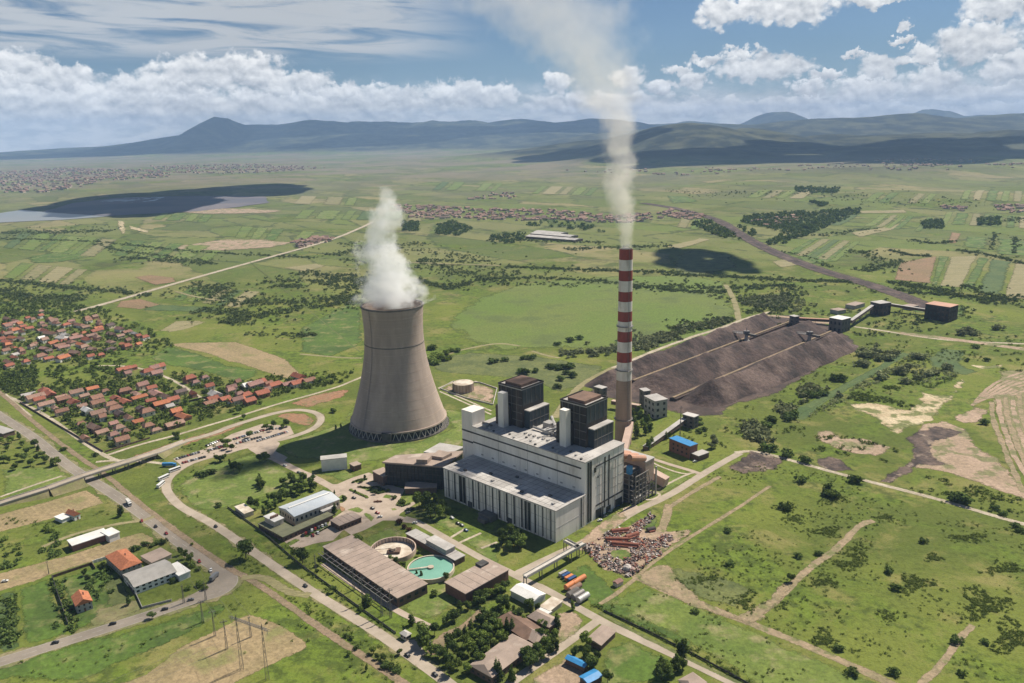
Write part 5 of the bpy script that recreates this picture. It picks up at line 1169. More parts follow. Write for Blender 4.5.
# ================================================================ vegetation
leafmat('leaf', (0.090,0.140,0.030), (0.19,0.235,0.055)); leafmat('leaf dark', (0.052,0.088,0.026), (0.125,0.162,0.045)); leafmat('leaf pale', (0.15,0.18,0.085), (0.25,0.26,0.13)); leafmat('leaf bronze', (0.07,0.035,0.022), (0.12,0.06,0.035))
mat('bark', (0.12,0.085,0.06), (0.08,0.06,0.045), 2.0, 0.95, obj=True)
def leaf_cloud(blobs, n, size, seed, flat=0.0):
    """n leaf-sprig quads scattered through a set of blobs (x,y,z,rx,rz)"""
    r = np.random.default_rng(seed); B = np.array(blobs, float); w = B[:,3]**2*B[:,4]; k = r.choice(len(B), n, p=w/w.sum())
    d = r.normal(size=(n,3)); d /= np.linalg.norm(d, axis=1)[:,None]; rad = r.uniform(0.35, 1.0, n)**0.45*(0.85+0.3*r.random(n))
    c = B[k,:3]+d*rad[:,None]*np.stack([B[k,3],B[k,3],B[k,4]],-1); nn = d+r.normal(size=(n,3))*0.55; nn /= np.linalg.norm(nn, axis=1)[:,None]
    t = np.cross(nn, r.normal(size=(n,3))); t /= np.linalg.norm(t, axis=1)[:,None]; b = np.cross(nn, t); s = size*r.uniform(0.6, 1.35, n)[:,None]; e = r.uniform(0.55, 1.0, n)[:,None]
    V = np.stack([c-t*s-b*s*e*.6, c+t*s*.7-b*s*e, c+t*s+b*s*e*.7, c-t*s*.8+b*s*e], 1).reshape(-1,3)
    return V, np.arange(4*n).reshape(n,4)
def crown_blobs(kind, r):
    B = []
    if kind == 'round':
        for i in range(9):
            a = r.uniform(0, 6.28); q = r.uniform(0.05, 0.24); B.append((q*math.cos(a), q*math.sin(a), r.uniform(.38,.80), r.uniform(.14,.24), r.uniform(.12,.20)))
    elif kind == 'tall':
        for i in range(8): a = r.uniform(0,6.28); z = .22+i*.09; q = .07; B.append((q*math.cos(a), q*math.sin(a), z, .17-.012*i, .13))
    elif kind == 'cone':
        for i in range(9): B.append((r.uniform(-.02,.02), r.uniform(-.02,.02), .12+i*.098, .235*(1-i/9.6), .09))
    else:
        for i in range(6): a = r.uniform(0,6.28); q = r.uniform(0,.42); B.append((q*math.cos(a), q*math.sin(a), r.uniform(.30,.62), r.uniform(.28,.45), r.uniform(.25,.38)))
    return B
PROTO = {}
for kind, mts, n, sz in (('round',('leaf','leaf dark','leaf pale'),1150,.038),('tall',('leaf','leaf dark'),900,.030),('cone',('leaf dark',),900,.027),('bush',('leaf','leaf dark','leaf pale','leaf bronze'),300,.085)):
    for mi in mts:
        for v in range(2 if kind != 'bush' else 2):
            r_ = random.Random(v*31+len(mi)*7+len(kind)); V, Q_ = leaf_cloud(crown_blobs(kind, r_), n, sz, v*5+len(mi)); me = npmesh('crown', V, Q_, MATS[mi])
            tr = None
            if kind != 'bush':
                tb = MB(); top = .62 if kind != 'cone' else .9; tb.tube((0,0,-.01), (.01,0,top*.55), .024, .015, 7, False); tb.tube((.01,0,top*.55), (0,.01,top), .015, .004, 6, False)
                for k in range(5 if kind == 'round' else 0):
                    a = k*1.26+v; z = .28+.06*k; tb.tube((.005,0,z), (.20*math.cos(a),.20*math.sin(a),z+.20), .010, .003, 5, False)
                tm = tb.build('trunk', MATS['bark']); tr = tm.data; bpy.data.objects.remove(tm)
            PROTO[(kind, mi, v)] = (me, tr)
PLANTS = []   # (object, px, py, description)
DESC = {('round','leaf'):'green spreading tree',('round','leaf dark'):'dark green spreading tree',('round','leaf pale'):'pale grey-green tree',('tall','leaf'):'tall slender green tree',('tall','leaf dark'):'tall slender dark tree',('cone','leaf dark'):'dark pointed conifer',('bush','leaf'):'green rounded bush',('bush','leaf dark'):'dark rounded bush',('bush','leaf pale'):'pale silvery bush',('bush','leaf bronze'):'bronze-leaved bush'}
NMS = {'round':'tree','tall':'tree','cone':'conifer','bush':'bush'}
pr = random.Random(5)
def plant(x, y, h, kind='round', m='leaf', wide=1.0, group=None):
    me, tr = PROTO[(kind, m, pr.randint(0,1))]; z = float(height(x, y)) if y > 1430 else 0.0
    s = h; sx = h*wide
    if tr is None:
        o = link(NMS[kind], me); o.location = (x, y, z-.05*h)
    else:
        o = bpy.data.objects.new(NMS[kind], None); COL.objects.link(o); o.location = (x, y, z); link('trunk', tr, o); link('crown', me, o)
    o.scale = (sx, sx*pr.uniform(.9,1.1), s); o.rotation_euler.z = pr.uniform(0, 6.28)
    px, py = proj((x, y, z)); PLANTS.append((o, px, py, DESC[(kind, m)], NMS[kind], group)); return o
def pplant(px, py, h, kind='round', m='leaf', wide=1.0): w = G(px, py); return plant(w.x, w.y, h, kind, m, wide)
def many(pts, h, kind='round', m='leaf', wide=1.0, j=0.2):
    for p in pts:
        if j and kind in ('round','tall') and len(pts) > 2:
            q_ = pr.random(); m_ = ({'leaf':'leaf dark','leaf dark':'leaf'}.get(m, m)) if q_ < .38 else m; k_ = 'tall' if kind == 'round' and q_ > .85 else kind
            pplant(p[0], p[1], h*pr.uniform(.75, 1.15)*(1.1 if k_ != kind else 1), k_, m_, wide*pr.uniform(.85,1.15)); continue
        pplant(p[0], p[1], h*pr.uniform(1-j, 1+j), kind, m, wide)

# single trees, read off the photograph
many([(246,558)], 16, 'round', 'leaf dark', 1.15, 0)
many(zs((230,460),6.207,[(110,605),(480,140)])[:0], 10)
many(zs((230,460),6.207,[(450,640)]), 12, 'round', 'leaf dark', 1.1)
many(zs((230,460),6.207,[(390,600),(560,650),(60,60),(20,50)]), 8, 'round', 'leaf dark', 1.0)
many(zs((230,460),6.207,[(740,515),(800,530),(760,540)]), 9, 'round', 'leaf dark', 1.1)
many(zs((230,460),6.207,[(130,300),(170,300),(210,345),(240,250),(270,260),(300,260),(330,230),(345,190),(350,245),(380,220),(410,200),(440,215),(470,190),(500,180),(530,190),(395,160),(440,170),(460,140),(510,150),(380,140),(335,160)]), 10, 'round', 'leaf dark', 1.0)
many(zs((230,460),6.207,[(250,320),(285,300),(190,190),(180,150),(205,170)]), 8, 'round', 'leaf', 1.1)
many(zs((230,460),6.207,[(650,335),(645,290)]), 9, 'tall', 'leaf dark', 1.2); many(zs((230,460),6.207,[(648,208)]), 5, 'cone', 'leaf dark')
many(zs((150,380),5.253,[(370,435),(355,430),(390,425),(440,480),(470,485),(420,450),(575,430),(605,430),(400,365),(430,370),(385,345),(410,345),(525,305)]), 9.5, 'round', 'leaf dark', 1.1)
many(zs((150,380),5.253,[(265,500),(285,510),(310,495),(330,490)]), 5, 'bush', 'leaf dark', 1.6)
many(zs((150,380),5.253,[(570,560),(590,565),(575,520)]), 8, 'tall', 'leaf', 1.2)
many(zs((150,380),5.253,[(640,270),(620,260),(650,250),(700,255),(720,245),(600,260),(150,300),(130,305),(495,205),(470,175),(565,100),(545,120)]), 8, 'round', 'leaf', 1.1)
many([(336,430),(341,428)], 6, 'tall', 'leaf'); many([(334.5,412.5)], 6, 'bush', 'leaf dark', 1.3)
many(zs((330,455),8.533,[(760,440),(800,470),(850,490),(900,520),(940,540),(830,430),(900,450),(960,470),(990,520),(860,540)]), 13, 'round', 'leaf', 1.0)
many(zs((370,500),6.207,[(830,265),(870,280),(900,290),(880,230),(930,300),(930,250)]), 11, 'round', 'leaf dark', 1.1)
many([(502,548),(509,552),(520,546),(515,538)], 10, 'round', 'leaf', 1.1)
many(zs((370,500),6.207,[(185,148),(212,175),(245,190)]), 4.5, 'bush', 'leaf bronze', 1.0)
many(zs((370,500),6.207,[(130,385),(160,400),(190,415),(215,425),(290,475),(320,485),(475,500),(300,350)]), 6, 'round', 'leaf dark', 1.0)
many(zs((370,500),6.207,[(400,590)]), 5, 'bush', 'leaf', 1.3)
many(zs((370,500),6.207,[(610,680),(685,640),(720,620),(760,600),(790,570),(810,590),(840,560),(650,655)]), 8, 'round', 'leaf', 1.1, .15)
C8 = ((420,583),5.12)
many(zs(*C8,[(245,135),(310,115),(300,90),(350,70)]), 8, 'round', 'leaf', 1.1)
many(zs(*C8,[(130,220),(160,205),(185,190),(205,160),(75,265)]), 9, 'round', 'leaf dark', 1.0)
many(zs(*C8,[(20,300),(40,340),(0,330),(60,370),(100,380),(120,390),(15,270)]), 10, 'round', 'leaf dark', 1.0)
many(zs(*C8,[(150,330),(190,300),(230,280),(270,300),(230,330),(170,370),(250,360),(300,350),(330,340),(290,390),(340,380),(210,400),(150,420),(190,440),(240,460),(360,330),(150,470),(300,420)]), 9.5, 'round', 'leaf dark', 1.0)
many(zs(*C8,[(310,290),(330,310),(260,250)]), 9, 'round', 'leaf', 1.0)
many(zs(*C8,[(330,180),(350,210),(380,230),(320,230),(300,210),(350,260),(400,250)]), 9.5, 'round', 'leaf dark', 1.0)
many(zs(*C8,[(430,130),(450,150),(410,120),(480,180),(500,200),(530,210),(440,180),(560,130),(600,150),(570,160),(400,180)]), 9, 'round', 'leaf', 1.0)
many(zs(*C8,[(470,265),(445,260),(700,235),(390,480)]), 13, 'cone', 'leaf dark', 1.0, .1); many(zs(*C8,[(405,490),(470,500)]), 12, 'cone', 'leaf dark', 1.1, .1)
many(zs(*C8,[(410,300),(430,320)]), 9, 'round', 'leaf', 1.0)
many(zs(*C8,[(600,370),(640,340),(680,330),(660,380),(580,420),(620,400),(560,440),(700,350),(640,300),(610,300),(690,300),(540,400)]), 9.5, 'round', 'leaf dark', .95)
many(zs(*C8,[(620,230),(650,210),(640,250)]), 7, 'round', 'leaf', 1.0)
many(zs(*C8,[(890,420),(870,440),(850,400),(910,400),(860,370),(790,390),(850,320),(960,510)]), 9, 'round', 'leaf', 1.0); many(zs((360,540),3.012,[(640,210)]), 7, 'tall', 'leaf', 1.2)
many(zs((540,620),5.689,[(800,215),(820,200)]), 12, 'tall', 'leaf dark', 1.1); many(zs((540,620),5.689,[(700,300),(730,320),(760,310),(690,340),(740,350),(780,290),(810,280),(690,270)]), 10, 'round', 'leaf', 1.0)
many(zs((300,560),5.55,[(620,360),(365,265),(380,250)]), 9, 'tall', 'leaf dark', 1.3, .1); many(zs((300,560),5.55,[(95,80),(185,180),(340,290)]), 6, 'round', 'leaf dark')
many(zs((300,560),5.55,[(555,525),(370,615),(275,530),(430,550),(400,520),(460,560)]), 5, 'round', 'leaf', 1.1); many(zs((300,560),5.55,[(250,430),(290,440),(315,490),(520,610),(500,600),(540,620),(475,590),(700,430)]), 3.2, 'bush', 'leaf dark', 1.3)
Z3 = ((0,420),2.596)
many(zs(*Z3,[(315,250)]), 11, 'tall', 'leaf dark', 1.3, 0); many(zs(*Z3,[(480,360),(470,350),(495,370)]), 9, 'round', 'leaf', 1); many(zs(*Z3,[(425,320)]), 5, 'bush', 'leaf dark')
many(zs(*Z3,[(265,395),(335,480),(230,420),(220,405),(395,515)]), 7, 'round', 'leaf dark', 1.2); many(zs(*Z3,[(380,325),(395,328),(360,335),(345,340),(410,322)]), 3.5, 'bush', 'leaf dark', 1.4)
many(zs(*Z3,[(520,430),(530,440),(500,380),(450,420),(515,390),(490,440)]), 4, 'bush', 'leaf', 1.3)
many(zs(*Z3,[(10,110),(20,80),(45,100),(70,90),(95,105),(120,110),(60,70),(30,60),(100,80),(135,120),(80,120),(40,130),(5,60),(15,40),(50,50),(110,95),(145,118),(25,110),(65,105),(90,70)]), 8, 'round', 'leaf dark', 1.3)
many(zs(*Z3,[(130,290),(145,300),(120,285),(5,315),(15,310)]), 4, 'bush', 'leaf', 1.5)
many(zs(*Z3,[(168,78),(245,95),(460,50),(565,225),(580,230),(300,165),(345,200),(400,240)])[:4], 4.5, 'bush', 'leaf dark', 1.4); many([(192,545)], 3, 'bush', 'leaf')
many(zs((600,370),6.207,[(210,330),(225,380),(250,300),(260,350),(280,400),(230,420),(310,380),(300,330),(320,470),(300,490),(200,290),(240,270)]), 11, 'tall', 'leaf', 1.5)
many(zs((600,370),6.207,[(410,430),(430,420),(440,400)]), 9, 'tall', 'leaf', 1.2); many(zs((600,370),6.207,[(690,490),(710,480),(700,450)]), 10, 'round', 'leaf pale', 1.0)
many(zs((600,370),6.207,[(610,310),(620,340),(640,380),(620,390),(610,380)]), 4, 'bush', 'leaf dark', 1.5)
# right meadow and scrub by the coal yard
S7 = ((600,480),2.415)
many(zs(*S7,[(550,40),(565,45),(540,35)]), 7, 'round', 'leaf dark', 1.4); many(zs(*S7,[(460,245)]), 7, 'round', 'leaf dark', 1.1, 0)
many(zs(*S7,[(305,125),(315,205),(228,320),(705,470),(1005,115),(1015,125),(860,50),(885,55),(955,70),(975,85),(873,470),(475,187),(530,180),(620,5),(780,150),(720,265),(700,225),(930,395),(860,390),(580,410),(610,470)]), 4, 'bush', 'leaf dark', 1.4)
many(zs(*Q4,[(95,300),(110,290),(160,210),(190,215),(220,210),(260,150),(285,158),(20,420),(88,445),(165,465),(355,540),(725,610),(765,620),(10,330),(30,310)]), 8, 'bush', 'leaf dark', 1.5)
many(zs(*Q4,[(380,100),(400,65),(430,75),(460,70),(490,60),(450,150),(510,130),(540,110),(590,150),(620,135),(650,130),(690,115),(530,165),(575,70),(370,60),(600,70),(480,75),(420,50)]), 9, 'bush', 'leaf pale', 1.5)
many(zs(*Q4,[(850,80),(770,80),(800,30),(830,320),(240,590),(245,560),(260,595),(80,640),(140,540)]), 6, 'bush', 'leaf dark', 1.4)
many(zs((664,180),2.844,[(950,425),(880,440),(860,437),(840,440),(580,500),(610,495),(640,500),(560,490)]), 9, 'bush', 'leaf pale', 1.6)
many(zs((400,330),4.655,[(490,145),(575,135),(615,135),(570,200),(590,205),(628,195),(700,175),(720,180),(745,185),(765,180),(795,180),(755,235),(780,205),(735,270),(795,220),(450,150),(430,155),(830,45),(785,55),(735,70),(265,100)]), 7, 'bush', 'leaf dark', 1.5)
many(zs((400,330),4.655,[(150,90),(160,120),(180,130),(200,140),(230,135),(150,150),(170,160),(240,100),(215,115)]), 8, 'bush', 'leaf', 1.7)

# ---------------------------------------------------------------- belts and scrub: masses nobody could count
def stuffveg(name, label, spots, m, hmin, hmax, q=26, wide=1.0, sz=.16, cat='scrub', seed=1):
    sp_ = np.array(spots); ok = np.ones(len(sp_), bool)
    for rw, wd_ in ROADS:
        near = np.nonzero((sp_[:,0] > rw[:,0].min()-wd_) & (sp_[:,0] < rw[:,0].max()+wd_) & (sp_[:,1] > rw[:,1].min()-wd_) & (sp_[:,1] < rw[:,1].max()+wd_))[0]
        for s0 in range(0, len(near), 400):
            q_ = near[s0:s0+400]; d2 = ((sp_[q_][:,None,:]-rw[None])**2).sum(-1).min(1); ok[q_[d2 < (wd_/2+hmax*.45)**2]] = False
    spots = [s for s, k in zip(spots, ok) if k]
    if not spots: return
    r = np.random.default_rng(seed); VV = []
    base = [leaf_cloud(crown_blobs('bush', random.Random(k+seed)), q, sz, k+seed)[0] for k in range(9)]
    xs = np.array([s[0] for s in spots]); ys = np.array([s[1] for s in spots]); zz_ = np.where(ys > 1430, height(xs, ys), 0)
    for x, y, z in zip(xs, ys, zz_):
        h = r.uniform(hmin, hmax); b = base[r.integers(9)]; a = r.uniform(0, 6.28); ca, sa = math.cos(a), math.sin(a)
        P_ = np.stack([(b[:,0]*ca-b[:,1]*sa)*h*wide, (b[:,0]*sa+b[:,1]*ca)*h*wide, b[:,2]*h], -1)+np.array([x, y, z-.1*h]); VV.append(P_)
    V = np.concatenate(VV); me = npmesh(name, V, np.arange(len(V)).reshape(-1,4), MATS[m]); o = link(name, me); tag(o, label, cat); o['kind'] = 'stuff'; return o
def belt(pts, wid, n, seed=0):
    w = resample([tuple(G(*p)[:2]) for p in pts], 5); r = random.Random(seed); out = []
    for _ in range(n):
        i = r.randrange(len(w)-1); a = w[i]; b = w[i+1]; t = r.random(); q = r.gauss(0, wid/2); d = math.hypot(b[0]-a[0], b[1]-a[1]) or 1
        if r.random() < .25: q *= 3.5
        out.append((a[0]+(b[0]-a[0])*t-(b[1]-a[1])/d*q, a[1]+(b[1]-a[1])*t+(b[0]-a[0])/d*q))
    return out
def area(pts, n, seed=0, clump=None):
    p = samp_poly(wpoly(pts), n*(3 if clump else 1), seed)
    if clump:
        v = fbm(np.array([a[0] for a in p]), np.array([a[1] for a in p]), clump, 3, seed+9); p = [a for a, k in zip(p, v) if k > .52][:n]
    return p
F2 = ((0,180),2.844)
far = []
for pts, wd, n in (([(0,285),(60,292),(150,303),(230,310),(350,320),(430,330)],14,260),([(0,150),(150,150),(320,145)],60,260),([(0,168),(180,172),(300,178),(400,190),(560,205),(740,215),(900,222)],12,300),
    ([(280,183),(330,200),(450,215),(600,238)],14,140),([(350,220),(450,228),(620,240)],20,120),([(850,262),(900,268),(1000,290),(1100,280)],30,160),([(780,300),(830,305),(860,302)],14,50),
    ([(600,300),(640,350),(760,350),(900,345),(1024,335),(1200,330)],34,420),([(560,370),(700,385),(640,410),(820,370),(1024,345)],26,300),([(0,310),(60,335),(150,335),(230,345)],30,260),([(560,290),(580,330),(560,300)],18,40),
    ([(740,292),(860,285),(960,300),(1100,315)],30,150),([(930,215),(1024,200),(1200,180)],30,140),([(820,445),(900,440),(700,440)],12,40)):
    far += belt(zs(*F2, pts), wd, int(n*1.9), len(far))
F4 = ((340,180),3.012)
for pts, wd, n in (([(0,190),(60,200),(250,215),(420,240),(520,290),(440,290),(250,270),(0,240)],40,260),([(230,300),(330,330),(420,300),(560,295),(700,300),(1024,330)],16,300),([(500,262),(700,270),(850,275),(1024,280)],12,220),
    ([(400,250),(240,240),(460,310),(720,320)],22,200),([(850,320),(1024,335),(1200,340)],14,120),([(0,285),(60,300),(30,340),(0,370)],24,120),([(450,180),(640,185),(800,190)],18,100),([(680,210),(800,205),(1000,200)],24,110)):
    far += belt(zs(*F4, pts), wd, int(n*1.9), len(far)+3)
F5 = ((664,180),2.844)
for pts, wd, n in (([(0,270),(180,275),(330,285),(520,290),(700,320),(900,335),(1024,345)],14,420),([(20,425),(100,420),(190,395)],16,160),([(0,300),(200,310),(350,300),(360,330)],24,200),([(230,350),(300,330),(340,350),(300,380),(240,385)],34,220),
    ([(550,200),(640,240),(560,260),(690,230)],26,150),([(700,170),(760,182),(830,175)],10,60),([(640,200),(700,215),(760,218)],8,60),([(830,200),(930,215),(1024,240),(1100,250)],10,110),([(1000,160),(995,210)],5,50),([(940,150),(930,200)],6,40),
    ([(640,290),(700,300),(820,320)],18,140),([(440,160),(540,145),(600,140)],20,60),([(0,30),(200,40),(400,35),(650,70),(900,60)],90,200),([(300,200),(400,215),(470,250)],10,40),([(970,120),(1024,110),(1100,120)],30,80),([(860,300),(960,340),(900,350),(1024,330)],20,110),
    ([(560,450),(700,400),(820,380),(900,370)],30,90)):
    far += belt(zs(*F5, pts), wd, int(n*1.8), len(far)+7)
leafmat('leaf belt', (0.070,0.104,0.034), (0.150,0.178,0.064))
stuffveg('hedgerow_scrub', 'broken belts of dark trees and scrub along the ditches and field edges of the far plain', far, 'leaf belt', 2, 6.5, 22, 1.35, cat='trees', seed=3)
wood = area(zs(*F5,[(230,105),(330,95),(560,84),(560,95),(480,125),(430,150),(330,185),(290,185),(340,150),(300,140),(220,120)]), 800, 1)+area(zs(*F5,[(70,125),(150,115),(260,150),(250,175),(170,165)]), 260, 2)+area(zs(*F5,[(730,120),(790,115),(800,140),(740,140)]), 90, 3)+area(zs(*F5,[(890,112),(955,108),(955,130),(895,130)]), 70, 4)+area(zs(*F5,[(370,22),(500,25),(490,38),(380,36)]), 160, 9)+area(zs(*F5,[(415,62),(470,68),(450,78)]), 60, 9)+area(zs(*F4,[(290,140),(340,125),(400,150),(350,170),(290,165)]), 160, 5)+area(zs(*F4,[(185,125),(240,130),(235,155),(190,155)]), 90, 6)+area(zs(*F4,[(450,170),(560,160),(545,190),(460,195)]), 60, 6)+area(zs(*F4,[(545,135),(620,120),(760,140),(800,160),(700,150)]), 60, 6)
stuffveg('distant_wood', 'dark woods beside the railway and the far village', wood, 'leaf dark', 9, 16, 22, 1.0, cat='wood', seed=4)
stuffveg('silvery_scrub', 'grey-green scrub thickets beyond the coal yard and along the ditch', area(zs((560,280),3.413,[(250,215),(370,190),(400,160),(560,130),(600,150),(420,185),(300,245),(250,240)]), 150, 7)+belt(zs((560,280),3.413,[(0,255),(150,245),(260,215),(380,185)]), 12, 160, 2)+belt(zs((560,280),3.413,[(640,90),(720,60),(790,70),(700,100)]), 40, 150, 4)+area(zs((560,280),3.413,[(620,500),(760,430),(830,440),(760,540),(640,570)]), 110, 8, 30)+area(zs((560,280),3.413,[(820,360),(900,330),(1000,300),(1100,200),(1100,330),(900,430),(800,420)]), 100, 5, 40), 'leaf pale', 4, 8, 30, 1.4, cat='scrub', seed=5)
leafmat('leaf meadow', (0.072,0.110,0.026), (0.15,0.18,0.045))
mead = area([(690,480),(760,462),(860,480),(1030,530),(1030,690),(900,690),(760,630),(660,580),(630,560)], 1150, 11, 26)+area([(600,605),(660,590),(780,640),(880,690),(740,690)], 120, 12, 20)
stuffveg('meadow_scrub', 'low dark shrubs scattered in patches over the right meadow', mead, 'leaf meadow', .4, 1.5, 34, 1.9, .12, seed=6)
dk = []
for cx_, cy_, rx_, ry_, n in ((762,249,45,24,260),(925,300,68,45,520),(1000,380,65,45,420),(540,385,40,28,200),(620,175,45,30,220),(545,125,50,14,200),(690,90,30,6,80),(805,188,25,12,90),(890,140,50,12,160),(980,215,60,15,160),(560,45,40,22,160),(450,70,30,14,90),(540,245,40,18,110),(470,95,30,12,80),(600,205,40,16,130),(700,330,40,20,60),(430,300,50,15,60),(250,240,60,25,160),(350,290,35,25,120)):
    r_ = random.Random(cx_)
    for _ in range(n):
        a = r_.uniform(0,6.28); q = math.sqrt(r_.random())*(.8+.4*math.sin(3*a+cx_)); w = G(600+(cx_+q*rx_*math.cos(a))/2.415, 480+(cy_+q*ry_*math.sin(a))/2.415); dk.append((w.x, w.y))
stuffveg('bramble_patch', 'dense dark bramble patches on the right meadow', dk, 'leaf meadow', .35, 1.3, 34, 2.1, .13, seed=7)
vs = area([(90,462),(180,440),(290,425),(220,455),(190,480),(240,545),(250,580),(200,530),(110,470)], 150, 21, 18)+belt([(232,545),(270,590),(330,632),(400,680)], 12, 150, 3)+belt([(245,560),(300,605),(360,640),(410,672)], 6, 130, 4)+belt([(282,545),(330,590),(360,618),(392,640)], 5, 190, 6)+belt([(0,690),(100,655),(180,630),(240,600)], 8, 60, 8)+area([(0,545),(60,540),(120,525),(100,550),(30,560)], 90, 22, 15)+belt([(0,520),(40,525),(110,512)], 6, 60, 9)+belt([(592,603),(650,632),(720,665),(760,690)], 3, 160, 10)+belt([(0,462),(0,440),(50,470)], 10, 30, 11)
stuffveg('roadside_scrub', 'rank bushes and weeds along the roads, ditches and rail bed', vs, 'leaf', .5, 2.2, 34, 1.5, .12, seed=8)
stuffveg('wild_scrub', 'mixed green scrub on the waste ground between the coal yard and the sand pit', area([(660,440),(700,425),(760,400),(860,345),(1000,330),(1030,345),(1030,372),(960,375),(905,400),(860,395),(800,440),(740,450)], 620, 81, 22)+area(zs(*Q4,[(230,230),(420,180),(600,160),(760,130),(600,200),(560,270),(480,240),(300,230)]), 330, 82, 14)+area(zs(*Q4,[(80,330),(200,330),(520,420),(480,470),(250,430),(60,400)]), 160, 83, 14)+area(zs(*Q4,[(560,500),(980,600),(980,680),(560,600)]), 130, 84, 16), 'leaf meadow', .8, 3.4, 30, 1.5, .13, seed=12)
stuffveg('pale_scrub', 'pale willow scrub following the ditch beside the coal yard', area(zs(*Q4,[(130,250),(250,200),(400,130),(520,60),(560,80),(430,170),(270,260),(120,320)]), 190, 85, 14)+area(zs(*Q4,[(420,80),(640,90),(760,130),(640,165),(480,160),(400,120)]), 180, 86, 14), 'leaf pale', 1.5, 4.5, 30, 1.4, .12, seed=13)
stuffveg('garden_greenery', 'fruit trees and hedges crowding the village gardens', area([(18,402),(103,450),(150,436),(230,413),(318,386),(330,372),(268,378),(235,383),(200,372),(165,375),(120,380),(60,380),(10,392)], 900, 31)+area([(0,300),(40,300),(110,310),(170,340),(175,352),(110,360),(100,370),(60,378),(20,375),(0,385)], 850, 32)+area([(0,375),(35,368),(38,385),(0,395)], 200, 33)+area([(80,365),(125,358),(130,378),(95,380)], 60, 34)+area([(0,295),(60,300),(100,312),(60,318),(0,318)], 170, 35)+area([(290,378),(355,372),(340,384),(300,390)],60,36), 'leaf', 3.5, 7.5, 30, 1.15, .15, cat='trees', seed=9)
stuffveg('garden_orchard', 'dark orchard rows beside the fields at the lower left edge', area([(0,600),(16,595),(20,640),(2,655)], 90, 41)+belt([(52,582),(63,600),(72,632)], 2, 60, 3)+area([(86,585),(110,568),(118,590),(100,605)], 30, 43)+area(zs(*Z3,[(0,320),(90,330),(150,300),(170,350),(0,390)]), 80, 44, 12), 'leaf dark', 2, 4, 26, 1.2, .17, cat='orchard', seed=10)

# ================================================================ village houses
HP = {}
def house_proto(roof, wall, rt, w, d, h, rise):
    key = (roof, wall, rt, w)
    if key in HP: return HP[key]
    wl_ = MB().box(-w/2, w/2, -d/2, d/2, 0, h)
    if rt == 'gable':
        for x in (-w/2+.02, w/2-.22): wl_.add([(x,-d/2,h-.2),(x,d/2,h-.2),(x,0,h+rise-.3),(x+.2,-d/2,h-.2),(x+.2,d/2,h-.2),(x+.2,0,h+rise-.3)], [(0,2,1),(3,4,5),(0,1,4,3),(1,2,5,4),(2,0,3,5)])
    a = wl_.build('wall', MATS[wall]); b = MB().gable(-w/2, w/2, -d/2, d/2, h, h+rise, .6, 'x', rise*1.3 if rt == 'hip' else 0).build('roof', MATS[roof])
    c = MB().box(w*.18, w*.18+.8, -.2, .6, h+rise*.3, h+rise+.9).build('chimney', MATS['render brick'])
    e = MB().box(-.65, .65, -d/2-.05, -d/2+.1, 1.1, 2.4).build('window', MATS['dark window'])
    out = [x.data for x in (a, b, c, e)]
    for x in (a, b, c, e): bpy.data.objects.remove(x)
    HP[key] = out; return out
HOUSES = []; hr = random.Random(3)
RN = {'tile orange':'orange','tile red':'red','tile brown':'brown','tile faded':'faded pinkish','tile dark':'dark grey','tile pink':'dusty pink','white sheet':'white sheet','blue sheet':'blue sheet','roof felt':'grey'}
WN = {'render white':'white','render cream':'cream','render brick':'bare brick'}
def village_house(x, y, rz, roof=None, sc=1.0, group='', rt=None):
    roof = roof or hr.choices(['tile orange','tile red','tile brown','tile faded','tile dark','tile pink','roof felt','white sheet'], [15,17,20,20,3,16,5,2])[0]; wall = hr.choices(['render white','render cream','render brick'], [4,4,3])[0]
    rt = rt or hr.choice(['hip','gable','gable']); w = hr.choice([11.0, 14.0, 18.0]); md = house_proto(roof, wall, rt, w, 9.5, 3.6, 2.6)
    o = bpy.data.objects.new('house', None); COL.objects.link(o); o.location = (x, y, 0 if y < 1430 else float(height(x, y))); o.rotation_euler.z = rz
    q = sc*hr.uniform(.62, 1.12); o.scale = (q, q*hr.uniform(.85,1.15), sc*hr.uniform(.9,1.5))
    link('wall', md[0], o); rf = link('roof', md[1], o); link('chimney', md[2], rf)
    for x_ in (-w*.28, w*.2): q_ = link('window', md[3], o); q_.location.x = x_
    px, py = proj(o.location); HOUSES.append((o, px, py, f"{RN[roof]} {'hipped' if rt == 'hip' else 'gabled'} roof, {WN[wall]} walls", group)); return o
ga, gb = G(103,452), G(318,388); u = (gb-ga).normalized(); vv = Vector((-u.y, u.x, 0)); ang = math.atan2(u.y, u.x)
poly1 = wpoly([(20,402),(103,451),(150,435),(230,411),(316,385),(312,378),(268,380),(232,384),(222,390),(200,400),(190,395),(150,390),(120,389),(60,392),(20,396)])
row = 0
for j in range(-2, 26):
    for i in range(-22, 32):
        p = ga+u*(i*20.5+hr.uniform(-4,4))+vv*(j*21+7+hr.uniform(-4,4))
        if not inside(p.x, p.y, poly1): continue
        lx = proj((p.x,p.y,0))[0]; pr_ = .86 if lx < 130 else .70 if lx < 190 else .55
        if hr.random() > pr_: continue
        if len(HOUSES) > 150: continue
        village_house(p.x, p.y, ang+hr.choice([0,0,math.pi/2])+hr.uniform(-.08,.08), group='near village')
for q in [(124,372),(133,370),(128,376),(155,372),(148,375),(160,370),(157,377),(143,389),(152,391),(190,382),(196,385),(205,380),(210,390),(232,392),(240,396),(247,399),(255,388),(262,397),(268,392),(275,388),(290,386),(300,384),(250,404),(238,404),(213,402)]:
    w = G(*q); village_house(w.x, w.y, ang+hr.uniform(-.1,.1), 'tile red' if hr.random() < .5 else 'tile pink', 1.1, 'near village')
nn = len(HOUSES)
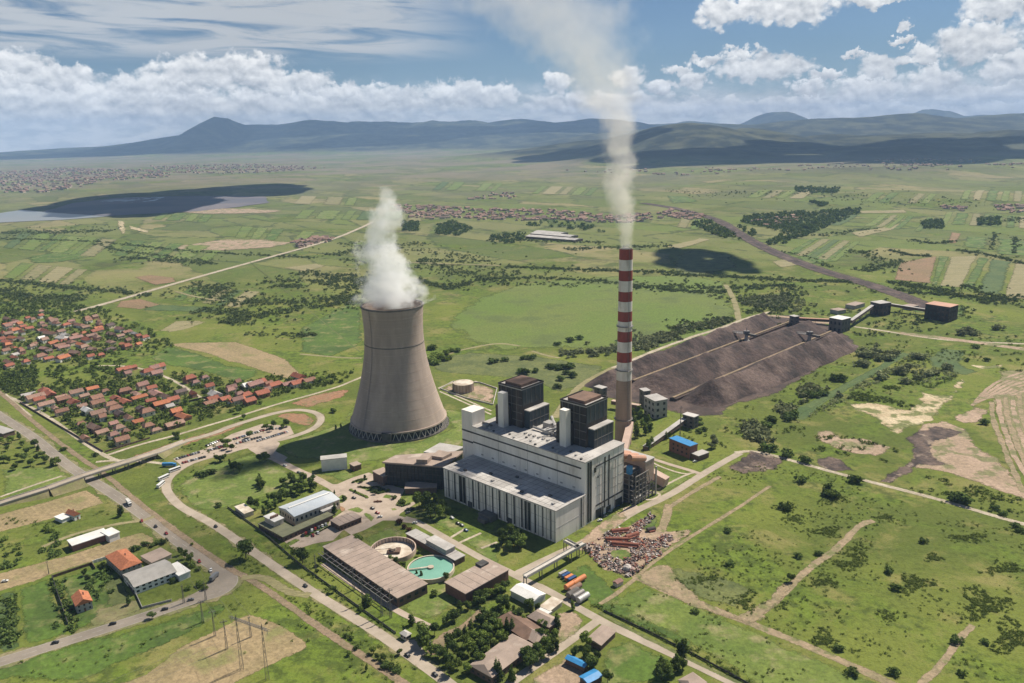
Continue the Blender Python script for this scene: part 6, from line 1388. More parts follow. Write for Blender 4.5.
poly2 = wpoly([(0,322),(30,318),(40,312),(56,322),(95,318),(118,326),(142,334),(150,345),(110,352),(100,362),(60,366),(20,366),(0,372)])
for j in range(0, 40):
    for i in range(0, 40):
        p = G(60,368)+u*((i-20)*21+hr.uniform(-5,5))+vv*(j*23-60+hr.uniform(-5,5))
        if inside(p.x, p.y, poly2) and hr.random() < .80 and len(HOUSES)-nn < 165: village_house(p.x, p.y, ang+.2+hr.choice([0,0,math.pi/2])+hr.uniform(-.15,.15), group='second village')
# far hamlets, too small to show their parts
mat('far roof', (0.25,0.15,0.115), (0.2,0.125,0.1), 0.01, .9); mat('far roof brown', (0.20,0.14,0.11), (0.15,0.11,0.09), 0.01, .9)
fm = {k: MB().box(-7,7,-5,5,0,4).gable(-7,7,-5,5,4,6.6,.5,'x').build('t', MATS[k]) for k in ('tile faded','far roof','render cream','far roof brown')}
fd = {k: o.data for k, o in fm.items()}
for o in fm.values(): bpy.data.objects.remove(o)
def merged(name, label, spots, cat, hs=1.0):
    r = random.Random(len(spots)); groups = {}
    V = []; F_ = []; MI = []; ms = [MATS[k] for k in ('tile faded','far roof','render cream','far roof brown')]
    bv = np.array([v.co[:] for v in list(fd.values())[0].vertices]); bf = [tuple(p.vertices) for p in list(fd.values())[0].polygons]; nb_ = len(bv); roofstart = 6
    xs = np.array([s[0] for s in spots]); ys = np.array([s[1] for s in spots]); zh = np.where(ys > 1430, height(xs, ys), 0)
    for n_, (x, y) in enumerate(spots):
        a = r.uniform(0, 3.14); s_ = r.uniform(.7, 1.5)*hs; ca, sa = math.cos(a)*s_, math.sin(a)*s_; k = r.choice([0,0,1,3])
        P_ = np.stack([bv[:,0]*ca-bv[:,1]*sa+x, bv[:,0]*sa+bv[:,1]*ca+y, bv[:,2]*s_+zh[n_]], -1); o_ = len(V)*nb_; V.append(P_)
        for i_, f in enumerate(bf): F_.append(tuple(q+o_ for q in f)); MI.append(2 if i_ < 6 else k)
    me = bpy.data.meshes.new(name); me.from_pydata(np.concatenate(V).tolist(), [], F_); [me.materials.append(m) for m in ms]; me.polygons.foreach_set('material_index', MI); me.update()
    o = link(name, me); tag(o, label, cat); o['kind'] = 'stuff'
merged('far_village', 'far village houses strung across the plain behind the cooling tower', area(zs(*F4,[(150,75),(250,78),(500,90),(680,92),(760,105),(900,105),(1024,100),(1024,112),(880,130),(760,128),(640,120),(480,125),(340,118),(220,118)]), 430, 51)+area(zs(*F4,[(460,40),(540,40),(520,60),(380,60)]), 30, 52)+area(zs(*F5,[(250,118),(320,108),(395,100),(400,112),(330,130),(260,132)]), 45, 53)+area(zs(*F5,[(0,85),(90,90),(120,108),(60,115),(0,105)]), 60, 54)+area(zs(*F5,[(930,75),(1024,70),(1024,95),(940,95)]), 30, 55)+area(zs(*F5,[(780,72),(860,78),(850,90),(800,85)]), 14, 56)+area(zs(*F2,[(830,178),(900,165),(950,165),(930,180),(850,195)]), 60, 57), 'village')
merged('far_town', 'hazy far town of reddish roofs on the plain at the left', area([(-60,176),(0,172),(60,168),(150,170),(175,176),(100,182),(60,192),(-60,195)], 1000, 58)+area([(150,166),(260,164),(330,168),(250,174),(160,174)], 350, 59), 'town', 1.5)
merged('hill_foot_village', 'pale houses scattered at the foot of the dark hills', area([(560,170),(700,176),(900,172),(1030,168),(1030,163),(850,164),(700,168)], 130, 60)+area([(870,160),(960,158),(990,163),(880,166)], 60, 61), 'village', 1.2)
for lab, B, A, C in (('long pale roofed factory shed on the far plain, nearest of the row',(575,240),(526,236),(584,238)),('long pale roofed factory shed on the far plain, second of the row',(570,236.5),(528,233.5),(583,235)),('long pale roofed factory shed on the far plain, furthest of the row',(560,233.5),(532,231.5),(572,232))):
    b_, t_, w_, d_ = frame(B, A, C, 6); o = empty('factory_shed', lab, 'factory', (b_.x, b_.y, float(height(b_.x, b_.y))), t_, 'far factory sheds'); d_ = min(d_, 330); w_ = min(max(w_, 24), 40)
    part(MB().box(0,w_,0,d_,0,6), 'wall', 'brown wall', o); part(MB().gable(0,w_,0,d_,6,9,.6,'y'), 'roof', 'roof felt', o)

# ================================================================ vehicles
CARC = {'white':(0.70,0.70,0.68),'black':(0.02,0.02,0.022),'red':(0.30,0.03,0.025),'silver':(0.42,0.43,0.44),'blue':(0.04,0.09,0.22),'grey':(0.15,0.155,0.16)}
for k, v in CARC.items(): mat('paint '+k, v, tuple(c*.9 for c in v), 0.3, 0.3, spec=0.6)
mat('tyre', (0.02,0.02,0.02), (0.03,0.03,0.03), 1.0, 0.9); mat('lamp glass', (0.6,0.55,0.5), (0.5,0.45,0.4), 1.0, 0.2); mat('orange paint', (0.62,0.22,0.08), (0.50,0.18,0.07), 0.4, 0.6, fine=0.2); mat('tarpaulin', (0.62,0.60,0.56), (0.5,0.48,0.45), 0.3, 0.7)
CP = {}
def car_proto(c):
    if c in CP: return CP[c]
    pf = [(-2.15,.35),(-2.2,.75),(-1.95,.95),(-1.2,1.02),(1.0,1.05),(1.95,.92),(2.15,.7),(2.15,.35)]
    b = MB(); V = []; n = len(pf)
    for y in (-.86,.86): V += [(x,y,z) for x, z in pf]
    b.add(V, [tuple(range(n))[::1], tuple(range(2*n-1,n-1,-1))]+[(i,n+i,n+(i+1)%n,(i+1)%n) for i in range(n)])
    g = MB().add([(-1.7,-.78,1.0),(.95,-.78,1.03),(.95,.78,1.03),(-1.7,.78,1.0),(-1.25,-.66,1.42),(.25,-.66,1.45),(.25,.66,1.45),(-1.25,.66,1.42)], [(0,1,5,4),(1,2,6,5),(2,3,7,6),(3,0,4,7)])
    t = MB().box(-1.28,.28,-.68,.68,1.42,1.5)
    out = [(nm, q.build('t', MATS[m])) for nm, q, m in (('body',b,'paint '+c),('window',g,'dark window'),('roof',t,'paint '+c))]
    w = MB().tube((0,-.12,0),(0,.12,0),.33,n=12).build('t', MATS['tyre']); l = MB().box(0,.06,-.18,.18,0,.14).build('t', MATS['lamp glass'])
    r_ = ([(nm, o.data) for nm, o in out], w.data, l.data)
    for _, o in out: bpy.data.objects.remove(o)
    bpy.data.objects.remove(w); bpy.data.objects.remove(l); CP[c] = r_; return r_
def car(x, y, rz, c, label, group=None, full=True, z=0.25):
    o = empty('car', label, 'car', (x, y, z), rz, group); pr_, w, l = car_proto(c)
    for nm, me in pr_: link(nm, me, o)
    if full:
        for sx in (-1.35,1.35):
            for sy in (-.78,.78): q = link('wheel', w, o); q.location = (sx, sy, .33)
        for sy in (-.6,.6): q = link('headlight', l, o); q.location = (2.13, sy, .62)
    return o
ZR = 0.22
ORD = ['first','second','third','fourth','fifth','sixth','seventh','eighth','ninth','tenth','eleventh','twelfth','thirteenth','fourteenth','fifteenth','sixteenth','seventeenth','eighteenth','nineteenth','twentieth','twenty-first','twenty-second','twenty-third','twenty-fourth','twenty-fifth','twenty-sixth','twenty-seventh','twenty-eighth','twenty-ninth','thirtieth']
CARS = [((142,521.5),-58,'red','red car on the main road above the red gabled yard wall'),((156,527),-52,'black','black car on the main road ahead of the white lorry'),((166.5,534),-50,'red','dark red car on the main road before the bend'),
 ((199.5,562),-60,'red','red car rounding the inside of the road bend'),((211,571),-70,'white','white car on the main road just before the road corner'),((191,600.5),22,'grey','grey car below the grey factory turning out of the corner'),((165,610),22,'black','black car on the lower road beneath the factory yard'),
 ((113,624.5),24,'black','black car on the lower road beyond the lone garden house'),((55.5,643.5),20,'black','black car furthest left on the lower road'),((216,527),-48,'black','black car alone on the straight of the access road'),((305.5,586.5),-48,'black','black car on the access road below the workshop'),
 ((407.5,656),-45,'black','black car on the access road just past the gatehouse'),((435,675.5),-45,'black','black car on the access road nearest the bottom edge'),((5,582),20,'white','white car parked on the straw field at the left edge')]
for (p, a, c, lab) in CARS: w = G(*p); car(w.x, w.y, math.radians(a), c, lab)
# car park by the loop road: rows of cars
rows = [((176,459.5),(200,452.5),9,'lower left'),((182,463.5),(206,457),9,'front left'),((208,451),(225,446.5),7,'middle'),((206,446.5),(222,440),7,'back middle'),((233,440),(262,431),11,'back right'),((236,444),(262,437),9,'centre right'),((257,441.5),(288,432),14,'front right'),((262,431),(288,427),8,'rearmost right')]
patch('car_park', [(173,459),(205,449),(232,434),(262,424),(290,426),(294,434),(262,445),(226,453.5),(198,461),(182,466)], MATS['paving'], label='car park beside the loop road')
cr_ = random.Random(9)
for a, b_, n, rn in rows:
    A_, B_ = G(*a), G(*b_); ang_ = math.atan2(B_.y-A_.y, B_.x-A_.x)+math.pi/2
    for k in range(n):
        p = A_.lerp(B_, (k+.5)/n); c = cr_.choices(['black','white','red','silver','grey','blue'], [7,4,3,3,4,1])[0]
        car(p.x, p.y, ang_+cr_.uniform(-.05,.05), c, f'{c} parked car, {ORD[k]} from the left in the {rn} row of the car park', 'cars parked in the car park', full=True)
for k, (p, a, c) in enumerate((((372.5,509),-35,'black'),((377.5,513.5),-35,'red'),((380,517.5),15,'white'),((398,522),-35,'white'),((408,513.5),40,'grey'),((412,510),40,'black'),((415,523.5),20,'white'),((299,473),-30,'grey'),((285,466),-30,'white'),((354,498.5),-30,'black'))):
    w = G(*p); car(w.x, w.y, math.radians(a), c, f'{c} car parked on the paved forecourt, {ORD[k]} from '+'the shop building' if False else ['black car parked on the forecourt right of the shop building','red car parked second from the shop building corner','white car parked third from the shop building corner','white car parked near the pump house path','grey car by the trees before the office block','black car under the trees at the turbine hall corner','white car at the left end of the pump house','grey car on the yard road below the tower shadow','white car at the forecourt end nearest the car park','black car beside the long border of the forecourt'][k])
for k, p in enumerate(((452,518.5),(458,524),(466,531),(462,526))): w = G(*p); car(w.x, w.y, math.radians(-45), ('silver','black','blue','grey')[k], ['silver car in the shade at the foot of the turbine hall','black car squeezed beside the dark lean-to of the turbine hall','blue car at the front corner of the dark lean-to','grey car behind the dark lean-to of the turbine hall'][k])
for k, (p, c) in enumerate((((610,512),'silver'),((617,506.5),'blue'),((605,517),'grey'),((600,521),'white'),((622,503),'black'),((695,462),'white'),((147,585),'red'),((152,581),'white'))):
    w = G(*p); car(w.x, w.y, math.radians(cr_.uniform(20,60)), c, ['silver car along the right wall of the power station, middle one','blue car along the right wall near the filter house','grey car along the right wall, second from the front corner','white car along the right wall nearest the front corner','black car by the filter house steel frame','white car beside the annex of the blue-roofed brick building','red car in the factory yard at the lower left','white car beside the red car in the factory yard'][k])
def lorry(p, rz, cab, box, L, label):
    w = G(*p); o = empty('lorry', label, 'lorry', (w.x, w.y, .25), math.radians(rz)); part(MB().box(L/2-2.2, L/2, -1.2, 1.2, .5, 3.0), 'cab', cab, o); part(MB().box(L/2-.02, L/2+.05, -1.05, 1.05, 1.7, 2.7), 'windscreen', 'dark window', o)
    part(MB().box(-L/2, L/2-2.5, -1.25, 1.25, 1.1, 3.6), 'box', box, o); part(MB().box(-L/2, L/2-.3, -.5, .5, .6, 1.1), 'chassis', 'steel', o)
    for x in (-L/2+1.2, -L/2+2.5, L/2-1.5):
        for y in (-1.05, 1.05): part(MB().tube((x,y-.15,.5),(x,y+.15,.5),.5,n=12), 'wheel', 'tyre', o)
lorry((129,504.5), -52, 'paint white', 'tarpaulin', 11, 'white lorry on the main road below the road bridge'); lorry((214.5,579), 80, 'paint grey', 'paint grey', 9, 'dark lorry standing at the road corner')
lorry((169.5,466.5), 0, 'blue sheet', 'blue sheet', 13, 'blue lorry parked at the left end of the car park')
def bus(p, rz, label, L=11):
    w = G(*p); o = empty('bus', label, 'bus', (w.x, w.y, .25), math.radians(rz)); part(MB().box(-L/2,L/2,-1.25,1.25,.4,3.1), 'body', 'paint white', o); part(MB().box(-L/2+.3,L/2+.04,-1.29,1.29,1.6,2.6), 'window', 'dark window', o)
    for x in (-L/2+2, L/2-2.2):
        for y in (-1.1, 1.1): part(MB().tube((x,y-.15,.45),(x,y+.15,.45),.48,n=12), 'wheel', 'tyre', o)
for p, a, l in (((175,471),52,'white bus on the verge of the loop road, nearest the blue lorry'),((164,479),62,'white bus on the verge of the loop road, middle of three'),((161,486),85,'white bus on the verge of the loop road, lowest of three')): bus(p, a, l)

# containers, tank cars and pipes stored by the bridge
def box_container(px, py, rz, m, L, label, zz=0):
    w = G(px, py); o = empty('container', label, 'container', (w.x, w.y, zz), math.radians(rz)); part(MB().box(-L/2,L/2,-1.2,1.2,.1,2.6), 'body', m, o); mb = MB()
    for k in range(int(L/.6)):
        for y in (-1.26,1.2): mb.box(-L/2+.2+k*.6,-L/2+.45+k*.6,y,y+.06,.2,2.5)
    part(mb, 'rib', m, o); part(MB().box(L/2,L/2+.06,-1.1,1.1,.2,2.5), 'door', 'steel', o)
for i, (q, m, lab) in enumerate((((566,577),'paint blue','blue container in the row by the pipe bridge'),((569,579),'orange paint','orange container in the row by the pipe bridge'),((572,580.5),'paint blue','second blue container, lowest of the row by the pipe bridge'),((563,575),'grey wall','grey container at the upper end of the row by the pipe bridge'))): box_container(*q, 42, m, 7, lab)
def hcyl(px, py, rz, m, L, R, label):
    w = G(px, py); o = empty('storage_tank', label, 'tank', (w.x, w.y, 0), math.radians(rz)); part(MB().tube((-L/2,0,R+.6),(L/2,0,R+.6),R,n=20), 'vessel', m, o)
    for x in (-L*.3, L*.3): part(MB().box(x-.3,x+.3,-R*.8,R*.8,0,R*.7+.3), 'saddle', 'dark concrete', o)
hcyl(571,587.5,44,'orange paint',11,1.9,'bright orange lying tank nearest the containers'); hcyl(579,583,44,'orange paint',12,1.9,'longer orange lying tank next to the meadow'); hcyl(575,591,44,'tile faded',11,1.9,'dull pink lying tank below the orange tanks')
hcyl(573,596,44,'dark concrete',10,2.1,'dark grey lying tank behind the pink tank'); hcyl(578,598,44,'steel',10,2.1,'grey steel lying tank, middle of the grey ones'); hcyl(583,601,44,'light steel',10,2.1,'light grey lying tank nearest the road')
w = G(618,585); o = empty('cabin', 'small white-roofed cabin in the grass below the scrap yard', 'cabin', w, .7); part(MB().box(-3,3,-2,2,0,3), 'wall', 'cream wall', o); part(MB().gable(-3,3,-2,2,3,4,.3), 'roof', 'tile pink', o)

# scrap yard
sc = area(zs((540,520),6.4,[(270,170),(420,90),(520,50),(640,110),(760,140),(840,160),(800,210),(700,270),(640,330),(570,370),(480,330),(400,310),(330,240)]), 1900, 71)+area(zs((540,520),6.4,[(560,60),(640,0),(700,-40),(740,-20),(660,60),(620,120)]), 260, 72)+area(zs((540,520),6.4,[(750,120),(820,75),(930,60),(960,90),(860,130),(780,150)]), 300, 73)
hole = wpoly(zs((540,520),6.4,[(450,195),(560,190),(590,240),(520,260),(450,240)])); sc = [q for q in sc if not inside(*q, hole) and float(fbm(q[0], q[1], 16, 3, 77)) > .41]
patch('scrap_ground', zs((540,520),6.4,[(250,160),(420,80),(560,40),(660,-20),(740,-50),(760,0),(690,70),(800,70),(940,50),(980,90),(860,170),(720,290),(640,350),(560,385),(470,340),(390,320),(310,240)]), MATS['clay'], 5, 3)
patch('lawn', zs((540,520),6.4,[(445,195),(560,188),(600,235),(530,262),(450,240)]), MATS['lush'], 4, 1.5)
patch('lawn', zs((540,520),6.4,[(640,40),(720,-30),(760,-10),(740,60),(680,80)]), MATS['lush'], 4, 1.5)
sm = [mat('scrap '+n_, c_, tuple(q*.7 for q in c_), 0.5, .8, island=0.7) for n_, c_ in (('pale',(0.50,0.45,0.41)),('rust',(0.27,0.10,0.065)),('dark',(0.08,0.065,0.06)),('pink',(0.32,0.22,0.19)))]
r_ = random.Random(4); mbs = [MB() for _ in sm]
for (x, y) in sc:
    k = r_.choices([0,1,2,3],[3 if vnoise(x,y,9,4) > .5 else 1,3 if vnoise(x,y,12,8) > .45 else 1,3,4])[0]; L = r_.uniform(.3,2.2)**1.15; a = r_.uniform(0,6.28); t = r_.uniform(-.5,.7); q = Vector((math.cos(a), math.sin(a), t))*L/2; c_ = Vector((x,y,.4+r_.random()*2.2*float(vnoise(x, y, 14, 5)))); mbs[k].bar(c_-q, c_+q, r_.uniform(.3,1.6), r_.uniform(.15,1.0))
me_all = MB(); mi = []
for k, mb in enumerate(mbs): me_all.add(mb.v, mb.f); mi += [k]*len(mb.f)
so_ = me_all.build('scrap_heap', None); [so_.data.materials.append(m) for m in sm]; so_.data.polygons.foreach_set('material_index', mi); tag(so_, 'sprawling heap of pale, pink and rusty scrap beside the station road', 'scrap'); so_['kind'] = 'stuff'
for i, (q, L, lab) in enumerate((((620,532),14,'rust-red scrapped boiler drum lying highest in the scrap heap'),((617,541),17,'rust-red steel section lying at the left side of the scrap heap'),((625,546),20,'long rusty beam section lying lowest in the scrap heap'),((632,537),12,'rusty drum at the right side of the scrap heap'),((651,531),7,'dark burnt hulk at the right edge of the scrap heap'))):
    w = G(*q); o = empty('scrap_drum', lab, 'scrap', w, math.radians((10,-5,-12,30,20)[i])); part(MB().tube((-L/2,0,1.6),(L/2,0,1.6),1.7,n=12), 'shell', 'scrap rust' if i < 4 else 'scrap dark', o); part(MB().box(-L/2+1,L/2-1,-2.6,-1.7,.2,1.4), 'plate', 'scrap rust', o)
w = G(627,570)
rk = MB(); bm = bmesh.new(); bmesh.ops.create_icosphere(bm, subdivisions=3, radius=3.2)
for v in bm.verts: v.co *= 1+.25*(float(vnoise(v.co.x*3+50, v.co.y*3+v.co.z*2+50, 3))-.5); v.co.z = max(v.co.z*.8+1.6, 0)
me = bpy.data.meshes.new('rubble_pile'); bm.to_mesh(me); bm.free(); me.materials.append(MATS['scrap pale']); o = link('rubble_pile', me); o.location = w; tag(o, 'white heap of rubble at the lower edge of the scrap yard', 'rubble')

# ================================================================ pylons, poles, walls, hedges
def lattice(name, lab, px, py, h, base=3.2, arms=((.72,5),(.85,4)), group=None):
    w = G(px, py); o = empty(name, lab, 'pylon', w, math.radians(20), group); mb = MB(); n = 9
    def q(i, s): k = base/2*(1-.82*i/n); return Vector((s[0]*k, s[1]*k, h*i/n))
    cs = [(-1,-1),(1,-1),(1,1),(-1,1)]
    for i in range(n):
        for j in range(4): a, b = cs[j], cs[(j+1)%4]; mb.bar(q(i,a), q(i+1,a), .15, .15); mb.bar(q(i,a), q(i+1,b), .08, .08); mb.bar(q(i,b), q(i+1,a), .08, .08)
    part(mb, 'mast', 'steel', o)
    for f, L in arms: part(MB().bar((-L,0,h*f),(L,0,h*f),.3,.3).bar((-L,0,h*f),(0,0,h*f+1.8),.15,.15).bar((L,0,h*f),(0,0,h*f+1.8),.15,.15), 'crossarm', 'steel', o)
    return o
pyl = []
for k, (a, az_) in enumerate((((242,669),35.9),((267.5,679),34))):
    h = (az_, 36)[k]; pyl.append(lattice('pylon', ('left mast of the tall twin-mast power line frame in the straw field','right mast of the tall twin-mast power line frame in the straw field')[k], a[0], a[1], h, 2.2, (), 'twin masts of the power line'))
a, b = pyl[0].location, pyl[1].location; o = empty('line_beam', 'long beam joining the tops of the twin masts', 'power line', a); d = b-a; mb = MB()
for s_ in (-.6,.6): mb.bar(-d*.25+Vector((s_,0,34)), d*1.25+Vector((s_,0,34)), .2, .2); mb.bar(-d*.25+Vector((s_,0,32.8)), d*1.25+Vector((s_,0,32.8)), .2, .2)
for k in range(18): mb.bar(-d*.25+d*1.5*k/18+Vector((0,0,32.7)), -d*.25+d*1.5*(k+1)/18+Vector((0,0,34)), .15, .15)
part(mb, 'beam', 'steel', o); mb = MB()
for t in (-.2,.5,1.2): mb.tube(d*t+Vector((0,0,32.6)), d*t+Vector((0,0,30.4)), .16, n=5)
part(mb, 'insulator', 'light steel', o)
for k, (p, h, lab) in enumerate((((227,649),20,'thin mast at the near end of the straw field ditch'),((215,636),18,'thin mast left of the twin masts at the field edge'),((203,622),15,'thin mast by the road side of the straw field'),((251,637),14,'short thin mast behind the twin masts'),
   ((354,590),17,'thin lattice mast among the pipes left of the workshop corner'),((363,603),19,'lattice mast beside the workshop pipe rack'),((382,616),21,'tall lattice mast at the workshop corner, left one'),((391,618),21,'tall lattice mast at the workshop corner, right one'),((316,572),13,'short lattice mast at the upper end of the workshop'),((680,438),34,'tall thin light mast before the coal houses'),((49,574),10,'lone pole at the corner of the dark garden wall'),((206,600),13,'slim lamp post at the road corner'),((184,603),13,'slim lamp post below the factory'),((431,655),9,'lamp post by the access road past the gatehouse'))):
    lattice('mast', lab, p[0], p[1], h, 1.4 if h > 12 else .5, ((.95,2.2),) if h > 14 else ((.98,.8),))
def wires(lab, pts, zt, offs, sag=4):
    o = empty('power_wires', lab, 'wires', pts[0]); p0 = Vector(pts[0])
    for of in offs:
        mb = MB()
        for p, q in zip(pts[:-1], pts[1:]):
            p = Vector(p)-p0; q = Vector(q)-p0; u = (q-p).normalized(); s_ = Vector((-u.y, u.x, 0))*of; pr_ = None
            for k in range(13):
                t = k/12; w_ = p.lerp(q, t)+s_+Vector((0,0,zt-sag*4*t*(1-t)))
                if pr_ is not None: mb.tube(pr_, w_, .05, n=3, cap=False)
                pr_ = w_
        part(mb, 'wire', 'steel', o)
mid = (pyl[0].location+pyl[1].location)/2; wires('thin wires hung from the twin masts across the straw field', [tuple(mid+Vector((-150,-120,0))), tuple(mid), tuple(mid+Vector((190,-40,0)))][:2], 30.4, (-8,0,8)); wires('thin wires running from the twin masts over the lower road', [tuple(mid), tuple(G(190,580))], 26, (-8,0,8), 5)
def hedge(lab, pts, w_, h_, m='leaf dark', name='hedge', n=None):
    a = resample([tuple(G(*p)[:2]) for p in pts], .9); V = []; r = np.random.default_rng(len(a))
    for (x, y) in a:
        v, _ = leaf_cloud([(0,0,.5,.5,.5)], 14, .28, int(abs(x*7+y)) % 9999); v = v*np.array([w_,w_,h_])+np.array([x,y,0]); V.append(v)
    V = np.concatenate(V); o = link(name, npmesh(name, V, np.arange(len(V)).reshape(-1,4), MATS[m])); tag(o, lab, 'hedge')
K3 = ((330,455),8.533)
hedge('clipped hedge at the head of the forecourt beds', zs(*K3,[(195,238),(250,215),(310,210)]), 2.4, 1.6); hedge('long clipped hedge, upper one in the forecourt', zs(*K3,[(245,275),(330,285),(400,275),(470,300)]), 2, 1.4); hedge('clipped hedge, lower one in the middle of the forecourt', zs(*K3,[(350,320),(420,330),(510,310)]), 2, 1.4)
hedge('long border hedge along the left lane of the forecourt', zs(*K3,[(175,300),(240,330),(320,365)]), 2.4, 1.2, 'leaf'); hedge('small bronze flower bed in the forecourt', zs(*K3,[(390,400),(430,400)]), 3, .9, 'leaf bronze', 'flower_bed'); hedge('round bush bed under the trees right of the forecourt', zs(*K3,[(575,430),(620,440),(680,420)]), 2, 1.2)
for q, nm in (([(560,400),(620,370),(700,330),(740,360),(720,400),(620,450),(555,430)],'lawn'),([(320,225),(410,215),(430,225),(330,235)],'lawn'),([(200,225),(250,200),(330,195),(300,225),(220,245)],'lawn'),([(240,265),(470,290),(510,315),(400,345),(345,320),(250,285)],'lawn'),([(160,300),(330,350),(310,370),(250,345)],'lawn'),([(60,360),(130,350),(155,385),(90,410)],'lawn'),([(0,180),(140,130),(235,185),(90,230)],'lawn'),([(515,455),(560,450),(580,470),(530,478)],'lawn')): patch('lawn', zs(*K3, q), MATS['lawn'])
K6 = ((230,460),6.207)
patch('lawn', zs(*K6,[(440,470),(480,425),(600,392),(622,408),(540,450),(470,490)]), MATS['lush']); patch('lawn', zs(*K6,[(335,520),(420,480),(440,500),(360,545)]), MATS['lawn']); patch('lawn', zs(*K6,[(640,250),(700,210),(735,240),(690,275)]), MATS['lawn'])
patch('lawn', zs(*K3,[(280,500),(330,490),(385,540),(350,575),(300,530)]), MATS['lawn']); patch('lawn', zs(*K3,[(470,330),(540,345),(520,380),(440,365)]), MATS['lawn']); patch('lawn', zs(*K3,[(130,470),(230,440),(300,470),(250,500)]), MATS['lawn'])
for k_, (p_, c_) in enumerate((((306,534),'red'),((309,532.5),'black'),((312,531),'white'),((315.5,529.5),'red'),((319,528),'grey'),((322.5,526.5),'white'),((326,525),'silver'),((303,536),'black'),((313,536),'red'),((318,533.5),'white'))):
    w = G(*p_); car(w.x, w.y, math.radians(100+k_*2), c_, f'{c_} car in the yard between canteen and workshop, {ORD[k_] if k_ < 8 else ORD[k_-8]} from left in the '+('back' if k_ < 8 else 'front')+' row', 'cars in the canteen yard')
for k_, p_ in enumerate(zs(*K3,[(270,235),(345,300),(430,300),(390,335),(545,375),(495,315),(610,415),(215,320),(130,385),(300,205)])): pplant(p_[0], p_[1], (3.5,4,3,5,4,3.5,5,3,4.5,4)[k_], ('bush','round')[k_ % 2], 'leaf dark')
hedge('low hedge round the lawn of the canteen yard', zs(*K6,[(440,475),(540,455),(622,412)]), 1.4, 1.0)
patch('flower_bed', zs(*K3,[(75,430),(120,445),(145,470),(90,490)]), MATS['red soil'])
def fence(lab, pts, h, m, w_=.3, cat='fence', name='fence', step=3):
    a = [tuple(G(*p)[:2]) for p in pts]; o = empty(name, lab, cat, (*a[0],0)); mb = MB(); ps_ = []; x0, y0 = a[0]
    for p, q in zip(a[:-1], a[1:]):
        mb.bar((p[0]-x0,p[1]-y0,h), (q[0]-x0,q[1]-y0,h), w_, h-.1); L = math.hypot(q[0]-p[0], q[1]-p[1])
        for k in range(int(L/step)+1): t = k*step/L; ps_.append((p[0]-x0+(q[0]-p[0])*t,p[1]-y0+(q[1]-p[1])*t))
    part(mb, 'panel', m, o); pm = MB().box(-.2,.2,-.2,.2,0,h+.15).build('post', MATS[m]); pd = pm.data; bpy.data.objects.remove(pm)
    for q_ in ps_[::max(1, math.ceil(len(ps_)/60))]: link('post', pd, o).location = (*q_, 0)
fence('dark wall running from the straw field down to the lower road', zs((0,540),4.778,[(250,180),(275,260),(300,330),(325,405)]), 2.2, 'seam'); fence('brown wall along the straw field behind the garden house', zs((0,540),4.778,[(250,182),(350,148),(440,118),(455,140)]), 2.2, 'brown wall'); fence('white yard wall left of the orange roofed house', zs((0,540),4.778,[(445,112),(520,88),(530,100)]), 2.4, 'white wall')
fence('dark yard wall below the orange roofed house', zs((0,540),4.778,[(530,100),(570,160),(610,215),(640,260)]), 2.2, 'seam'); fence('factory yard fence along the lower road', zs((0,540),4.778,[(650,262),(680,328),(820,292)]), 1.6, 'grey wall'); fence('stone village wall along the track beside the main road', [(20,403),(60,427),(103,452)], 1.8, 'brown wall'); fence('stone village wall along the lower village road', [(105,452.5),(150,438.5)], 1.8, 'brown wall')
fence('long boundary wall through the middle of the near village', [(158,411),(190,402),(228,393),(262,385)], 2.4, 'seam'); fence('perimeter fence of the station below the canteen', [(228,508),(262,532),(300,565),(355,605),(396,634)], 1.6, 'dark concrete', .08)
fence('fence along the meadow side of the road right of the scrap yard', zs((600,480),2.415,[(10,318),(120,370),(230,425),(360,495)]), 1.5, 'seam', .08)

# ================================================================ labels that tell plants and houses apart
LM = [('the cooling tower',400,430),('the chimney foot',625,440),('the oil tank',463,390),('the white hall',335,465),('the office block',410,478),('the gym hall',310,505),('the canteen',280,530),('the workshop',370,570),('the dry basin',394,553),('the water basin',431,572),('the pump house',440,545),('the red-brown hall',480,580),('the arched shed',528,595),('the largest school roof',505,660),('the dark school roof',520,632),('the barn',600,638),('the blue sheet roofs',580,668),('the scrap heap',620,545),('the turbine hall',500,510),('the brick building',684,450),('the coal bunker house',655,405),('the road bridge',120,465),('the grey factory',150,580),('the garden house',80,600),('the long warehouse',90,537),('the red farmhouse',70,515),('the road corner',235,583),('the gatehouse',406,634),('the car park',235,442),('the loop road end',320,420),('the access road straight',238,545),('the square hut',244,511),('the sand pit',915,415),('the black coal dirt',905,455),('the quarry',1000,440),('the boxy transfer tower',842,325),('the crusher building',940,312),('the gravel road',850,477),('the near coal heap',800,370),('the dirt track fork',750,622),('the right meadow',820,550),('the twin masts',255,672),('the near village',150,410),('the boiler towers',560,380),('the meadow corner',960,600),('the bottom right field',720,670)]
def nth(k): return ORD[k] if k < len(ORD) else ORD[-1]
def autolabel(items):
    groups = {}
    for it in items:
        o, px, py, desc, nm, grp = it; L = min(LM, key=lambda l: (l[1]-px)**2+((l[2]-py)*1.4)**2); dx, dy = px-L[1], (py-L[2])*1.4
        rel = ('right of' if dx > 0 else 'left of') if abs(dx) > abs(dy) else ('below' if dy > 0 else 'above'); groups.setdefault((desc, rel, L[0]), []).append((math.hypot(dx, dy), it))
    for (desc, rel, l), g in groups.items():
        g.sort(key=lambda t: t[0])
        for k, (_, it) in enumerate(g):
            o = it[0]; o['label'] = f"{desc} {rel} {l}"+('' if len(g) == 1 else f", {nth(k)} nearest to it"); o['category'] = it[4]; o['group'] = {'tree':'trees on the plain','conifer':'conifers among the school buildings','bush':'bushes on the plain'}[it[4]]
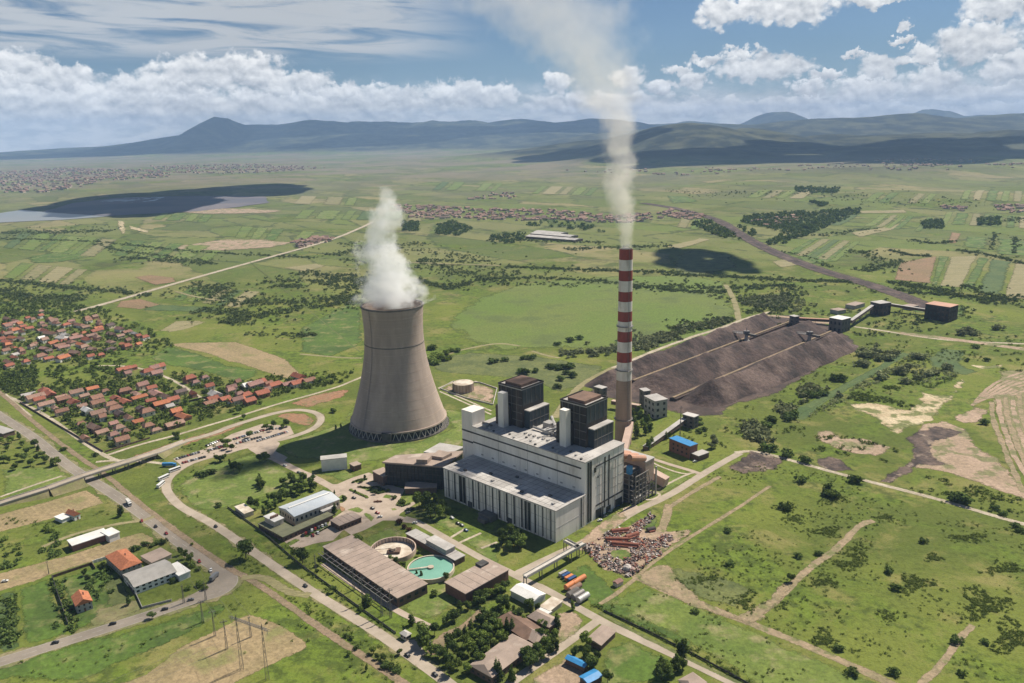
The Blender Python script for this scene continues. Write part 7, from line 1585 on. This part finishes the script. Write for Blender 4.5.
autolabel(PLANTS)
for vil in ('near village', 'second village'):
    hs = sorted([h_ for h_ in HOUSES if h_[4] == vil], key=lambda t: -t[2]); lines = []; n_row = 11
    for i in range(0, len(hs), n_row): lines.append(sorted(hs[i:i+n_row], key=lambda t: t[1]))
    for ri, ln_ in enumerate(lines):
        for k, h_ in enumerate(ln_):
            h_[0]['label'] = f"{h_[3]}, {ORD[k]} from left, {ORD[ri]} row of {'near' if vil[0] == 'n' else 'farther'} village"; h_[0]['category'] = 'house'; h_[0]['group'] = 'houses of the '+('near village' if vil[0] == 'n' else 'farther village')

# ================================================================ steam, smoke, clouds, haze
def plume(name, label, cat, base, pts, dmax, col, nscale, amp, segs=28, edge=2.0, thin=None, aniso=0.2):
    """pts: (px, py, radius px) read upward; volume inside a closed hull that follows the path"""
    D = (Vector(base)-Vector((0,0,CAM_Z))).length; path = []
    for px, py, rp in pts:
        z = zof(base, py); q = proj((base[0], base[1], z)); mpp = (CM.transposed() @ (Vector((base[0], base[1], z))-Vector((0,0,CAM_Z)))).z/-FPX; path.append((base[0]+(px-q[0])*mpp, z, rp*mpp))
    z0, z1 = path[0][1], path[-1][1]; xs_ = [p[0]-base[0] for p in path]; xm = max(abs(x) for x in xs_)+1; rm = max(p[2] for p in path)
    mb = MB(); n = 40; rings = []; zz = np.linspace(z0, z1, n); cx = np.interp(zz, [p[1] for p in path], xs_); rr = np.interp(zz, [p[1] for p in path], [p[2] for p in path])*1.45; rr[0] = path[0][2]*1.0
    V = []; 
    for i in range(n):
        for k in range(segs): a = 2*math.pi*k/segs; V.append((cx[i]+rr[i]*math.cos(a), rr[i]*math.sin(a), zz[i]))
    Fq = [(i*segs+k, i*segs+(k+1)%segs, (i+1)*segs+(k+1)%segs, (i+1)*segs+k) for i in range(n-1) for k in range(segs)]+[tuple(range(segs-1,-1,-1)), tuple(range((n-1)*segs, n*segs))]
    m = bpy.data.materials.new(name); m.use_nodes = True; m.node_tree.nodes.clear(); N = NT(m.node_tree)
    vec = N.n.new('ShaderNodeTexCoord').outputs['Object']; x, y, z = N.sep(vec); t = N.m('DIVIDE', N.m('SUBTRACT', z, z0), z1-z0, clamp=True)
    zn = [(p[1]-z0)/(z1-z0) for p in path]
    c = N.m('MULTIPLY', N.m('SUBTRACT', N.fcurve(t, [(a, .5+.5*x_/xm) for a, x_ in zip(zn, xs_)]), .5), 2*xm); R_ = N.m('MULTIPLY', N.fcurve(t, [(a, p[2]/rm) for a, p in zip(zn, path)]), rm)
    q = N.comb(N.m('SUBTRACT', x, c), y, 0.0); d = N.m('DIVIDE', N.v('LENGTH', q), R_)
    wv = N.v('ADD', vec, N.v('SCALE', N.v('SUBTRACT', N.noise(vec, nscale*.6, 2, .5, col=True), (.5,.5,.5)), scale=1.2/nscale*.35)); no = N.noise(wv, nscale, 5, .62)
    s_ = N.m('ADD', N.m('SUBTRACT', 1.0, d), N.m('MULTIPLY', N.m('SUBTRACT', no, .5), amp)); dn = N.m('MULTIPLY', N.m('MULTIPLY', s_, edge, clamp=True), dmax)
    dn = N.m('MULTIPLY', dn, N.fcurve(t, thin or [(0,1),(1,1)])); v = N.n.new('ShaderNodeVolumePrincipled'); v.inputs['Color'].default_value = (*col, 1); v.inputs['Anisotropy'].default_value = aniso; N.l.new(dn, v.inputs['Density'])
    o = N.n.new('ShaderNodeOutputMaterial'); N.l.new(v.outputs[0], o.inputs['Volume']); mb.v = V; mb.f = Fq; ob = mb.build(name, m); ob.location = (base[0], base[1], 0); tag(ob, label, cat); ob['kind'] = 'stuff'
    try: m.cycles.volume_step_rate = 1.0
    except Exception: pass
    return ob
plume('steam_plume', 'white steam drifting up out of the cooling tower', 'steam', (CT.x, CT.y, 0), [(392.5,303,31),(391,291,30),(387,275,26),(381,258,22),(378,240,18),(384,222,16),(388,208,15),(385,196,11),(383,186,6)], .075, (1,1,1), .05, 4.3, thin=[(0,1),(.6,.8),(.9,.6),(1,0)])
plume('smoke_plume', 'cream-brown smoke rising from the striped chimney and spreading in the sky', 'smoke', (CHX, CHY, 0), [(625.5,249,6),(625,238,8),(624,220,11),(621,200,14),(620,175,16),(619,150,17),(619,128,20),(611,105,30),(600,80,40),(582,50,56),(558,20,74),(535,-10,90),(515,-50,105)], .06, (.98,.94,.90), .045, 2.6, thin=[(0,.9),(.3,.7),(.45,.42),(.58,.20),(.72,.12),(1,.085)])

mc = bpy.data.materials.new('cloud'); mc.use_nodes = True; bs = mc.node_tree.nodes['Principled BSDF']; bs.inputs['Base Color'].default_value = (.9,.9,.9,1); bs.inputs['Roughness'].default_value = 1
def cloud(lab, shadow_px, sx, sy, alt, seed):
    g = G(*shadow_px); off = (alt-g.z)/math.tan(SUN_EL); c = Vector((g.x+off*math.sin(SUN_AZ), g.y+off*math.cos(SUN_AZ), alt)); r = random.Random(seed); bm = bmesh.new()
    for k in range(34 if sx < 1000 else 26):
        a = r.uniform(0,6.28); q = math.sqrt(r.random()); R_ = r.uniform(.20,.36)*min(sx,sy)*(1 if sx < 1000 else .8); ax_ = sx/min(sx,sy); ay_ = sy/min(sx,sy); ret = bmesh.ops.create_icosphere(bm, subdivisions=3, radius=R_)
        ox, oy = .8*q*math.cos(a)*sx, .8*q*math.sin(a)*sy; 
        for v in ret['verts']:
            v.co.z = max(v.co.z, -R_*.25)*.8; n_ = 1+.9*(float(fbm(v.co.x+ox+5000, v.co.y+oy+v.co.z+5000, R_*.6, 3))-.5); v.co.x = v.co.x*n_*ax_+ox; v.co.y = v.co.y*n_*ay_+oy
    me = bpy.data.meshes.new('cloud'); bm.to_mesh(me); bm.free(); me.materials.append(mc); me.polygons.foreach_set('use_smooth', [True]*len(me.polygons)); o = link('cloud', me); o.location = c; tag(o, lab, 'cloud'); o['kind'] = 'stuff'
cloud('broad cumulus cloud high over the far plain at the left', (192,196), 560, 1100, 1700, 1)
cloud('small cumulus cloud high over the plain right of the chimney', (703,262), 105, 230, 1500, 2)

cloud('wide flat cumulus deck high above the wooded hills at the right', (930,150), 2900, 1200, 3000, 3)
cloud('cumulus deck high above the hills behind the chimney', (585,152), 800, 700, 3000, 4)
cloud('great cloud deck high above the distant mountains', (400,133), 11000, 3600, 6200, 5)
hz = bpy.data.materials.new('haze'); hz.use_nodes = True; hz.node_tree.nodes.clear(); N = NT(hz.node_tree); v = N.n.new('ShaderNodeVolumePrincipled')
v.inputs['Color'].default_value = (.42,.63,1.0,1); v.inputs['Density'].default_value = 4.0e-5; v.inputs['Anisotropy'].default_value = 0.0
o = N.n.new('ShaderNodeOutputMaterial'); N.l.new(v.outputs[0], o.inputs['Volume'])
o = MB().box(-29000, 29000, -3200, 31500, -60, 1150).build('haze', hz); o['kind'] = 'stuff'; o['label'] = 'thin blue-white summer haze over the whole plain'; o['category'] = 'haze'
